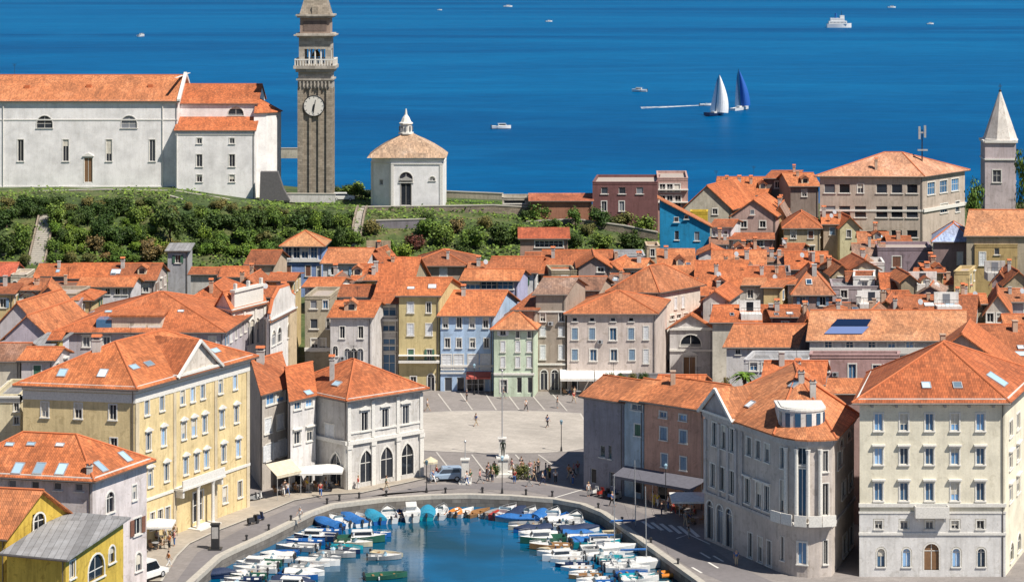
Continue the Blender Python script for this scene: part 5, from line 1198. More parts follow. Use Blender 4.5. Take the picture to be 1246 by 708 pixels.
hf('long shed with a brown red roof on the hilltop by the sea', 646, 720, 244.5, 236, 15.0, (.35, .16, .10), (.50, .15, .07), kind='shed', D=8, skew=0, nchim=0)
hf('low concrete shelter on the hilltop by the sea', 611, 645, 241, 236, 14.6, (.50, .45, .36), M_leadroof, kind='flat', D=6, skew=0, rows=[(0, [626], 241.9, 248, 26, 'n')])
# filler behind the skyline at right so the quarter reads dense from the side as well
BOXES = []
spots = [(18, 402), (30, 418), (62, 392), (70, 404), (95, 405), (58, 372), (84, 372), (96, 352), (62, 348), (88, 436), (24, 380)]

FILL = [('tiny brown house with a low red roof between the school and the mauve terrace house', 1082, 1108, 296, 288, 11.6, BRICKW, OR2, 'gx'), ('small ochre house wedged beside the pink gabled house', 942, 956, 262, 250, 13.6, OCHRE, BR1, 'gy'),
 ('narrow dark house below the hipped cream house', 948, 972, 306, 297, 11.2, BRICKW, OR2, 'gx'), ('grey stone house with a patched brown roof left of the mauve terrace', 1036, 1066, 329, 318, 10.8, (.30, .26, .23), BR1, 'gy'),
 ('small tan house behind the row of dark windows', 1012, 1036, 333, 322, 11.0, TAN, OR3, 'gy'), ('dark house with a brown roof under the mauve stepped house', 1112, 1144, 338, 327, 10.8, BRICKW, OR2, 'gx'),
 ('little mauve house right of the three dark windows', 1118, 1146, 356, 348, 10.6, MAUVE, BR1, 'gy'), ('cream house with clutter under the olive house', 1150, 1196, 368, 358, 10.8, CREAM, BR1, 'gx'),
 ('small tan gabled house on the right edge above the brown grey house', 1222, 1256, 345, 330, 12.0, TAN, OR2, 'gy'), ('low dark red house beneath the long mauve house', 940, 972, 385, 376, 10.8, BRICKW, OR2, 'gx'),
 ('narrow tan house between the orange roofs left of the solar panel', 972, 992, 402, 386, 11.6, TAN, OR1, 'gy'), ('small house with a brown roof above the solar-panelled roof', 1012, 1056, 379, 369, 11.4, (.40, .34, .3), BR1, 'gx'),
 ('ochre house with a small gable above the solar-panelled roof', 1060, 1096, 377, 366, 11.6, OCHRE, OR2, 'gy'), ('small dark gabled house left of the two pale skylights', 1084, 1104, 387, 374, 12.0, BRICKW, BR1, 'gy'),
 ('little white house with a square roof by the balconied dark red neighbour', 866, 884, 297, 290, 11.6, WHITE, BR1, 'gx'), ('small pink house above the orange terrace roof', 896, 918, 312, 305, 11.0, PINK, OR2, 'gy'),
 ('small beige house right of the orange terrace roof', 930, 952, 318, 309, 11.0, CREAM, BR1, 'gx'), ('tan cottage at the foot of the slope beneath the steps', 62, 96, 352, 344, 9.4, TAN, BR1, 'gx'),
 ('small orange roofed cottage left of the great roof', 22, 52, 363, 352, 9.8, CREAM, OR1, 'gy'), ('tiny mauve cottage left of the great roof', 44, 66, 376, 366, 10.2, MAUVE, OR2, 'gx'),
 ('small brown cottage behind the white baroque churches', 284, 318, 352, 338, 11.4, (.40, .30, .24), OR2, 'gy'), ('red roofed cottage behind the white baroque churches', 318, 346, 361, 349, 11.2, (.44, .34, .28), OR2, 'gx'),
 ('small ochre cottage left of the blue house terrace', 334, 352, 352, 342, 10.2, OCHRE, BR1, 'gx'), ('dark narrow cottage right of the orange gabled roof', 444, 460, 316, 306, 10.8, BRICKW, OR2, 'gy'),
 ('small stone cottage behind the pinkish white house', 742, 760, 345, 334, 11.8, TAN, BR1, 'gx'), ('white cottage with an orange roof above the small classical chapel', 853, 876, 376, 367, 9.8, WHITE, OR1, 'gx')]
for lab, u0, u1, ve, vr, ze, wc_, rc_, kd in FILL: hf(lab, u0, u1, ve, vr, ze, wc_, rc_, kind=kd, skew=R0.uniform(-.1, .35), D=R0.uniform(6, 9), nchim=R0.choice((1, 1, 2)), auto=1, clutter=True)

WN = {'cream': CREAM, 'white': WHITE, 'pink': PINK, 'mauve': MAUVE, 'ochre': OCHRE, 'tan': TAN, 'grey': GREY}
RN = {'orange': OR1, 'brown': BR1, 'faded': OR3}
def band(u0, u1, v0, v1, n, ze, where):
    L_ = []
    for i in range(n):
        w_ = R0.uniform(18, 34); u = lerp(u0, u1, (i+R0.random())/n); v = R0.uniform(v0, v1); wn, rn = R0.choice(list(WN)), R0.choice(list(RN))
        L_.append((u, v, w_, wn, rn))
    L_.sort(); c_ = {}
    for q in L_: c_[q[3:]] = c_.get(q[3:], 0)+1
    s_ = {}
    for u, v, w_, wn, rn in L_:
        k = (wn, rn); i = s_.get(k, 0); s_[k] = i+1; o_ = ['first', 'second', 'third', 'fourth', 'fifth', 'sixth'][i]+' ' if c_[k] > 1 else ''
        hf(f"{o_}small {wn} house with {rn} roof {'from the left ' if o_ else ''}{where}", u-w_/2, u+w_/2, v, v-R0.uniform(7, 11), ze+R0.uniform(-.4, .6), WN[wn], RN[rn], kind=R0.choice(('gx', 'gx', 'gx', 'hip', 'gy', 'shed', 'flat', 'flat')), skew=R0.uniform(-.15, .4), D=R0.uniform(5, 9), nchim=R0.choice((0, 1, 2)), auto=1, clutter=R0.random() < .4)
band(884, 1060, 306, 330, 6, 11.6, 'in the quarter below the school')
band(1020, 1240, 312, 345, 6, 11.8, 'in front of the olive house')
band(850, 1010, 345, 376, 4, 11.6, 'right of the small classical chapel')
band(1000, 1230, 352, 388, 6, 12.0, 'above the solar-panelled roof')
band(655, 800, 318, 338, 3, 11.6, 'behind the pinkish white house')
band(0, 110, 350, 400, 5, 10.9, 'left of the great orange roof')
band(340, 500, 322, 350, 4, 11.6, 'behind the tan and olive houses')
# ---------------- vegetation ----------------
def leafmat(name, c):
    m, nt, b = newmat(name); g = nd(nt, 'ShaderNodeNewGeometry'); r = rnd(nt)
    base = ramp(nt, g.outputs['Random Per Island'], [(0, tuple(x*.5 for x in c)), (.5, c), (1, (min(1, c[0]*1.9), min(1, c[1]*1.6), c[2]*1.3))])
    tint = ramp(nt, r, [(0, (.8, .9, .8)), (1, (1.25, 1.1, 1.0))]); nt.links.new(mixc(nt, 1, base, tint, 'MULTIPLY'), b.inputs['Base Color'])
    b.inputs['Roughness'].default_value = .6; b.inputs['Specular IOR Level'].default_value = .25
    return m
LM = {'dark green': leafmat('dark_leaves', (.045, .085, .022)), 'mid green': leafmat('mid_leaves', (.09, .16, .032)), 'bright green': leafmat('bright_leaves', (.13, .22, .035)),
      'olive green': leafmat('olive_leaves', (.12, .125, .045)), 'dry brown': leafmat('dry_leaves', (.16, .125, .06)), 'reddish': leafmat('reddish_leaves', (.10, .04, .035))}
M_bark = plain('bark', (.09, .065, .045), .9, scale=8)
def crownmesh(seed, n=1150, lobes=9, tall=1.0):
    r = random.Random(seed); mb = MB(); L = []
    for i in range(lobes):
        a = r.uniform(0, 6.28); d = r.uniform(.15, .62); L.append((math.cos(a)*d, math.sin(a)*d, r.uniform(.45, 1.35)*tall, r.uniform(.28, .50)))
    L.append((0, 0, .9*tall, .6))
    for i in range(n):
        l = r.choice(L); th = r.uniform(0, 6.283); cz = r.uniform(-1, 1); q = math.sqrt(1-cz*cz); rad = l[3]*(r.random()**.35)*r.uniform(.85, 1.12)
        p = Vector((l[0]+rad*q*math.cos(th), l[1]+rad*q*math.sin(th), max(.06, l[2]+rad*cz)))
        s = r.uniform(.045, .095); nrm = (Vector((q*math.cos(th), q*math.sin(th), cz+.35))+Vector((r.uniform(-.7, .7), r.uniform(-.7, .7), r.uniform(-.5, .5)))).normalized()
        a = nrm.orthogonal().normalized(); b = nrm.cross(a); an = r.uniform(0, 3.1); a, b = a*math.cos(an)+b*math.sin(an), b*math.cos(an)-a*math.sin(an)
        mb.v += [tuple(p-a*s), tuple(p+b*s*.7), tuple(p+a*s*1.1), tuple(p-b*s*.75)]; k = len(mb.v); mb.f.append((k-4, k-3, k-2, k-1)); mb.uv += [(0, 0)]*4; mb.sm.append(False)
    me = mb.mesh('crown'); me.materials.append(M_bark); return me
CR = [crownmesh(s) for s in (1, 2, 3, 4)]+[crownmesh(s, 1300, 12, 1.35) for s in (5, 6)]
CL = [crownmesh(s, 1500, 16, .8) for s in (11, 12, 13)]
def trunkmesh(seed):
    r = random.Random(seed); m = MB(); top = Vector((r.uniform(-.05, .05), r.uniform(-.05, .05), .55)); m.tube((0, 0, -.15), top, .075, .05, 7)
    for i in range(5): a = i*1.26+r.uniform(-.3, .3); m.tube(top-Vector((0, 0, .12)), (math.cos(a)*.42, math.sin(a)*.42, r.uniform(.8, 1.15)), .04, .015, 5)
    me = m.mesh('trunk'); me.materials.append(M_bark); return me
TK = [trunkmesh(s) for s in (1, 2, 3)]
def hit(u, v):
    Y = 345.0
    while Y < 560:
        if wz(v, Y) <= gz(wx(u, Y), Y): return wx(u, Y), Y, gz(wx(u, Y), Y)
        Y += .5
    return None
ORD = ['first', 'second', 'third', 'fourth', 'fifth', 'sixth', 'seventh', 'eighth', 'ninth', 'tenth', 'eleventh', 'twelfth', 'thirteenth', 'fourteenth', 'fifteenth', 'sixteenth', 'seventeenth', 'eighteenth', 'nineteenth', 'twentieth']
def place_trees(lst, where, group, kind='shrub', cat='shrub'):
    lst = sorted(lst, key=lambda q: q[0]); cnt = {}
    for q in lst: cnt[q[3]] = cnt.get(q[3], 0)+1
    seen = {}
    for u, v, wpx, tone, tall in lst:
        wpx *= R0.uniform(.85, 1.2)
        h = hit(u, v)
        if not h: continue
        x, y, z = h; i = seen.get(tone, 0); seen[tone] = i+1
        o_ = (ORD[i]+' ') if cnt[tone] > 1 and i < 20 else ''
        lab = f"{o_}{tone} {kind} from the left {where}" if cnt[tone] > 1 else f"{tone} {kind} {where}"
        big = wpx*y/F/2/.95
        t = thing('tree' if tall > 1.15 else kind, lab, cat, (x, y, z), group, R0.uniform(0, 6.28))
        me = R0.choice(CR) if kind == 'tree' or tall > 1.15 else R0.choice(CL)
        inst('crown', me, t, mat=LM[tone], scale=(big, big, big*tall)); inst('trunk', R0.choice(TK), t, scale=(big, big, big*tall*.9))
def rowof(u0, u1, n, vf, w, tones, tall=.9, jit=5):
    out = []
    for i in range(n):
        u = lerp(u0, u1, (i+.5)/n)+R0.uniform(-jit, jit); v = vf(u)+R0.uniform(-2.5, 2.5); out.append((u, v, w*R0.uniform(.75, 1.25), R0.choice(tones), tall*R0.uniform(.75, 1.2)))
    return out
D_, M_, B_, O_, Y_, R_ = 'dark green', 'mid green', 'bright green', 'olive green', 'dry brown', 'reddish'
place_trees(rowof(2, 192, 12, lambda u: 254, 22, [D_, D_, O_], .75), 'in the top row under the church nave', 'shrubs on the hillside')
place_trees(rowof(222, 352, 9, lambda u: interp(u, [222, 352], [254, 264]), 20, [D_, M_, O_], .75), 'in the top row under the church choir', 'shrubs on the hillside')
place_trees(rowof(62, 200, 7, lambda u: 275, 25, [B_, M_, M_, D_], .95), 'in the second row under the church nave', 'shrubs on the hillside')
place_trees([(8, 278, 34, D_, 1.0), (28, 292, 30, M_, 1.0), (10, 312, 34, D_, 1.0), (30, 322, 22, O_, .8), (6, 262, 20, O_, .7)], 'at the left edge of the slope', 'shrubs on the hillside')
place_trees(rowof(228, 430, 10, lambda u: 279, 26, [D_, M_, D_, M_], .9), 'in the second row under the choir', 'shrubs on the hillside')
place_trees(rowof(68, 190, 8, lambda u: 297, 28, [M_, O_, M_, D_, B_], .85), 'in the third row left of the tree', 'shrubs on the hillside')
place_trees(rowof(240, 440, 9, lambda u: 300, 28, [M_, D_, D_, O_], .9), 'in the third row right of the tree', 'shrubs on the hillside')
place_trees(rowof(60, 195, 7, lambda u: 319, 26, [M_, O_, B_, M_, Y_], .75), 'in the lowest row above the left houses', 'shrubs on the hillside')
place_trees(rowof(2, 216, 14, lambda u: 264, 22, [D_, M_, D_, O_], .85), 'just below the top row, under the nave', 'shrubs on the hillside')
place_trees(rowof(218, 436, 14, lambda u: 270, 22, [D_, M_, M_, D_], .8), 'just below the top row, under the choir', 'shrubs on the hillside')
place_trees(rowof(62, 196, 9, lambda u: 286, 20, [M_, O_, B_, D_], .8), 'in the middle row of the left slope', 'shrubs on the hillside')
place_trees([(250, 300, 20, B_, 1.6), (300, 296, 22, D_, 1.7), (335, 284, 20, M_, 1.6), (385, 290, 22, B_, 1.5), (120, 306, 20, D_, 1.6), (165, 300, 18, B_, 1.7), (95, 280, 18, D_, 1.6), (28, 312, 22, M_, 1.7), (412, 305, 20, D_, 1.6)], 'standing tall among the shrubs', 'tall trees on the slope', 'tree', 'tree')
place_trees(rowof(228, 440, 8, lambda u: 290, 23, [M_, D_, D_, M_], .8), 'in the middle row under the choir', 'shrubs on the hillside')
place_trees(rowof(60, 200, 9, lambda u: 308, 23, [M_, Y_, O_, M_, D_, B_, B_], .75), 'in the fourth row of the left slope', 'shrubs on the hillside')
place_trees(rowof(225, 345, 8, lambda u: 310, 24, [M_, B_, D_, M_], .75), 'in the lowest row under the choir', 'shrubs on the hillside')
place_trees([(207, 298, 36, D_, 1.45), (212, 330, 28, O_, 1.2)], 'in the middle of the slope', 'trees on the slope', 'tree', 'tree')
place_trees([(472, 322, 22, B_, 1.7), (490, 318, 30, B_, .9), (452, 285, 26, O_, .9), (540, 300, 40, M_, 1.0), (575, 303, 44, M_, 1.0), (610, 300, 38, D_, 1.1), (520, 290, 34, M_, .9), (505, 306, 30, R_, .9), (630, 296, 26, M_, 1.1), (556, 284, 28, Y_, .9), (520, 272, 26, D_, .9), (590, 280, 30, O_, .9), (565, 316, 30, D_, .9), (535, 318, 30, M_, .8), (440, 318, 26, M_, .9)], 'on the slope below the white chapel', 'bushes below the baptistery')
place_trees([(655, 268, 30, M_, 1.0), (700, 276, 26, M_, 1.2), (672, 283, 26, D_, .9), (730, 278, 34, D_, .95), (757, 280, 36, O_, .9), (782, 290, 34, M_, 1.1), (700, 300, 30, D_, .8), (735, 302, 34, M_, .8), (768, 303, 34, D_, .8), (715, 287, 24, O_, .8), (790, 303, 20, M_, .9), (640, 268, 20, D_, .9)], 'in the garden below the dark red house', 'garden bushes')
place_trees([(415, 240, 24, D_, .8), (432, 241, 28, M_, .9), (445, 243, 22, D_, .8), (408, 228, 18, O_, .7), (425, 226, 20, M_, .7)], 'between the bell tower and the white chapel', 'bushes by the bell tower')
def tree_at(label, u, v, z0, wpx, Y, tone, tall, me=4):
    x = wx(u, Y); t = thing('tree', label, 'tree', (x, Y, z0)); b = wpx*Y/F/2/.95; s = (b, b, (wz(v, Y)-z0)/1.9)
    inst('crown', CR[me], t, mat=LM[tone], scale=s); inst('trunk', TK[0], t, scale=(b, b, s[2]))
tree_at('leafy green tree between the school and the church tower', 1186, 226, 8, 32, 428, M_, 1)
tree_at('green tree at the right edge beside the church tower', 1246, 190, 8, 26, 440, M_, 1, 5)
tree_at('small green bush tree on the terrace left of the palm', 882, 448, 8, 16, 270, O_, 1, 0)
# palm
Yp_ = 264; t = thing('palm_tree', 'small palm tree with arching fronds on the terrace behind the pink house', 'palm', (wx(906, Yp_), Yp_, 9)); m = MB(); zt = wz(458, Yp_)
m.path([(wx(906, Yp_), Yp_, 9), (wx(906, Yp_)+.1, Yp_, 11), (wx(906, Yp_), Yp_, zt)], .22, 7); m.build('trunk', M_bark, t); m = MB(); rp_ = random.Random(3)
for i in range(26):
    a = i*2.4; el = rp_.uniform(-.1, 1.2); d = Vector((math.cos(a), math.sin(a), 0)); p = Vector((wx(906, Yp_), Yp_, zt)); L_ = rp_.uniform(1.4, 2.1); prev = p; side = Vector((-d.y, d.x, 0))
    for k in range(1, 6):
        f = k/5; q = p+d*L_*f*math.cos(el*.6)+Vector((0, 0, L_*(math.sin(el)*f-.75*f*f))); wd = .3*math.sin(math.pi*(f*.85+.1))
        m.poly([tuple(prev-side*wd), tuple(prev+Vector((0, 0, .05))), tuple(q+Vector((0, 0, .05))), tuple(q-side*wd*.8)]); m.poly([tuple(prev+Vector((0, 0, .05))), tuple(prev+side*wd), tuple(q+side*wd*.8), tuple(q+Vector((0, 0, .05)))]); prev = q
m.build('fronds', LM[B_], t)
# undergrowth: ivy, grass tufts and brambles covering the slope
r = random.Random(5); mb = MB()
def tuft(x, y, z, s):
    nrm = Vector((r.uniform(-.8, .8), r.uniform(-1, .3), 1)).normalized(); a = nrm.orthogonal().normalized(); b = nrm.cross(a); p = Vector((x, y, z))
    mb.v += [tuple(p-a*s), tuple(p+b*s), tuple(p+a*s), tuple(p-b*s)]; k = len(mb.v); mb.f.append((k-4, k-3, k-2, k-1)); mb.uv += [(0, 0)]*4; mb.sm.append(False)
for i in range(34000):
    y = r.uniform(404, 449); x = r.uniform(-105, 40)
    if y > 447.5 and x < -48: continue
    c = math.sin(x*.35+math.sin(y*.3)*2)*math.cos(y*.4+x*.1)
    if r.random() > .45+.6*c: continue
    tuft(x, y, gz(x, y)+abs(r.gauss(0, .35))+max(0, c)*.5, r.uniform(.14, .34))
o = mb.build('undergrowth', LM[M_]); o['kind'] = 'stuff'; o['label'] = 'low scrub and ivy covering the hillside under the church'
mb = MB(); 
for i in range(5000): x = r.uniform(-50, 22); y = r.uniform(450, 470); tuft(x, y, gz(x, y)+.05, r.uniform(.12, .25))
o = mb.build('hilltop_grass', LM[B_]); o['kind'] = 'stuff'; o['label'] = 'grass on the hilltop around the bell tower'
# ---- hillside walls, steps, path ----
M_rw = stone((.34, .28, .22), 'retaining_stone', .7, .35, .03)
def wallstrip(name, label, cat, pts, dep, hgt, mat=None, th=.5, cop=True, dz=0):
    """pts: (X, Y, ztop)"""
    m = MB(); k = MB(); acc = 0
    for (a, b2) in zip(pts, pts[1:]):
        d = Vector((b2[0]-a[0], b2[1]-a[1])); l = d.length; n_ = Vector((d.y, -d.x))/l*th/2
        for sg in (1, -1):
            q = [(a[0]+n_.x*sg, a[1]+n_.y*sg, a[2]-hgt), (b2[0]+n_.x*sg, b2[1]+n_.y*sg, b2[2]-hgt), (b2[0]+n_.x*sg, b2[1]+n_.y*sg, b2[2]), (a[0]+n_.x*sg, a[1]+n_.y*sg, a[2])]
            m.poly(q if sg == 1 else q[::-1], uv=[(acc, 0), (acc+l, 0), (acc+l, hgt), (acc, hgt)])
        n2 = n_*1.35
        B = [(a[0]+n2.x, a[1]+n2.y, a[2]), (b2[0]+n2.x, b2[1]+n2.y, b2[2]), (b2[0]-n2.x, b2[1]-n2.y, b2[2]), (a[0]-n2.x, a[1]-n2.y, a[2])]
        k.hexa(B, [(x, y, z+.18) for x, y, z in B]); acc += l
    t = thing(name, label, cat, (pts[0][0], pts[0][1], pts[0][2]-hgt)); m.build('wall', mat or M_rw, t)
    if cop: k.build('coping', M_kerb, t)
    return t
def tp(u, v, Y): return (wx(u, Y), Y, wz(v, Y))
wallstrip('retaining_wall', 'long stone retaining wall with pale coping under the white church', 'wall', [tp(-60, 234, 448.4), tp(0, 236, 448.6), tp(60, 232.5, 449), tp(130, 231, 449), tp(215, 233, 448.8), tp(260, 240, 448.4), tp(312, 249, 447.6), tp(350, 257, 447)], 0, 2.6)
wallstrip('garden_wall', 'pale low wall at the foot of the bell tower', 'wall', [tp(345, 236, 452), tp(408, 236.5, 452)], 0, 1.6, plaster((.62, .60, .58)))
wallstrip('garden_wall', 'stone wall with a path along the hilltop right of the white chapel', 'wall', [tp(440, 252, 447.5), tp(540, 251, 448), tp(600, 250, 448), tp(650, 253, 448)], 0, 1.8)
wallstrip('garden_wall', 'grey terrace wall on the slope under the white chapel', 'wall', [tp(448, 269, 434), tp(518, 267, 434)], 0, 2.2, plaster((.25, .23, .26)))
wallstrip('garden_wall', 'stone terrace wall in the garden below the dark red house', 'wall', [tp(640, 270, 440), tp(700, 267, 440), tp(760, 275, 438), tp(800, 283, 436)], 0, 1.6)
wallstrip('boundary_wall', 'low wall along the cliff edge behind the bell tower', 'wall', [tp(340, 181, 478), tp(366, 181, 478)], 0, 2, plaster((.5, .47, .4)))
wallstrip('boundary_wall', 'low stone parapet along the cliff edge right of the white chapel', 'wall', [tp(540, 233, 466), tp(612, 236, 463)], 0, 1.2, plaster((.45, .40, .32)))
wallstrip('garden_wall', 'long terrace wall across the left slope, upper one', 'wall', [tp(62, 268, 439), tp(120, 266, 439), tp(186, 268, 438)], 0, 1.5)
wallstrip('garden_wall', 'long terrace wall across the left slope, lower one', 'wall', [tp(64, 289, 428), tp(130, 287, 428), tp(192, 290, 427)], 0, 1.4)
wallstrip('garden_wall', 'long terrace wall under the church choir', 'wall', [tp(232, 277, 436), tp(300, 278, 436), tp(400, 276, 436)], 0, 1.3)
wallstrip('garden_wall', 'stone wall with a dark arch in the shrubs below the church corner', 'wall', [tp(190, 243, 441), tp(205, 238, 441), tp(222, 243, 441)], 0, 5)
for lab, us, vs, wd in (('straight stone steps climbing the slope at the left', (44, 58), (322, 262), 2.6), ('narrow stone steps beside the terrace wall under the chapel', (432, 441), (300, 255), 1.3)):
    a, b2 = hit(us[0], vs[0]), hit(us[1], vs[1]); n = 26; t = thing('stone_steps', lab, 'steps', a); m = MB(); g = MB()
    for i in range(n):
        x, y = lerp(a[0], b2[0], i/n), lerp(a[1], b2[1], i/n); y2 = lerp(a[1], b2[1], (i+1)/n); z_ = max(gz(x, y2), gz(x, y))+.25
        m.box(x-wd/2, x+wd/2, y, y2, z_-1.5, z_)
    m.build('step', M_kerb, t)
    for sg in (-1, 1):
        g = MB(); A = Vector((a[0]+sg*(wd/2+.2), a[1], gz(a[0], a[1])+.9)); B_2 = Vector((b2[0]+sg*(wd/2+.2), b2[1], gz(b2[0], b2[1])+.9)); K = 8
        for i in range(K):
            p, q = A.lerp(B_2, i/K), A.lerp(B_2, (i+1)/K); p.z = gz(p.x, p.y)+.8; q.z = gz(q.x, q.y)+.8
            g.hexa([(p.x-.15, p.y, p.z-1.6), (p.x+.15, p.y, p.z-1.6), (q.x+.15, q.y, q.z-1.6), (q.x-.15, q.y, q.z-1.6)], [(p.x-.15, p.y, p.z), (p.x+.15, p.y, p.z), (q.x+.15, q.y, q.z), (q.x-.15, q.y, q.z)])
        g.build('side_wall', M_rw, t)
# ---------------- boats ----------------
def paint(name, c, r=.3): return plain(name, c, r, var=.06)
PW = paint('white_gelcoat', (.74, .74, .73)); PB = paint('blue_boat_paint', (.02, .12, .38)); PN = paint('navy_boat_paint', (.015, .03, .09)); PT = paint('turquoise_boat_paint', (.02, .35, .42))
PG = paint('green_boat_paint', (.03, .12, .08)); PR = paint('red_boat_paint', (.38, .04, .03)); PO = paint('orange_rubber', (.65, .22, .03)); PGY = paint('grey_rubber', (.30, .31, .32)); PWD = plain('varnished_wood', (.32, .17, .07), .4); PC = paint('cream_boat_paint', (.62, .55, .40))
CVB = tarp('blue_tarpaulin', (.02, .14, .42)); CVN = tarp('navy_tarpaulin', (.015, .03, .08)); CVT = tarp('turquoise_tarpaulin', (.02, .26, .42)); CVG = tarp('green_tarpaulin', (.03, .10, .07)); CVW = tarp('white_tarpaulin', (.66, .66, .65))
M_motor = plain('outboard_casing', (.05, .05, .055), .35); M_shield = glass('windscreen_glass', (.10, .16, .20))
def hullmeshes(L, B, D, open_=True):
    N = 10; out = MB(); inn = MB(); st = []
    for i in range(N+1):
        t = i/N; x = -L/2+L*t; k = 1-max(0, (t-.35)/.65)**2.3; k *= (.86+.14*min(1, t/.35)); b = max(.02, B/2*k); sh = D*(1+.28*max(0, t-.3)**1.5)
        st.append((x, b, sh))
    for (x0, b0, s0), (x1, b1, s1) in zip(st, st[1:]):
        for sg in (1, -1):
            P0 = [(x0, sg*b0, s0), (x0, sg*b0*.86, .05), (x0, 0, -.3)]; P1 = [(x1, sg*b1, s1), (x1, sg*b1*.86, .05), (x1+(.0), 0, -.3)]
            for a in (0, 1):
                q = [P0[a], P0[a+1], P1[a+1], P1[a]]; out.poly(q if sg == 1 else q[::-1], smooth_=True)
            g = .09; q = [(x0, sg*b0, s0+.04), (x1, sg*b1, s1+.04), (x1, sg*max(0, b1-g), s1+.04), (x0, sg*max(0, b0-g), s0+.04)]; out.poly(q if sg == -1 else q[::-1])
            q = [(x0, sg*b0, s0), (x1, sg*b1, s1), (x1, sg*b1, s1+.04), (x0, sg*b0, s0+.04)]; out.poly(q if sg == -1 else q[::-1])
            q = [(x0, sg*max(0, b0-g), s0+.04), (x1, sg*max(0, b1-g), s1+.04), (x1, sg*max(0, b1*.86-g), .12), (x0, sg*max(0, b0*.86-g), .12)]; out.poly(q if sg == -1 else q[::-1])
        out.poly([(x0, -max(0, b0*.86-.09), .12), (x1, -max(0, b1*.86-.09), .12), (x1, max(0, b1*.86-.09), .12), (x0, max(0, b0*.86-.09), .12)])
    x0, b0, s0 = st[0]; out.poly([(x0, b0, s0+.04), (x0, b0*.86, .05), (x0, 0, -.3), (x0, -b0*.86, .05), (x0, -b0, s0+.04)]); out.poly([(x0+.08, b0, s0+.04), (x0+.08, -b0, s0+.04), (x0+.08, -b0*.86, .1), (x0+.08, b0*.86, .1)]); out.box(x0, x0+.08, -b0+.02, b0-.02, s0-.0, s0+.045)
    return out, st
def ml(mb, name):
    me = mb.mesh(name); me.materials.append(PW); return me
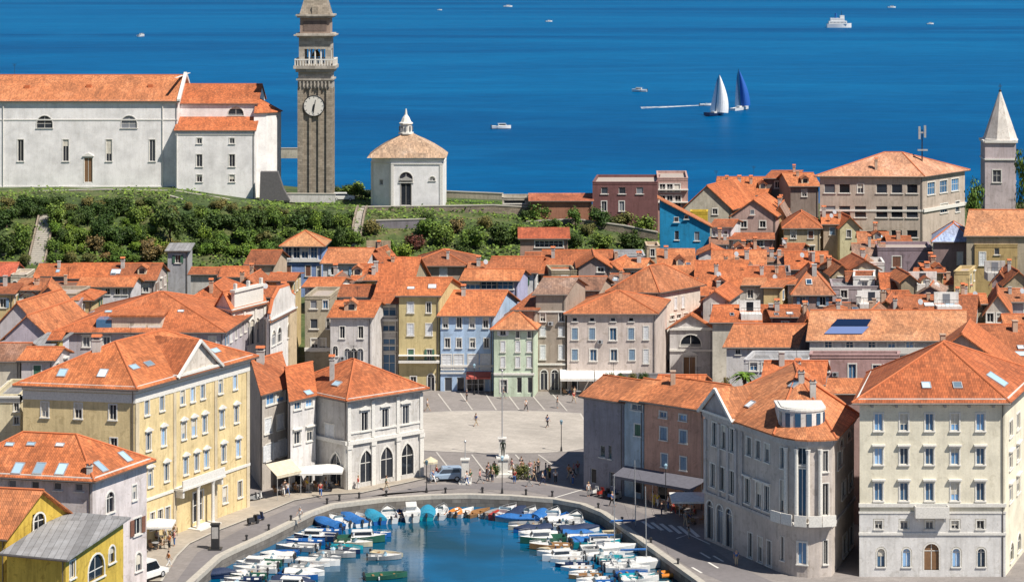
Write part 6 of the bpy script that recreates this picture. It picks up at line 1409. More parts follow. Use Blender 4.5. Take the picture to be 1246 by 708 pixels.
def boatkit(kind, L, B, D):
    out, st = hullmeshes(L, B, D); kit = [('hull', ml(out, 'hull'), None)]
    for sg, tt in ((1, 4), (-1, 3)):
        m = MB(); x, b, sh = st[tt]; m.lathe([(.03, 0), (.1, .08), (.1, .4), (.03, .48)], 6, (x, sg*(b+.09), sh-.5)); kit.append(('fender', ml(m, 'fender'), PN if sg > 0 else CVW))
    def deckpoly(t0, t1, dz=.05, ins=.05):
        m = MB(); S_ = [s for i, s in enumerate(st) if t0 <= i/10 <= t1]
        for (x0, b0, s0), (x1, b1, s1) in zip(S_, S_[1:]): m.poly([(x0, -max(0, b0-ins), s0+dz), (x1, -max(0, b1-ins), s1+dz), (x1, 0, s1+dz+.07), (x0, 0, s0+dz+.07)]); m.poly([(x0, 0, s0+dz+.07), (x1, 0, s1+dz+.07), (x1, max(0, b1-ins), s1+dz), (x0, max(0, b0-ins), s0+dz)])
        x0, b0, s0 = S_[0]; m.poly([(x0, -b0+ins, .12), (x0, b0-ins, .12), (x0, b0-ins, s0+dz), (x0, 0, s0+dz+.07), (x0, -b0+ins, s0+dz)]); return m
    def motor():
        m = MB(); x = -L/2; m.box(x-.32, x-.02, -.15, .15, D-.05, D+.32); m.box(x-.26, x-.08, -.11, .11, D+.32, D+.42); m.box(x-.24, x-.1, -.05, .05, -.3, D-.05); m.tube((x-.02, 0, D+.1), (x+.5, .05, D+.2), .03); return ('outboard_motor', ml(m, 'outboard_motor'), M_motor)
    if kind == 'rowing':
        m = MB()
        for t in (.22, .48, .72): i = int(t*10); b = st[i][1]*.93; m.box(st[i][0]-.13, st[i][0]+.13, -b, b, D*.62, D*.62+.05)
        kit.append(('thwart', ml(m, 'thwart'), PWD)); kit.append(motor())
    if kind in ('motor', 'console'):
        kit.append(('deck', ml(deckpoly(.5 if kind == 'motor' else .7, 1), 'deck'), PW)); m = MB(); x = L*.02 if kind == 'motor' else -.1*L; w_ = B*.4 if kind == 'motor' else B*.2; h0 = D+.1
        if kind == 'console': m2 = MB(); m2.box(x-.25, x+.2, -.35, .35, .12, D+.35); kit.append(('console', ml(m2, 'console'), PW)); h0 = D+.35; w_ = .35
        m.poly([(x+.25, -w_, h0), (x+.25, w_, h0), (x, w_*.9, h0+.38), (x, -w_*.9, h0+.38)]); m.poly([(x+.25, w_, h0), (x-.35, w_*1.05, h0), (x-.2, w_, h0+.3), (x, w_*.9, h0+.38)]); m.poly([(x+.25, -w_, h0), (x, -w_*.9, h0+.38), (x-.2, -w_, h0+.3), (x-.35, -w_*1.05, h0)])
        kit.append(('windscreen', ml(m, 'windscreen'), M_shield)); m = MB(); m.box(-L*.42, -L*.3, -B*.36, B*.36, .12, D*.75); m.box(-L*.2, -L*.1, -B*.3, -.1, .12, D*.8); m.box(-L*.2, -L*.1, .1, B*.3, .12, D*.8); kit.append(('seat', ml(m, 'seat'), CVW)); kit.append(motor())
        m = MB(); S_ = st[6:]; 
        for sg in (-1, 1): m.path([(s[0], sg*max(0, s[1]-.1), s[2]+.35) for s in S_], .02, 4)
        for s in S_[::2]: 
            for sg in (-1, 1): m.tube((s[0], sg*max(0, s[1]-.1), s[2]), (s[0], sg*max(0, s[1]-.1), s[2]+.35), .018, .018, 4)
        kit.append(('bow_rail', ml(m, 'bow_rail'), M_light))
    if kind == 'cabin':
        kit.append(('deck', ml(deckpoly(.3, 1), 'deck'), PW)); x0, x1 = -L*.15, L*.24; z0, z1 = D+.08, D+.75; w0, w1 = B*.34, B*.28
        m = MB(); m.hexa([(x0, -w0, z0), (x1+.3, -w0*.8, z0), (x1+.3, w0*.8, z0), (x0, w0, z0)], [(x0, -w1, z1), (x1-.1, -w1*.85, z1), (x1-.1, w1*.85, z1), (x0, w1, z1)]); m.box(x0-.25, x1-.05, -w1-.06, w1+.06, z1, z1+.06); kit.append(('cabin', ml(m, 'cabin'), PW))
        m = MB()
        for sg in (-1, 1): q = [(x0+.15, sg*(w0-.012), z0+.22), (x1-.05, sg*(w0*.88-.0), z0+.22), (x1-.2, sg*(w1*.93+.015), z1-.12), (x0+.15, sg*(w1+.035), z1-.12)]; m.poly(q)
        m.poly([(x1+.19, -w0*.68, z0+.2), (x1+.19, w0*.68, z0+.2), (x1+.0, w1*.7, z1-.1), (x1+.0, -w1*.7, z1-.1)]); kit.append(('cabin_window', ml(m, 'cabin_window'), M_glass)); kit.append(motor())
    if kind == 'covered':
        m = MB(); K = 6
        for (x0, b0, s0), (x1, b1, s1) in zip(st, st[1:]):
            for j in range(K):
                def q(x, b, s, j, i_): f = -1+2*j/K; hgt = (.42+.1*math.sin(x*2.1))*(1-f*f)*min(1, b/(B*.3)); return (x, f*(b+.03), s+.05+hgt)
                m.poly([q(x0, b0, s0, j, 0), q(x1, b1, s1, j, 0), q(x1, b1, s1, j+1, 0), q(x0, b0, s0, j+1, 0)], smooth_=True)
        for (x0, b0, s0), (x1, b1, s1) in zip(st, st[1:]):
            for sg in (-1, 1): m.poly([(x0, sg*(b0+.03), s0+.05), (x1, sg*(b1+.03), s1+.05), (x1, sg*(b1+.02), s1-.12), (x0, sg*(b0+.02), s0-.12)])
        x0, b0, s0 = st[0]; m.poly([(x0-.02, (-1+2*j/K)*(b0+.03), s0+.05+.4*(1-(-1+2*j/K)**2)) for j in range(K+1)]+[(x0-.02, b0, s0-.1), (x0-.02, -b0, s0-.1)]); kit.append(('cover', ml(m, 'cover'), CVB)); kit.append(motor())
    if kind == 'inflatable':
        m = MB(); r_ = .26; w_ = B/2-.2; m.path([(-L/2, w_, .28), (L*.15, w_, .28), (L*.35, w_*.7, .34), (L/2-.1, 0, .42), (L*.35, -w_*.7, .34), (L*.15, -w_, .28), (-L/2, -w_, .28)], r_, 8); kit = [('tube', ml(m, 'tube'), None)]
        m = MB(); m.poly([(-L/2+.3, -w_, .18), (L*.3, -w_*.6, .18), (L*.3, w_*.6, .18), (-L/2+.3, w_, .18)]); m.box(-L/2+.2, -L/2+.3, -w_, w_, 0, .55); m.box(-.3, 0, -w_, w_, .3, .38); kit.append(('floor', ml(m, 'floor'), PGY)); m = MB(); x = -L/2+.2; m.box(x-.32, x-.02, -.15, .15, .4, .85); m.box(x-.24, x-.1, -.05, .05, -.3, .4); kit.append(('outboard_motor', ml(m, 'outboard_motor'), M_motor))
    if kind == 'sail':
        kit.append(('deck', ml(deckpoly(.3, 1), 'deck'), PW)); m = MB(); z0 = D+.08; m.hexa([(-L*.12, -.55, z0), (L*.22, -.35, z0), (L*.22, .35, z0), (-L*.12, .55, z0)], [(-L*.1, -.45, z0+.4), (L*.16, -.28, z0+.35), (L*.16, .28, z0+.35), (-L*.1, .45, z0+.4)]); kit.append(('cabin', ml(m, 'cabin'), PW))
        m = MB(); m.tube((L*.08, 0, D), (L*.08, 0, D+9.2), .07, .045, 6); kit.append(('mast', ml(m, 'mast'), M_light)); m = MB(); m.tube((L*.08, 0, D+1.3), (-L*.38, 0, D+1.35), .05); m.tube((L*.07, 0, D+1.42), (-L*.36, 0, D+1.5), .13, .09, 8); kit.append(('boom', ml(m, 'boom'), CVB))
        m = MB()
        for q in ((L*.48, 0, D+.2), (-L*.48, 0, D+.1), (L*.05, B*.45, D), (L*.05, -B*.45, D)): m.tube((L*.08, 0, D+9.0), q, .012, .012, 3)
        kit.append(('rigging', ml(m, 'rigging'), M_metal))
    return kit
KITS = {'rowing': [boatkit('rowing', 4.6, 1.75, .5), boatkit('rowing', 5.2, 1.9, .55)], 'motor': [boatkit('motor', 5.4, 2.1, .65), boatkit('motor', 6.2, 2.3, .7)], 'console': [boatkit('console', 5.6, 2.1, .62)],
        'cabin': [boatkit('cabin', 6.2, 2.3, .8), boatkit('cabin', 6.8, 2.4, .85)], 'covered': [boatkit('covered', 5.2, 2.1, .6), boatkit('covered', 6.0, 2.3, .65)], 'inflatable': [boatkit('inflatable', 3.8, 1.8, .4)], 'sail': [boatkit('sail', 7.4, 2.4, .85)]}
HC = {'white': PW, 'blue': PB, 'navy': PN, 'turquoise': PT, 'green': PG, 'red': PR, 'orange': PO, 'grey': PGY, 'wooden': PWD, 'cream': PC}
CVC = {'blue': CVB, 'navy': CVN, 'turquoise': CVT, 'green': CVG, 'white': CVW}
KN = {'rowing': 'open boat with thwarts', 'motor': 'motorboat with windscreen', 'console': 'boat with a console', 'cabin': 'cabin boat', 'inflatable': 'inflatable dinghy', 'sail': 'sailing boat with a bare mast'}
BOATS = []
def boat(kind, x, y, rz, hull='white', cover=None, zone=''):
    kit = R0.choice(KITS[kind]); t = thing('sailing_boat' if kind == 'sail' else ('dinghy' if kind == 'inflatable' else 'moored_boat'), None, 'boat', (x, y, WZ), 'small boats moored in the harbour', rz); t.rotation_euler = (R0.uniform(-.03, .03), R0.uniform(-.02, .02), rz)
    t['_d'] = f"{hull} boat under a {cover} tarpaulin" if kind == 'covered' else f"{hull} {KN[kind]}"; t['_z'] = zone
    for nm, me, mt in kit:
        mt = mt or HC[hull]
        if nm == 'cover': mt = CVC[cover]
        inst(nm, me, t, mat=mt)
    sc_ = R0.uniform(.60, .80) if zone in ('left side', 'right side') else .84; t.scale = (sc_, sc_, sc_); BOATS.append(t); return t
def edgex(Y, left):
    pts = E[:len(E)//2+1] if left else E[len(E)//2:]
    for a, b2 in zip(pts, pts[1:]):
        if min(a[1], b2[1]) <= Y <= max(a[1], b2[1]): return lerp(a[0], b2[0], (Y-a[1])/(b2[1]-a[1]+1e-9))
    return pts[0][0] if left else pts[-1][0]
hulls = ['white']*10+['grey', 'wooden', 'blue']+['blue', 'navy', 'grey', 'cream', 'turquoise', 'green']; kinds = ['motor', 'motor', 'cabin', 'rowing', 'rowing', 'covered', 'console', 'console']; covs = ['blue', 'navy', 'turquoise', 'white', 'white', 'navy', 'white', 'white']
def rboat(x, y, rz, zone): k = R0.choice(kinds); boat(k, x, y, rz, R0.choice(hulls), R0.choice(covs), zone)
y = 224.0
while y < 254.5:
    xe = edgex(y, True)+1.2; room = -15.6-xe; n = int(room//4.9)+ (y > 244); sl = .25
    for k in range(max(1, n)):
        rboat(xe+2.4+k*5.2+R0.uniform(-.3, .3), y+R0.uniform(-.35, .35)-k*.9, math.pi+R0.uniform(-.2, .2)-.1 if k == 0 else R0.uniform(-.25, .25)-.12, 'left side')
    y += R0.uniform(1.25, 1.6)
y = 224.0
while y < 259.5:
    xe = edgex(y, False)-1.4; lim = interp(y, [224, 235, 246, 256], [4, 3, 0, -3.0]); n = int((xe-lim)//4.9)
    for k in range(max(1, min(3, n))):
        rboat(xe-2.5-k*5.2+R0.uniform(-.3, .3), y+R0.uniform(-.35, .35)+k*.5, R0.uniform(-.2, .2)+.12 if k == 0 else math.pi+R0.uniform(-.15, .35), 'right side')
    y += R0.uniform(1.25, 1.6)
# row along the far quay: bows or sterns toward the quay, left to right
far = [('covered', 'navy', 'blue', -19.2, -.75), ('covered', 'blue', 'turquoise', -16.4, -.6), ('motor', 'white', None, -13.6, -.25), ('console', 'white', None, -11.1, -.2), ('cabin', 'white', None, -8.6, -.1), ('covered', 'turquoise', 'turquoise', -6.0, 0), ('motor', 'white', None, -3.6, .05)]
def edgey(x):
    for a, b2 in zip(E, E[1:]):
        if a[0] <= x <= b2[0] and a[1] > 245: return lerp(a[1], b2[1], (x-a[0])/(b2[0]-a[0]))
    return 265
far = [('covered', 'navy', 'blue', 402, .7), ('motor', 'white', None, 416, .6), ('covered', 'white', 'blue', 430, .55), ('rowing', 'white', None, 443, .4), ('covered', 'blue', 'turquoise', 456, .35), ('motor', 'white', None, 474, .15), ('rowing', 'navy', None, 487, .1), ('cabin', 'white', None, 501, .08), ('covered', 'turquoise', 'turquoise', 520, 0), ('console', 'white', None, 537, -.1), ('inflatable', 'orange', None, 553, -.3), ('rowing', 'white', None, 566, -.5), ('rowing', 'wooden', None, 582, -.75), ('rowing', 'grey', None, 600, -.5), ('motor', 'red', None, 615, -.5), ('covered', 'navy', 'navy', 629, -.4), ('console', 'white', None, 643, -.35), ('covered', 'blue', 'blue', 657, -.35), ('motor', 'white', None, 672, -.25), ('rowing', 'blue', None, 685, -.2), ('motor', 'grey', None, 699, -.1)]
for kd, hc_, cv_, u, rot in far:
    x = wx(u, 262); ye = edgey(x)-1.0; boat(kd, x, ye-2.7, math.radians(90)+rot, hc_, cv_, 'far quay')
for u, v, hu in ((742, 672, 'white'), (768, 654, 'cream'), (781, 690, 'white')): x, y_ = P(u, v, WZ); boat('sail', x, y_, math.radians(8), hu, None, 'masts')
boat('covered', *P(262, 702, WZ), .1, 'navy', 'navy', 'left steps'); boat('rowing', *P(470, 703, WZ), .2, 'green', None, 'open water'); boat('inflatable', *P(820, 700, WZ), .3, 'orange', None, 'right quay corner')
ZN = {'left side': 'on the left side', 'right side': 'on the right side', 'far quay': 'along the far quay', 'masts': 'on the right', 'left steps': 'at the bottom left quay corner', 'open water': 'alone at the bottom of the harbour', 'right quay corner': 'at the bottom right quay corner'}
byd = {}
for t in BOATS: byd.setdefault((t['_d'], t['_z']), []).append(t)
for (d, z_), L_ in byd.items():
    L_.sort(key=lambda o: -o.location.y if z_ != 'far quay' else o.location.x)
    for i, o in enumerate(L_):
        o['label'] = (f"{ORD[i]} {d} {ZN[z_]}, {'from the left' if z_ == 'far quay' else 'from the far end'}" if len(L_) > 1 else f"{d} {ZN[z_]}"); del o['_d']; del o['_z']
# ---------------- boats at sea ----------------
def seaboat(u, v, label, L=8, heading=0, kind='cabin', hull='white'):
    Y = dy(v, WZ); t = thing('motorboat', label, 'boat', (wx(u, Y), Y, WZ+.15), None, heading); kit = KITS[kind][0]; k = L/6.2
    for nm, me, mt in kit: inst(nm, me, t, mat=mt or HC[hull], scale=(k, k, k))
    return t
seaboat(610, 157, 'small white motorboat on the open sea right of the white chapel', 7, .1)
seaboat(778, 112, 'tiny white motorboat left of the two sailing yachts', 7, 2.9)
seaboat(859, 129, 'white speedboat drawing a long foam trail beside the yachts', 6, .1, 'motor')
seaboat(172, 45, 'tiny white boat far out above the church roof', 9, 1.2); seaboat(535, 13, 'tiny distant boat at the top of the sea, nearest the bell tower', 5, 0); seaboat(668, 27, 'tiny white boat far out above the middle of the bay', 6, 0.2)
seaboat(618, 9, 'distant white motor yacht at the top of the sea', 10, 0); seaboat(1132, 30, 'tiny white boat right of the ferry', 6, 0.1); seaboat(1085, 10, 'faint distant boat above and right of the ferry', 9, 0)
def wake(name, pts, w0, w1):
    m = MB(); n = len(pts)-1
    for i in range(n):
        a, b2 = P(*pts[i], WZ), P(*pts[i+1], WZ); wa, wb = lerp(w0, w1, i/n), lerp(w0, w1, (i+1)/n); m.poly([(a[0], a[1]-wa, WZ+.05), (b2[0], b2[1]-wb, WZ+.05), (b2[0], b2[1]+wb, WZ+.05), (a[0], a[1]+wa, WZ+.05)], uv=[(i, 0), (i+1, 0), (i+1, 1), (i, 1)])
    o = m.build(name, M_foam); o['kind'] = 'stuff'; o['label'] = 'white foam wake behind the speedboat'
m_, nt, b = newmat('sea_foam'); n1 = noise(nt, mapping(nt, geo(nt), (.35, .5, 1)), 1, 5, .7); b.inputs['Base Color'].default_value = (.8, .83, .85, 1); b.inputs['Roughness'].default_value = .7
nt.links.new(ramp(nt, n1, [(.38, (0, 0, 0)), (.6, (.9, .9, .9))]), b.inputs['Alpha']); M_foam = m_
wake('wake', [(857, 128.4), (835, 129.2), (812, 130.4), (780, 131.5)], 1.2, 4.5)
def yacht(label, u, v, h_px, belly, sailmat, hull, lean=0):
    Y = dy(v, WZ); t = thing('sailing_yacht', label, 'yacht', (wx(u, Y), Y, WZ)); t.rotation_euler = (0, lean, 0)
    out, st = hullmeshes(12, 3.4, 1.1); me = ml(out, 'hull'); inst('hull', me, t, mat=hull, rz=.9); hh = h_px*Y/F
    m = MB(); m.tube((0, 0, .8), (0, 0, hh), .12, .07, 6); inst('mast', ml(m, 'mast'), t, mat=M_metal)
    m = MB(); m.box(-2.0, 2.4, -.9, .9, 1.1, 1.7); inst('cabin', ml(m, 'cabin'), t, rz=.9, mat=PW)
    m = MB(); N = 10; K = 6
    def sp_(i, j): f = i/N; g = j/K; wmax = belly*math.sin(math.pi*min(1, .12+.88*(1-f)**.8)*.62)*(1-f)**.45; x = .15+g*wmax*1.0; yb = -math.sin(math.pi*g)*wmax*.3-.2; return (x, yb, 1.6+(hh-1.9)*f)
    for i in range(N):
        for j in range(K): m.poly([sp_(i, j), sp_(i, j+1), sp_(i+1, j+1), sp_(i+1, j)], smooth_=True)
    inst('spinnaker', ml(m, 'spinnaker'), t, mat=sailmat)
    m = MB()
    for i in range(N):
        a, b2 = i/N, (i+1)/N; m.poly([(-.15, .1, 1.8+(hh-2.6)*a), (-.15-2.0*(1-a)**.7, .5, 1.8+(hh-2.6)*a), (-.15-2.0*(1-b2)**.7, .5, 1.8+(hh-2.6)*b2), (-.15, .1, 1.8+(hh-2.6)*b2)])
    inst('mainsail', ml(m, 'mainsail'), t, mat=plain('grey_blue_sail', (.12, .22, .38), .7))
yacht('sailing yacht with a big white billowing sail', 870, 141, 51, 5.2, plain('white_sail', (.80, .80, .80), .7), PN, .1)
yacht('sailing yacht with a bright blue billowing sail', 901, 134, 50, 4.2, plain('blue_sail', (.01, .10, .42), .7), PW, -.05)
Y = dy(34, WZ); t = thing('ferry', 'white passenger ship far out on the bay', 'ship', (wx(1021, Y), Y, WZ)); k = Y/F
out, st = hullmeshes(30*k, 8, 3.2); inst('hull', ml(out, 'hull'), t, mat=PW); m = MB()
m.box(-13*k, 9*k, -3.3, 3.3, 3.0, 5.6); m.box(-11*k, 6*k, -3, 3, 5.6, 8); m.box(1*k, 6*k, -2.4, 2.4, 8, 10.2); inst('superstructure', ml(m, 'superstructure'), t, mat=PW); m = MB()
for a, b2, z_ in ((-12*k, 8*k, 3.9), (-10*k, 5*k, 6.4)):
    n = 12
    for i in range(n): x = lerp(a, b2, i/n); m.box(x+.3, x+(b2-a)/n-.5, -3.36 if z_ < 5 else -3.06, -3.28 if z_ < 5 else -2.98, z_, z_+1)
inst('window_row', ml(m, 'window_row'), t, mat=M_glass); m = MB(); m.tube((-4*k, 0, 8), (-4*k, 0, 12), 1.1, .9, 10); inst('funnel', ml(m, 'funnel'), t, mat=PB); m = MB(); m.tube((3*k, 0, 10.2), (3*k, 0, 14), .2, .1); inst('mast', ml(m, 'mast'), t, mat=M_metal)
# ---------------- people ----------------
def skinmesh(name, V, Ed, root=0, sub=1):
    me = bpy.data.meshes.new(name); me.from_pydata([v[:3] for v in V], Ed, []); o = bpy.data.objects.new('tmp', me); COL.objects.link(o)
    md = o.modifiers.new('s', 'SKIN'); sv = me.skin_vertices[0].data
    for i, v in enumerate(V): sv[i].radius = (v[3], v[4] if len(v) > 4 else v[3]); sv[i].use_root = (i == root)
    o.modifiers.new('u', 'SUBSURF').levels = sub; o.modifiers['u'].render_levels = sub
    dg = bpy.context.evaluated_depsgraph_get(); ev = o.evaluated_get(dg); r_ = bpy.data.meshes.new_from_object(ev); r_.name = name; bpy.data.objects.remove(o)
    for p in r_.polygons: p.use_smooth = True
    r_.materials.clear(); r_.materials.append(PW); return r_
def figure(pose):
    # x = side, y = back(+)/front(-), z up. standing height 1.72
    hipz, dz, dyf = .92, 0, 0
    if pose == 'sit': hipz = .50
    if pose == 'walk': k1, k2, f1, f2 = (-.20, .5), (.05, .5), (-.36, .07), (.40, .12)
    elif pose == 'sit': k1, k2, f1, f2 = (-.44, .50), (-.44, .50), (-.46, .07), (-.42, .07)
    else: k1, k2, f1, f2 = (-.01, .5), (.0, .5), (.02, .07), (.03, .07)
    z = hipz; V = [(0, 0, z, .13, .10), (0, 0, z+.25, .12, .09), (0, -.01, z+.47, .16, .10), (0, 0, z+.57, .05), (0, -.02, z+.66, .075, .09), (0, -.01, z+.77, .07, .085)]
    Ed = [(0, 1), (1, 2), (2, 3), (3, 4), (4, 5)]
    legs, arms = [], []
    for sg, (ky, kz), (fy, fz) in ((1, k1, f1), (-1, k2, f2)):
        n = len(V); V += [(sg*.09, 0 if pose != 'sit' else -.05, z-.06, .085), (sg*.10, ky, kz, .06), (sg*.10, fy, fz+.02, .04), (sg*.11, fy-.16, .03, .035, .02)]; Ed += [(0, n), (n, n+1), (n+1, n+2), (n+2, n+3)]; legs.append(n)
    for sg in (1, -1):
        n = len(V); sw = {'walk': .22*sg, 'sit': -.3, 'stand': -.05}[pose]; V += [(sg*.19, 0, z+.46, .055), (sg*.25, sw*.3, z+.2, .04), (sg*.26, sw-.05, z+.0 if pose != 'sit' else z+.12, .03), (sg*.26, sw-.1, z-.07 if pose != 'sit' else z+.10, .032, .02)]; Ed += [(2, n), (n, n+1), (n+1, n+2), (n+2, n+3)]; arms.append(n)
    body = skinmesh('body', V, Ed)
    # fingers, nose, ears added to the body mesh
    m = MB(); hd = V[4]
    m.tube((0, hd[1]-.085, hd[2]+.03), (0, hd[1]-.115, hd[2]-.005), .012, .016, 5)
    for sg in (-1, 1): m.ball((sg*.078, hd[1], hd[2]+.01), .02, 6, 4)
    for a in arms:
        x, y_, z_ = V[a+3][:3]
        for i, l in enumerate((.05, .06, .062, .055, .042)): m.tube((x+(i-2)*.012, y_-.01, z_), (x+(i-2)*.014, y_-.03-(i == 0)*.02, z_-l), .008, .006, 4)
    bm = bmesh.new(); bm.from_mesh(body); tmp = m.mesh('t'); bm.from_mesh(tmp); bm.to_mesh(body); bm.free(); bpy.data.meshes.remove(tmp)
    s = 1.12; SV = [(0, 0, z-.02, .145, .115), (0, 0, z+.25, .137, .105), (0, -.01, z+.47, .178, .117), (0, 0, z+.53, .07, .07)]; SE = [(0, 1), (1, 2), (2, 3)]
    for a in arms: n = len(SV); q, w_ = V[a], V[a+1]; SV += [(q[0], q[1], q[2], .066), (w_[0], w_[1], w_[2]+.05, .055)]; SE += [(2, n), (n, n+1)]
    shirt = skinmesh('shirt', SV, SE)
    TV = [(0, 0, z+.02, .142, .112)]; TE = []
    for l in legs: n = len(TV); a, b_, c_ = V[l], V[l+1], V[l+2]; TV += [(a[0], a[1], a[2], .098), (b_[0], b_[1], b_[2], .075), (lerp(b_[0], c_[0], .85), lerp(b_[1], c_[1], .85), lerp(b_[2], c_[2], .85), .06)]; TE += [(0, n), (n, n+1), (n+1, n+2)]
    tro = skinmesh('trousers', TV, TE); m = MB(); m.ball((0, hd[1]+.015, hd[2]+.075), .098, 10, 6, (.95, 1.02, .95)); m.ball((0, hd[1]+.05, hd[2]+.0), .08, 8, 5, (.95, .8, 1)); hair = ml(m, 'hair')
    return body, shirt, tro, hair
FG = {p: figure(p) for p in ('stand', 'walk', 'sit')}
SK = plain('skin', (.50, .30, .21), .6, var=.05); CM = {n_: plain(n_+'_cloth', c, .85) for n_, c in {'white': (.72, .71, .7), 'black': (.03, .03, .035), 'blue': (.05, .13, .35), 'red': (.45, .04, .04), 'yellow': (.62, .45, .04), 'grey': (.3, .3, .3), 'green': (.06, .2, .1), 'beige': (.5, .4, .28), 'pink': (.6, .25, .28), 'navy': (.02, .03, .08), 'orange': (.6, .2, .04)}.items()}
HM = [plain('dark_hair', (.03, .02, .015), .7), plain('brown_hair', (.10, .05, .025), .7), plain('fair_hair', (.35, .24, .12), .7), plain('grey_hair', (.3, .3, .3), .7)]
PEOPLE = []
def person(u, v, pose, top, bot, where, rz=None, zb=0, dz=0):
    x, y_ = P(u, v, zb); t = thing('person', None, 'person', (x, y_, zb+dz), 'people about the harbour', R0.uniform(0, 6.28) if rz is None else rz); b_, s_, tr, ha = FG[pose]
    bd = inst('body', b_, t, mat=SK); inst('shirt', s_, t, mat=CM[top]); inst('trousers', tr, t, mat=CM[bot]); inst('hair', ha, t, mat=R0.choice(HM))
    PEOPLE.append((t, f"person {'seated' if pose == 'sit' else 'walking' if pose == 'walk' else 'standing'} in {top} top and {bot} trousers {where}")); return t
for a in ((568, 590, 'walk', 'white', 'blue', 'near the parked van'), (592, 584, 'stand', 'black', 'grey', 'left of the statue'), (599, 586, 'stand', 'beige', 'navy', 'left of the statue'), (604, 580, 'walk', 'grey', 'black', 'left of the statue'),
          (626, 588, 'stand', 'red', 'blue', 'right of the statue'), (650, 585, 'walk', 'black', 'beige', 'in the middle of the quay'), (641, 583, 'stand', 'green', 'grey', 'in the middle of the quay'), (655, 575, 'stand', 'black', 'black', 'in the middle of the quay'), (645, 577, 'stand', 'pink', 'white', 'in the middle of the quay'),
          (669, 583, 'stand', 'yellow', 'black', 'by the dark grey building'), (676, 588, 'stand', 'white', 'black', 'by the dark grey building'), (692, 582, 'walk', 'orange', 'beige', 'by the dark grey building'), (703, 578, 'stand', 'red', 'grey', 'by the dark grey building'), (697, 590, 'stand', 'navy', 'blue', 'by the dark grey building'),
          (795, 616, 'stand', 'yellow', 'yellow', 'beside the white parasol'), (800, 617, 'walk', 'yellow', 'white', 'beside the white parasol'), (813, 620, 'stand', 'white', 'blue', 'beside the white parasol'), (819, 625, 'walk', 'red', 'red', 'beside the white parasol'), (805, 628, 'stand', 'black', 'navy', 'beside the white parasol'), (828, 628, 'stand', 'white', 'white', 'beside the white parasol'), (834, 640, 'walk', 'grey', 'beige', 'beside the white parasol'),
          (345, 603, 'walk', 'white', 'white', 'in front of the awning cafe'), (350, 603, 'walk', 'white', 'blue', 'in front of the awning cafe'), (374, 598, 'stand', 'yellow', 'grey', 'in front of the awning cafe'), (431, 592, 'stand', 'beige', 'grey', 'at the corner of the arched palace'), (436, 596, 'stand', 'red', 'white', 'at the corner of the arched palace'), (527, 588, 'walk', 'blue', 'white', 'near the parked van'), (531, 583, 'stand', 'red', 'navy', 'near the parked van'), (612, 485, 'walk', 'black', 'grey', 'at the back of the square'), (568, 488, 'stand', 'navy', 'black', 'at the back of the square'), (520, 500, 'walk', 'white', 'beige', 'at the back of the square'), (666, 520, 'walk', 'blue', 'black', 'on the pale square'), (640, 500, 'walk', 'white', 'black', 'at the back of the square'),
          (206, 668, 'stand', 'orange', 'black', 'by the tables at bottom left'), (201, 655, 'walk', 'white', 'grey', 'by the tables at bottom left'), (212, 664, 'stand', 'pink', 'blue', 'by the tables at bottom left'), (205, 690, 'walk', 'orange', 'white', 'by the tables at bottom left'), (365, 635, 'walk', 'white', 'grey', 'on the left quay'), (660, 590, 'walk', 'white', 'navy', 'in the middle of the quay'), (664, 580, 'stand', 'grey', 'blue', 'in the middle of the quay'), (584, 588, 'walk', 'pink', 'grey', 'left of the statue'), (634, 576, 'stand', 'white', 'beige', 'in the middle of the quay'), (745, 616, 'walk', 'blue', 'black', 'in front of the dark grey building'), (716, 604, 'stand', 'white', 'grey', 'in front of the dark grey building'), (822, 618, 'stand', 'navy', 'beige', 'beside the white parasol'), (470, 596, 'walk', 'green', 'beige', 'below the pointed arches'), (390, 604, 'walk', 'red', 'blue', 'in front of the awning cafe'), (838, 655, 'stand', 'black', 'grey', 'by the round-cornered palace'), (896, 688, 'stand', 'blue', 'beige', 'by the round-cornered palace')):
    z_ = .12 if a[5].startswith(('by the tables', 'in front of the awning')) else 0
    person(a[0], a[1], a[2], a[3], a[4], a[5], zb=z_)
# ---------------- cafe furniture, parasols, awnings ----------------
m = MB(); m.lathe([(.22, 0), (.22, .03), (.03, .05), (.03, .7)], 10); m.lathe([(.38, .7), (.38, .74)], 14); ME_tab = [ml(m, 'table')]
mt_ = MB(); mt_.lathe([(.38, .7), (.38, .74)], 14); ml_ = MB(); ml_.lathe([(.22, 0), (.22, .03), (.03, .05), (.03, .7)], 10); TT, TB = ml(mt_, 'table_top'), ml(ml_, 'table_base')
mc = MB(); mc.box(-.21, .21, -.21, .21, .43, .47); CS = ml(mc, 'seat'); mc = MB(); mc.box(-.21, .21, .18, .21, .5, .88); CB_ = ml(mc, 'backrest'); LGS = []
for x in (-.18, .18):
    for y_ in (-.18, .18): mc = MB(); mc.tube((x, y_, 0), (x, y_, .5 if y_ > 0 else .43), .018, .018, 5); LGS.append(ml(mc, 'leg'))
def cafe_table(x, y_, z_, lab): t = thing('cafe_table', lab, 'table', (x, y_, z_), 'cafe tables'); inst('table_top', TT, t, mat=M_light); inst('table_base', TB, t, mat=M_metal)
def cafe_chair(x, y_, z_, rz, lab):
    t = thing('cafe_chair', lab, 'chair', (x, y_, z_), 'cafe chairs', rz); inst('seat', CS, t, mat=M_wood); inst('backrest', CB_, t, mat=M_wood)
    for l in LGS: inst('leg', l, t, mat=M_metal)
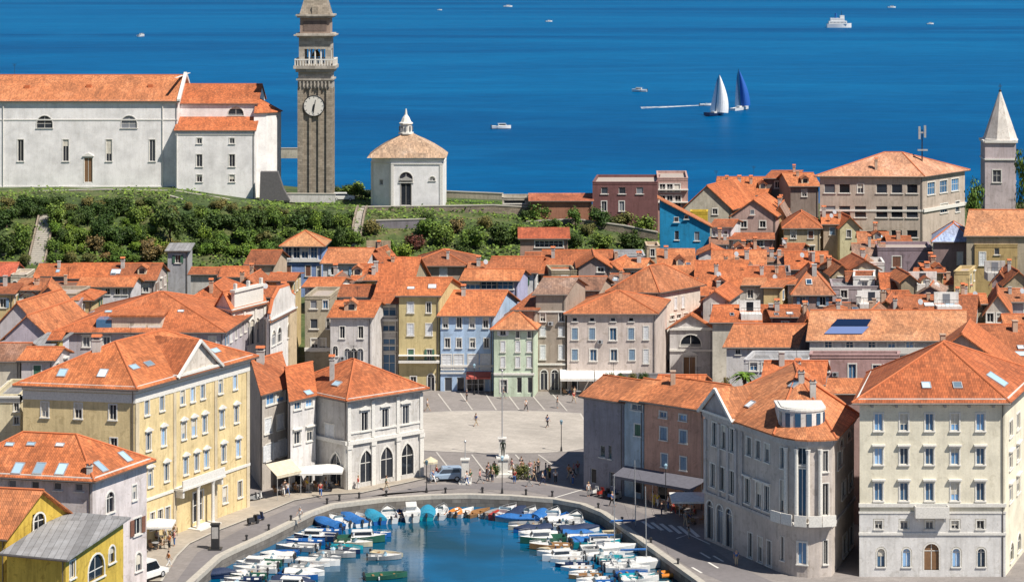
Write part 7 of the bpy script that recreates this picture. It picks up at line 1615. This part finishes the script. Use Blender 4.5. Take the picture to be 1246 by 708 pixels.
def cafe(pts, zb, where, seated=()):
    for i, (u, v) in enumerate(pts):
        x, y_ = P(u, v, zb); cafe_table(x, y_, zb, f"{ORD[i]} small round table from the left {where}")
        for j, a in enumerate((.3, 2.4, 4.3)[:2 if i % 2 else 3]):
            cx_, cy_ = x+math.cos(a)*.75, y_+math.sin(a)*.75; cafe_chair(cx_, cy_, zb, a-math.pi/2+0, f"{['right', 'rear left', 'front left'][j]} chair at the {ORD[i]} table from the left {where}")
            if (i, j) in seated:
                top = R0.choice(['white', 'blue', 'red', 'black', 'beige', 'grey']); pp = person(600, 600, 'sit', top, R0.choice(['blue', 'grey', 'beige', 'black']), f"at {ORD[i]} table {where}", a-math.pi/2, 0, 0); pp.location = (cx_, cy_, zb-.02)
cafe([(340, 601), (352, 598), (364, 597.5), (376, 596), (389, 595), (402, 594)], .12, 'outside the harbour cafe', {(0, 0), (1, 1), (2, 0), (2, 2), (3, 1), (4, 0), (5, 1)})
cafe([(189, 668), (196, 660), (205, 652)], .12, 'at the bottom left cafe', {(0, 0), (1, 1), (2, 0)})
cafe([(826, 622), (837, 630), (846, 637)], 0, 'under the right-hand parasol', {(0, 1), (1, 0), (2, 1)})
cafe([(690, 480), (704, 482), (716, 484)], 0, 'under the long awning', {(0, 0), (1, 1)})
def parasol(lab, u, v, zb, half, h, mat=M_canvas, sq=True):
    x, y_ = P(u, v, zb); t = thing('parasol', lab, 'parasol', (x, y_, zb), 'cafe parasols'); m = MB(); m.tube((x, y_, zb), (x, y_, zb+h+.5), .04); m.box(x-.35, x+.35, y_-.35, y_+.35, zb, zb+.1); m.build('pole', M_light, t); m = MB(); n = 4 if sq else 8; rr = half*(1.414 if sq else 1)
    ring_ = [(x+rr*math.cos(math.pi/n+2*math.pi*i/n), y_+rr*math.sin(math.pi/n+2*math.pi*i/n), zb+h) for i in range(n)]; top_ = (x, y_, zb+h+.55)
    for i in range(n): a, b2 = ring_[i], ring_[(i+1) % n]; m.poly([a, b2, top_]); m.poly([(a[0], a[1], a[2]-.22), (b2[0], b2[1], b2[2]-.22), b2, a])
    m.build('canopy', mat, t); m = MB()
    for a in ring_: m.tube((x, y_, zb+h-.1), (a[0], a[1], a[2]-.03), .015, .015, 4)
    m.build('rib', M_light, t)
parasol('large white parasol nearest the pointed-arch palace', 398, 596, .12, 1.9, 2.5); parasol('large white parasol left of the one by the arched palace', 376, 598, .12, 1.7, 2.5)
parasol('white parasol under the round-cornered palace, beside the pink house', 840, 634, 0, 2.2, 2.7); parasol('white parasol at the bottom left cafe', 193, 664, .12, 1.6, 2.4); parasol('cream parasol beside the van', 524, 583, 0, .9, 2.2, PC, False)
def awning(lab, S, x0, x1, zt, proj, drop, mat, zb=0):
    a = S.at(x0, .02, zt); t = thing('awning', lab, 'awning', a); m = MB(); m.slab([S.at(x0, .25, zt), S.at(x0, proj, zt-drop), S.at(x1, proj, zt-drop), S.at(x1, .25, zt)][::-1], .04)
    m.poly([S.at(x0, proj, zt-drop-.3), S.at(x1, proj, zt-drop-.3), S.at(x1, proj, zt-drop), S.at(x0, proj, zt-drop)]); m.build('canopy', mat, t); m = MB()
    for x in (x0+.1, (x0+x1)/2, x1-.1): m.tube(S.at(x, proj-.05, zb), S.at(x, proj-.05, zt-drop-.02), .035)
    m.build('post', M_light, t)
Sq = Side((wx(680, 330), 330), (wx(800, 330), 330)); xx = lambda u: (u-680)*330/F
awning('left half of the long white awning on the square', Sq, xx(681), xx(722), wz(446, 330), 4.2, 1.0, M_canvas); awning('right half of the long white awning on the square', Sq, xx(723), xx(768), wz(446, 330), 4.2, 1.0, M_canvas)
Sb = Side((wx(536, 329), 328.9), (wx(600, 329), 328.9)); awning('red awning over the shop of the light blue house', Sb, 3.7, 7.2, 2.9, 1.8, .5, plain('red_canvas', (.45, .10, .08), .8))
Sg = Side(P(319, 607), P(353, 599)); awning('cream awning outside the grey white house', Sg, 0.3, Sg.L-.2, 4.0, 2.2, 1.1, plain('cream_canvas', (.62, .55, .42), .8), .12)
Sp = Side((15.2, 264.3), (21.6, 259.2)); awning('long dark grey awning under the pink house', Sp, -2.5, Sp.L+.5, 3.6, 2.8, .7, plain('dark_grey_canvas', (.13, .13, .16), .8))
Sl = Side(P(186, 676, .1), P(214, 650, .1))
# ---------------- quay furniture ----------------
def pole(lab, u, v, vt, name='flagpole', ped=None):
    x, y_ = P(u, v); zt = wz(vt, y_); t = thing(name, lab, 'flagpole', (x, y_, 0)); m = MB(); m.tube((x, y_, .1), (x, y_, zt), .09, .045, 8); m.ball((x, y_, zt+.1), .16); m.build('pole', M_light, t); m = MB(); hh = ped or .5
    m.box(x-.75, x+.75, y_-.75, y_+.75, 0, .2); m.box(x-.42, x+.42, y_-.42, y_+.42, .2, hh); m.box(x-.55, x+.55, y_-.55, y_+.55, hh, hh+.15); m.build('pedestal', M_frame, t)
pole('tall flagpole on a high stone pedestal in the middle of the square', 611, 556, 452, ped=2.3); pole('flagpole on a white pedestal near the parked van', 566, 588, 538, ped=2.8)
def lamp(lab, u, v, h=4.6, zb=0):
    x, y_ = P(u, v, zb); t = thing('street_lamp', lab, 'street lamp', (x, y_, zb), 'street lamps'); m = MB(); m.lathe([(.16, 0), (.1, .5), (.05, .7), (.045, h)], 8, (x, y_, zb)); m.build('post', M_metal, t); m = MB(); m.lathe([(.1, 0), (.2, .4), (.22, .42), (.05, .6)], 6, (x, y_, zb+h)); m.build('lantern', M_shield, t)
lamp('street lamp at the right edge of the pale square', 683, 549, 3.4); lamp('street lamp on the quay below the statue', 611, 600, 3.8); lamp('street lamp on the quay below the van', 519, 599, 3.2); lamp('street lamp in front of the pink house', 810, 622, 4.8); lamp('street lamp at the back of the square near the blue house', 577, 480, 3.8)
m = MB(); bolm = MB(); bolm.lathe([(.16, 0), (.13, .1), (.1, .45), (.17, .55), (.17, .65), (.08, .7)], 8); BM_ = ml(bolm, 'bollard'); i = 0
for u, v in ((398, 613), (413, 609), (437, 606), (470, 603.5), (542, 600), (587, 599.5), (640, 602), (672, 604), (728, 619), (757, 636), (792, 661), (825, 687), (327, 645), (300, 658), (354, 634)):
    x, y_ = P(u, v); o = inst('mooring_bollard', BM_, None, (x, y_, 0), mat=M_metal); i += 1
SB = sorted([o for o in bpy.data.objects if o.name.startswith('mooring_bollard')], key=lambda o: o.location.x)
for i, o in enumerate(SB): tag(o, f"{ORD[i]} dark mooring bollard from the left along the quay edge", 'bollard', 'mooring bollards along the quay')
# statue on plinth with low shrubs
x, y_ = P(612, 578); t = thing('statue', 'dark bronze statue on a pale stone plinth beside the quay road', 'statue', (x, y_, 0)); m = MB(); m.box(x-1.1, x+1.1, y_-1.1, y_+1.1, 0, .35); m.box(x-.6, x+.6, y_-.6, y_+.6, .35, 2.0); m.box(x-.75, x+.75, y_-.75, y_+.75, 2.0, 2.2); m.build('plinth', M_frame, t); bz = plain('bronze_patina', (.06, .07, .06), .5, .6)
inst('figure', FG['stand'][0], t, (0, 0, 2.2), mat=bz, scale=(1.25, 1.25, 1.25)); inst('coat', FG['stand'][1], t, (0, 0, 2.2), mat=bz, scale=(1.25, 1.25, 1.25)); inst('breeches', FG['stand'][2], t, (0, 0, 2.2), mat=bz, scale=(1.25, 1.25, 1.25))
for lab, u, v, w_, tone in (('clipped round bush left of the statue', 600, 580, 16, D_), ('clipped round bush right of the statue', 634, 583, 20, O_)):
    x, y_ = P(u, v); b_ = w_*y_/F/2/.9; t = thing('bush', lab, 'bush', (x, y_, 0)); inst('crown', CL[0], t, mat=LM[tone], scale=(b_, b_, b_*1.2)); inst('trunk', TK[0], t, scale=(b_, b_, b_))
# car-like silver blue van
def vehicle(lab, u, v, rz, L=4.4, W=1.75, Hh=1.75, mat=None, zb=0, Y=None):
    if Y: x, y_ = wx(u, Y), Y
    else: x, y_ = P(u, v, zb)
    t = thing('parked_car', lab, 'car', (x, y_, zb), None, rz); prof = [(-L/2, .35), (-L/2, .95), (-L/2+.15, Hh-.1), (-L/2+.4, Hh), (L*.12, Hh), (L*.27, 1.0), (L/2-.1, .85), (L/2, .7), (L/2, .35)]; m = MB()
    def q(p, sg, k=1): w_ = W/2*(1 if p[1] < 1.0 else .86); return (p[0], sg*w_, p[1])
    A = [q(p, 1) for p in prof]; B = [q(p, -1) for p in prof]
    for sgp in (A, B[::-1]): m.poly([sgp[i] for i in range(len(sgp))])
    for i in range(len(prof)): j = (i+1) % len(prof); m.poly([A[i], B[i], B[j], A[j]])
    inst('body', ml(m, 'body'), t, mat=mat); m = MB()
    for sg in (1, -1): o_ = sg*(W/2*.93+.03); m.poly([(-L/2+.35, sg*(W/2*.95+.02), 1.08), (L*.22, sg*(W/2*.97+.02), 1.08), (L*.12, sg*(W/2*.86+.03), Hh-.15), (-L/2+.45, sg*(W/2*.86+.03), Hh-.15)])
    inst('side_window', ml(m, 'side_window'), t, mat=M_glass); m = MB(); m.poly([(L*.265+.03, -W*.4, 1.05), (L*.265+.03, W*.4, 1.05), (L*.135+.03, W*.38, Hh-.1), (L*.135+.03, -W*.38, Hh-.1)]); inst('windscreen', ml(m, 'windscreen'), t, mat=M_glass)
    for wx_ in (-L*.31, L*.31):
        for sg in (-1, 1):
            m = MB(); m.tube((0, -.1*sg, 0), (0, .1*sg, 0), .32, .32, 14); w_ = inst('wheel', ml(m, 'wheel'), t, (wx_, sg*(W/2-.08), .32), mat=CM['black']); m = MB(); m.tube((0, .1*sg, 0), (0, .115*sg, 0), .2, .18, 10); inst('rim', ml(m, 'rim'), w_, mat=M_light)
    for sg in (-1, 1): m = MB(); m.box(L/2-.02, L/2+.03, sg*W*.36-.15, sg*W*.36+.15, .62, .8); inst('headlight', ml(m, 'headlight'), t, mat=PW)
vehicle('silver blue van parked on the road at the edge of the square', 543, 584, math.pi+.12, 3.9, 1.7, 1.6, paint('silver_blue_car_paint', (.32, .42, .55)))
vehicle('white car parked behind the bell tower', 418, 0, .05, 4.4, 1.8, 1.6, PW, gz(wx(418, 461), 461), 461)
vehicle('white van parked at the bottom left of the road', 178, 704, 1.0, 4.6, 1.9, 2.0, PW, .12)
# scooters
m = MB(); m.box(-.75, .1, -.16, .16, .35, .72); m.box(-.1, .45, -.14, .14, .25, .33); m.hexa([(.42, -.2, .3), (.55, -.2, .3), (.55, .2, .3), (.42, .2, .3)], [(.32, -.2, .98), (.42, -.2, .98), (.42, .2, .98), (.32, .2, .98)]); SBo = ml(m, 'body')
m = MB(); m.box(-.75, -.05, -.15, .15, .72, .82); SSe = ml(m, 'seat'); m = MB(); m.tube((0, -.05, 0), (0, .05, 0), .24, .24, 12); SWh = ml(m, 'wheel'); m = MB(); m.tube((.36, -.3, 1.02), (.36, .3, 1.02), .02); SHa = ml(m, 'handlebar')
def scooter(lab, u, v, rz, mat):
    x, y_ = P(u, v); t = thing('scooter', lab, 'scooter', (x, y_, 0), 'parked scooters', rz); inst('body', SBo, t, mat=mat); inst('seat', SSe, t, mat=CM['black']); inst('handlebar', SHa, t, mat=M_metal)
    for q in (-.55, .62): inst('wheel', SWh, t, (q, 0, .24), mat=CM['black'])
scooter('navy scooter alone on the left quay road', 315, 634, .9, PN); scooter('black scooter beside the navy one on the left quay road', 308, 638, .8, CM['black'])
for i, (u, v) in enumerate(((724, 602), (731, 603.5), (738, 605), (745, 606.5), (752, 608))): scooter(f"{['white', 'red', 'black', 'blue', 'grey'][i]} scooter parked at the foot of the dark grey building", u, v, 1.0+R0.uniform(-.1, .1), [PW, PR, CM['black'], PB, PGY][i])
for i, (u, v) in enumerate(((308, 610), (313, 608.5))): scooter(f"{['grey', 'white'][i]} scooter parked by the yellow palace corner", u, v, .6, [PGY, PW][i])
# dark information pillar on the left quay
x, y_ = P(262, 668); t = thing('information_pillar', 'dark square information pillar on the left quay road', 'pillar', (x, y_, 0)); m = MB(); m.box(x-.7, x+.7, y_-.55, y_+.55, 0, .15); m.box(x-.42, x+.42, y_-.3, y_+.3, .15, 2.6); m.box(x-.5, x+.5, y_-.36, y_+.36, 2.6, 2.75); m.build('column', M_metal, t); m = MB(); m.box(x-.34, x+.34, y_-.33, y_-.3, 1.2, 2.4); m.build('panel', M_grey_stone, t)
# planted boxes on the dark terrace
x0_, Yt = wx(760, 268), 272.5
for i, (u, v) in enumerate(((742, 462), (757, 461), (770, 461), (783, 462))):
    Yt = dy(466, 10.8); xx_ = wx(u, Yt); t = thing('potted_plant', f"{ORD[i]} spiky potted plant from the left on the dark terrace", 'plant', (xx_, Yt+1, 10.2), 'terrace plants'); m = MB(); m.lathe([(.25, 0), (.35, .5)], 8, (xx_, Yt+1, 10.15)); m.build('pot', M_ridge, t); inst('leaves', CL[i % 3], t, (0, 0, .3), mat=LM[D_ if i % 2 else O_], scale=(.8, .8, 1.0))

for i in range(16):
    u = R0.uniform(540, 700); v = R0.uniform(572, 592); person(u, v, R0.choice(('stand', 'walk')), R0.choice(['white', 'blue', 'red', 'black', 'beige', 'pink', 'green']), R0.choice(['blue', 'grey', 'beige', 'black', 'white']), 'in the crowd by the square')
for i in range(3): u = R0.uniform(520, 700); person(u, R0.uniform(484, 540), R0.choice(('stand', 'walk')), R0.choice(['white', 'blue', 'red', 'black']), R0.choice(['blue', 'grey', 'beige']), 'out on the open square')
cnt = {}
for t, l in PEOPLE: cnt.setdefault(l, []).append(t)
for l, L_ in cnt.items():
    L_.sort(key=lambda o: o.location.x)
    for i, o in enumerate(L_): o['label'] = l if len(L_) == 1 else f"{ORD[i]} {l}"
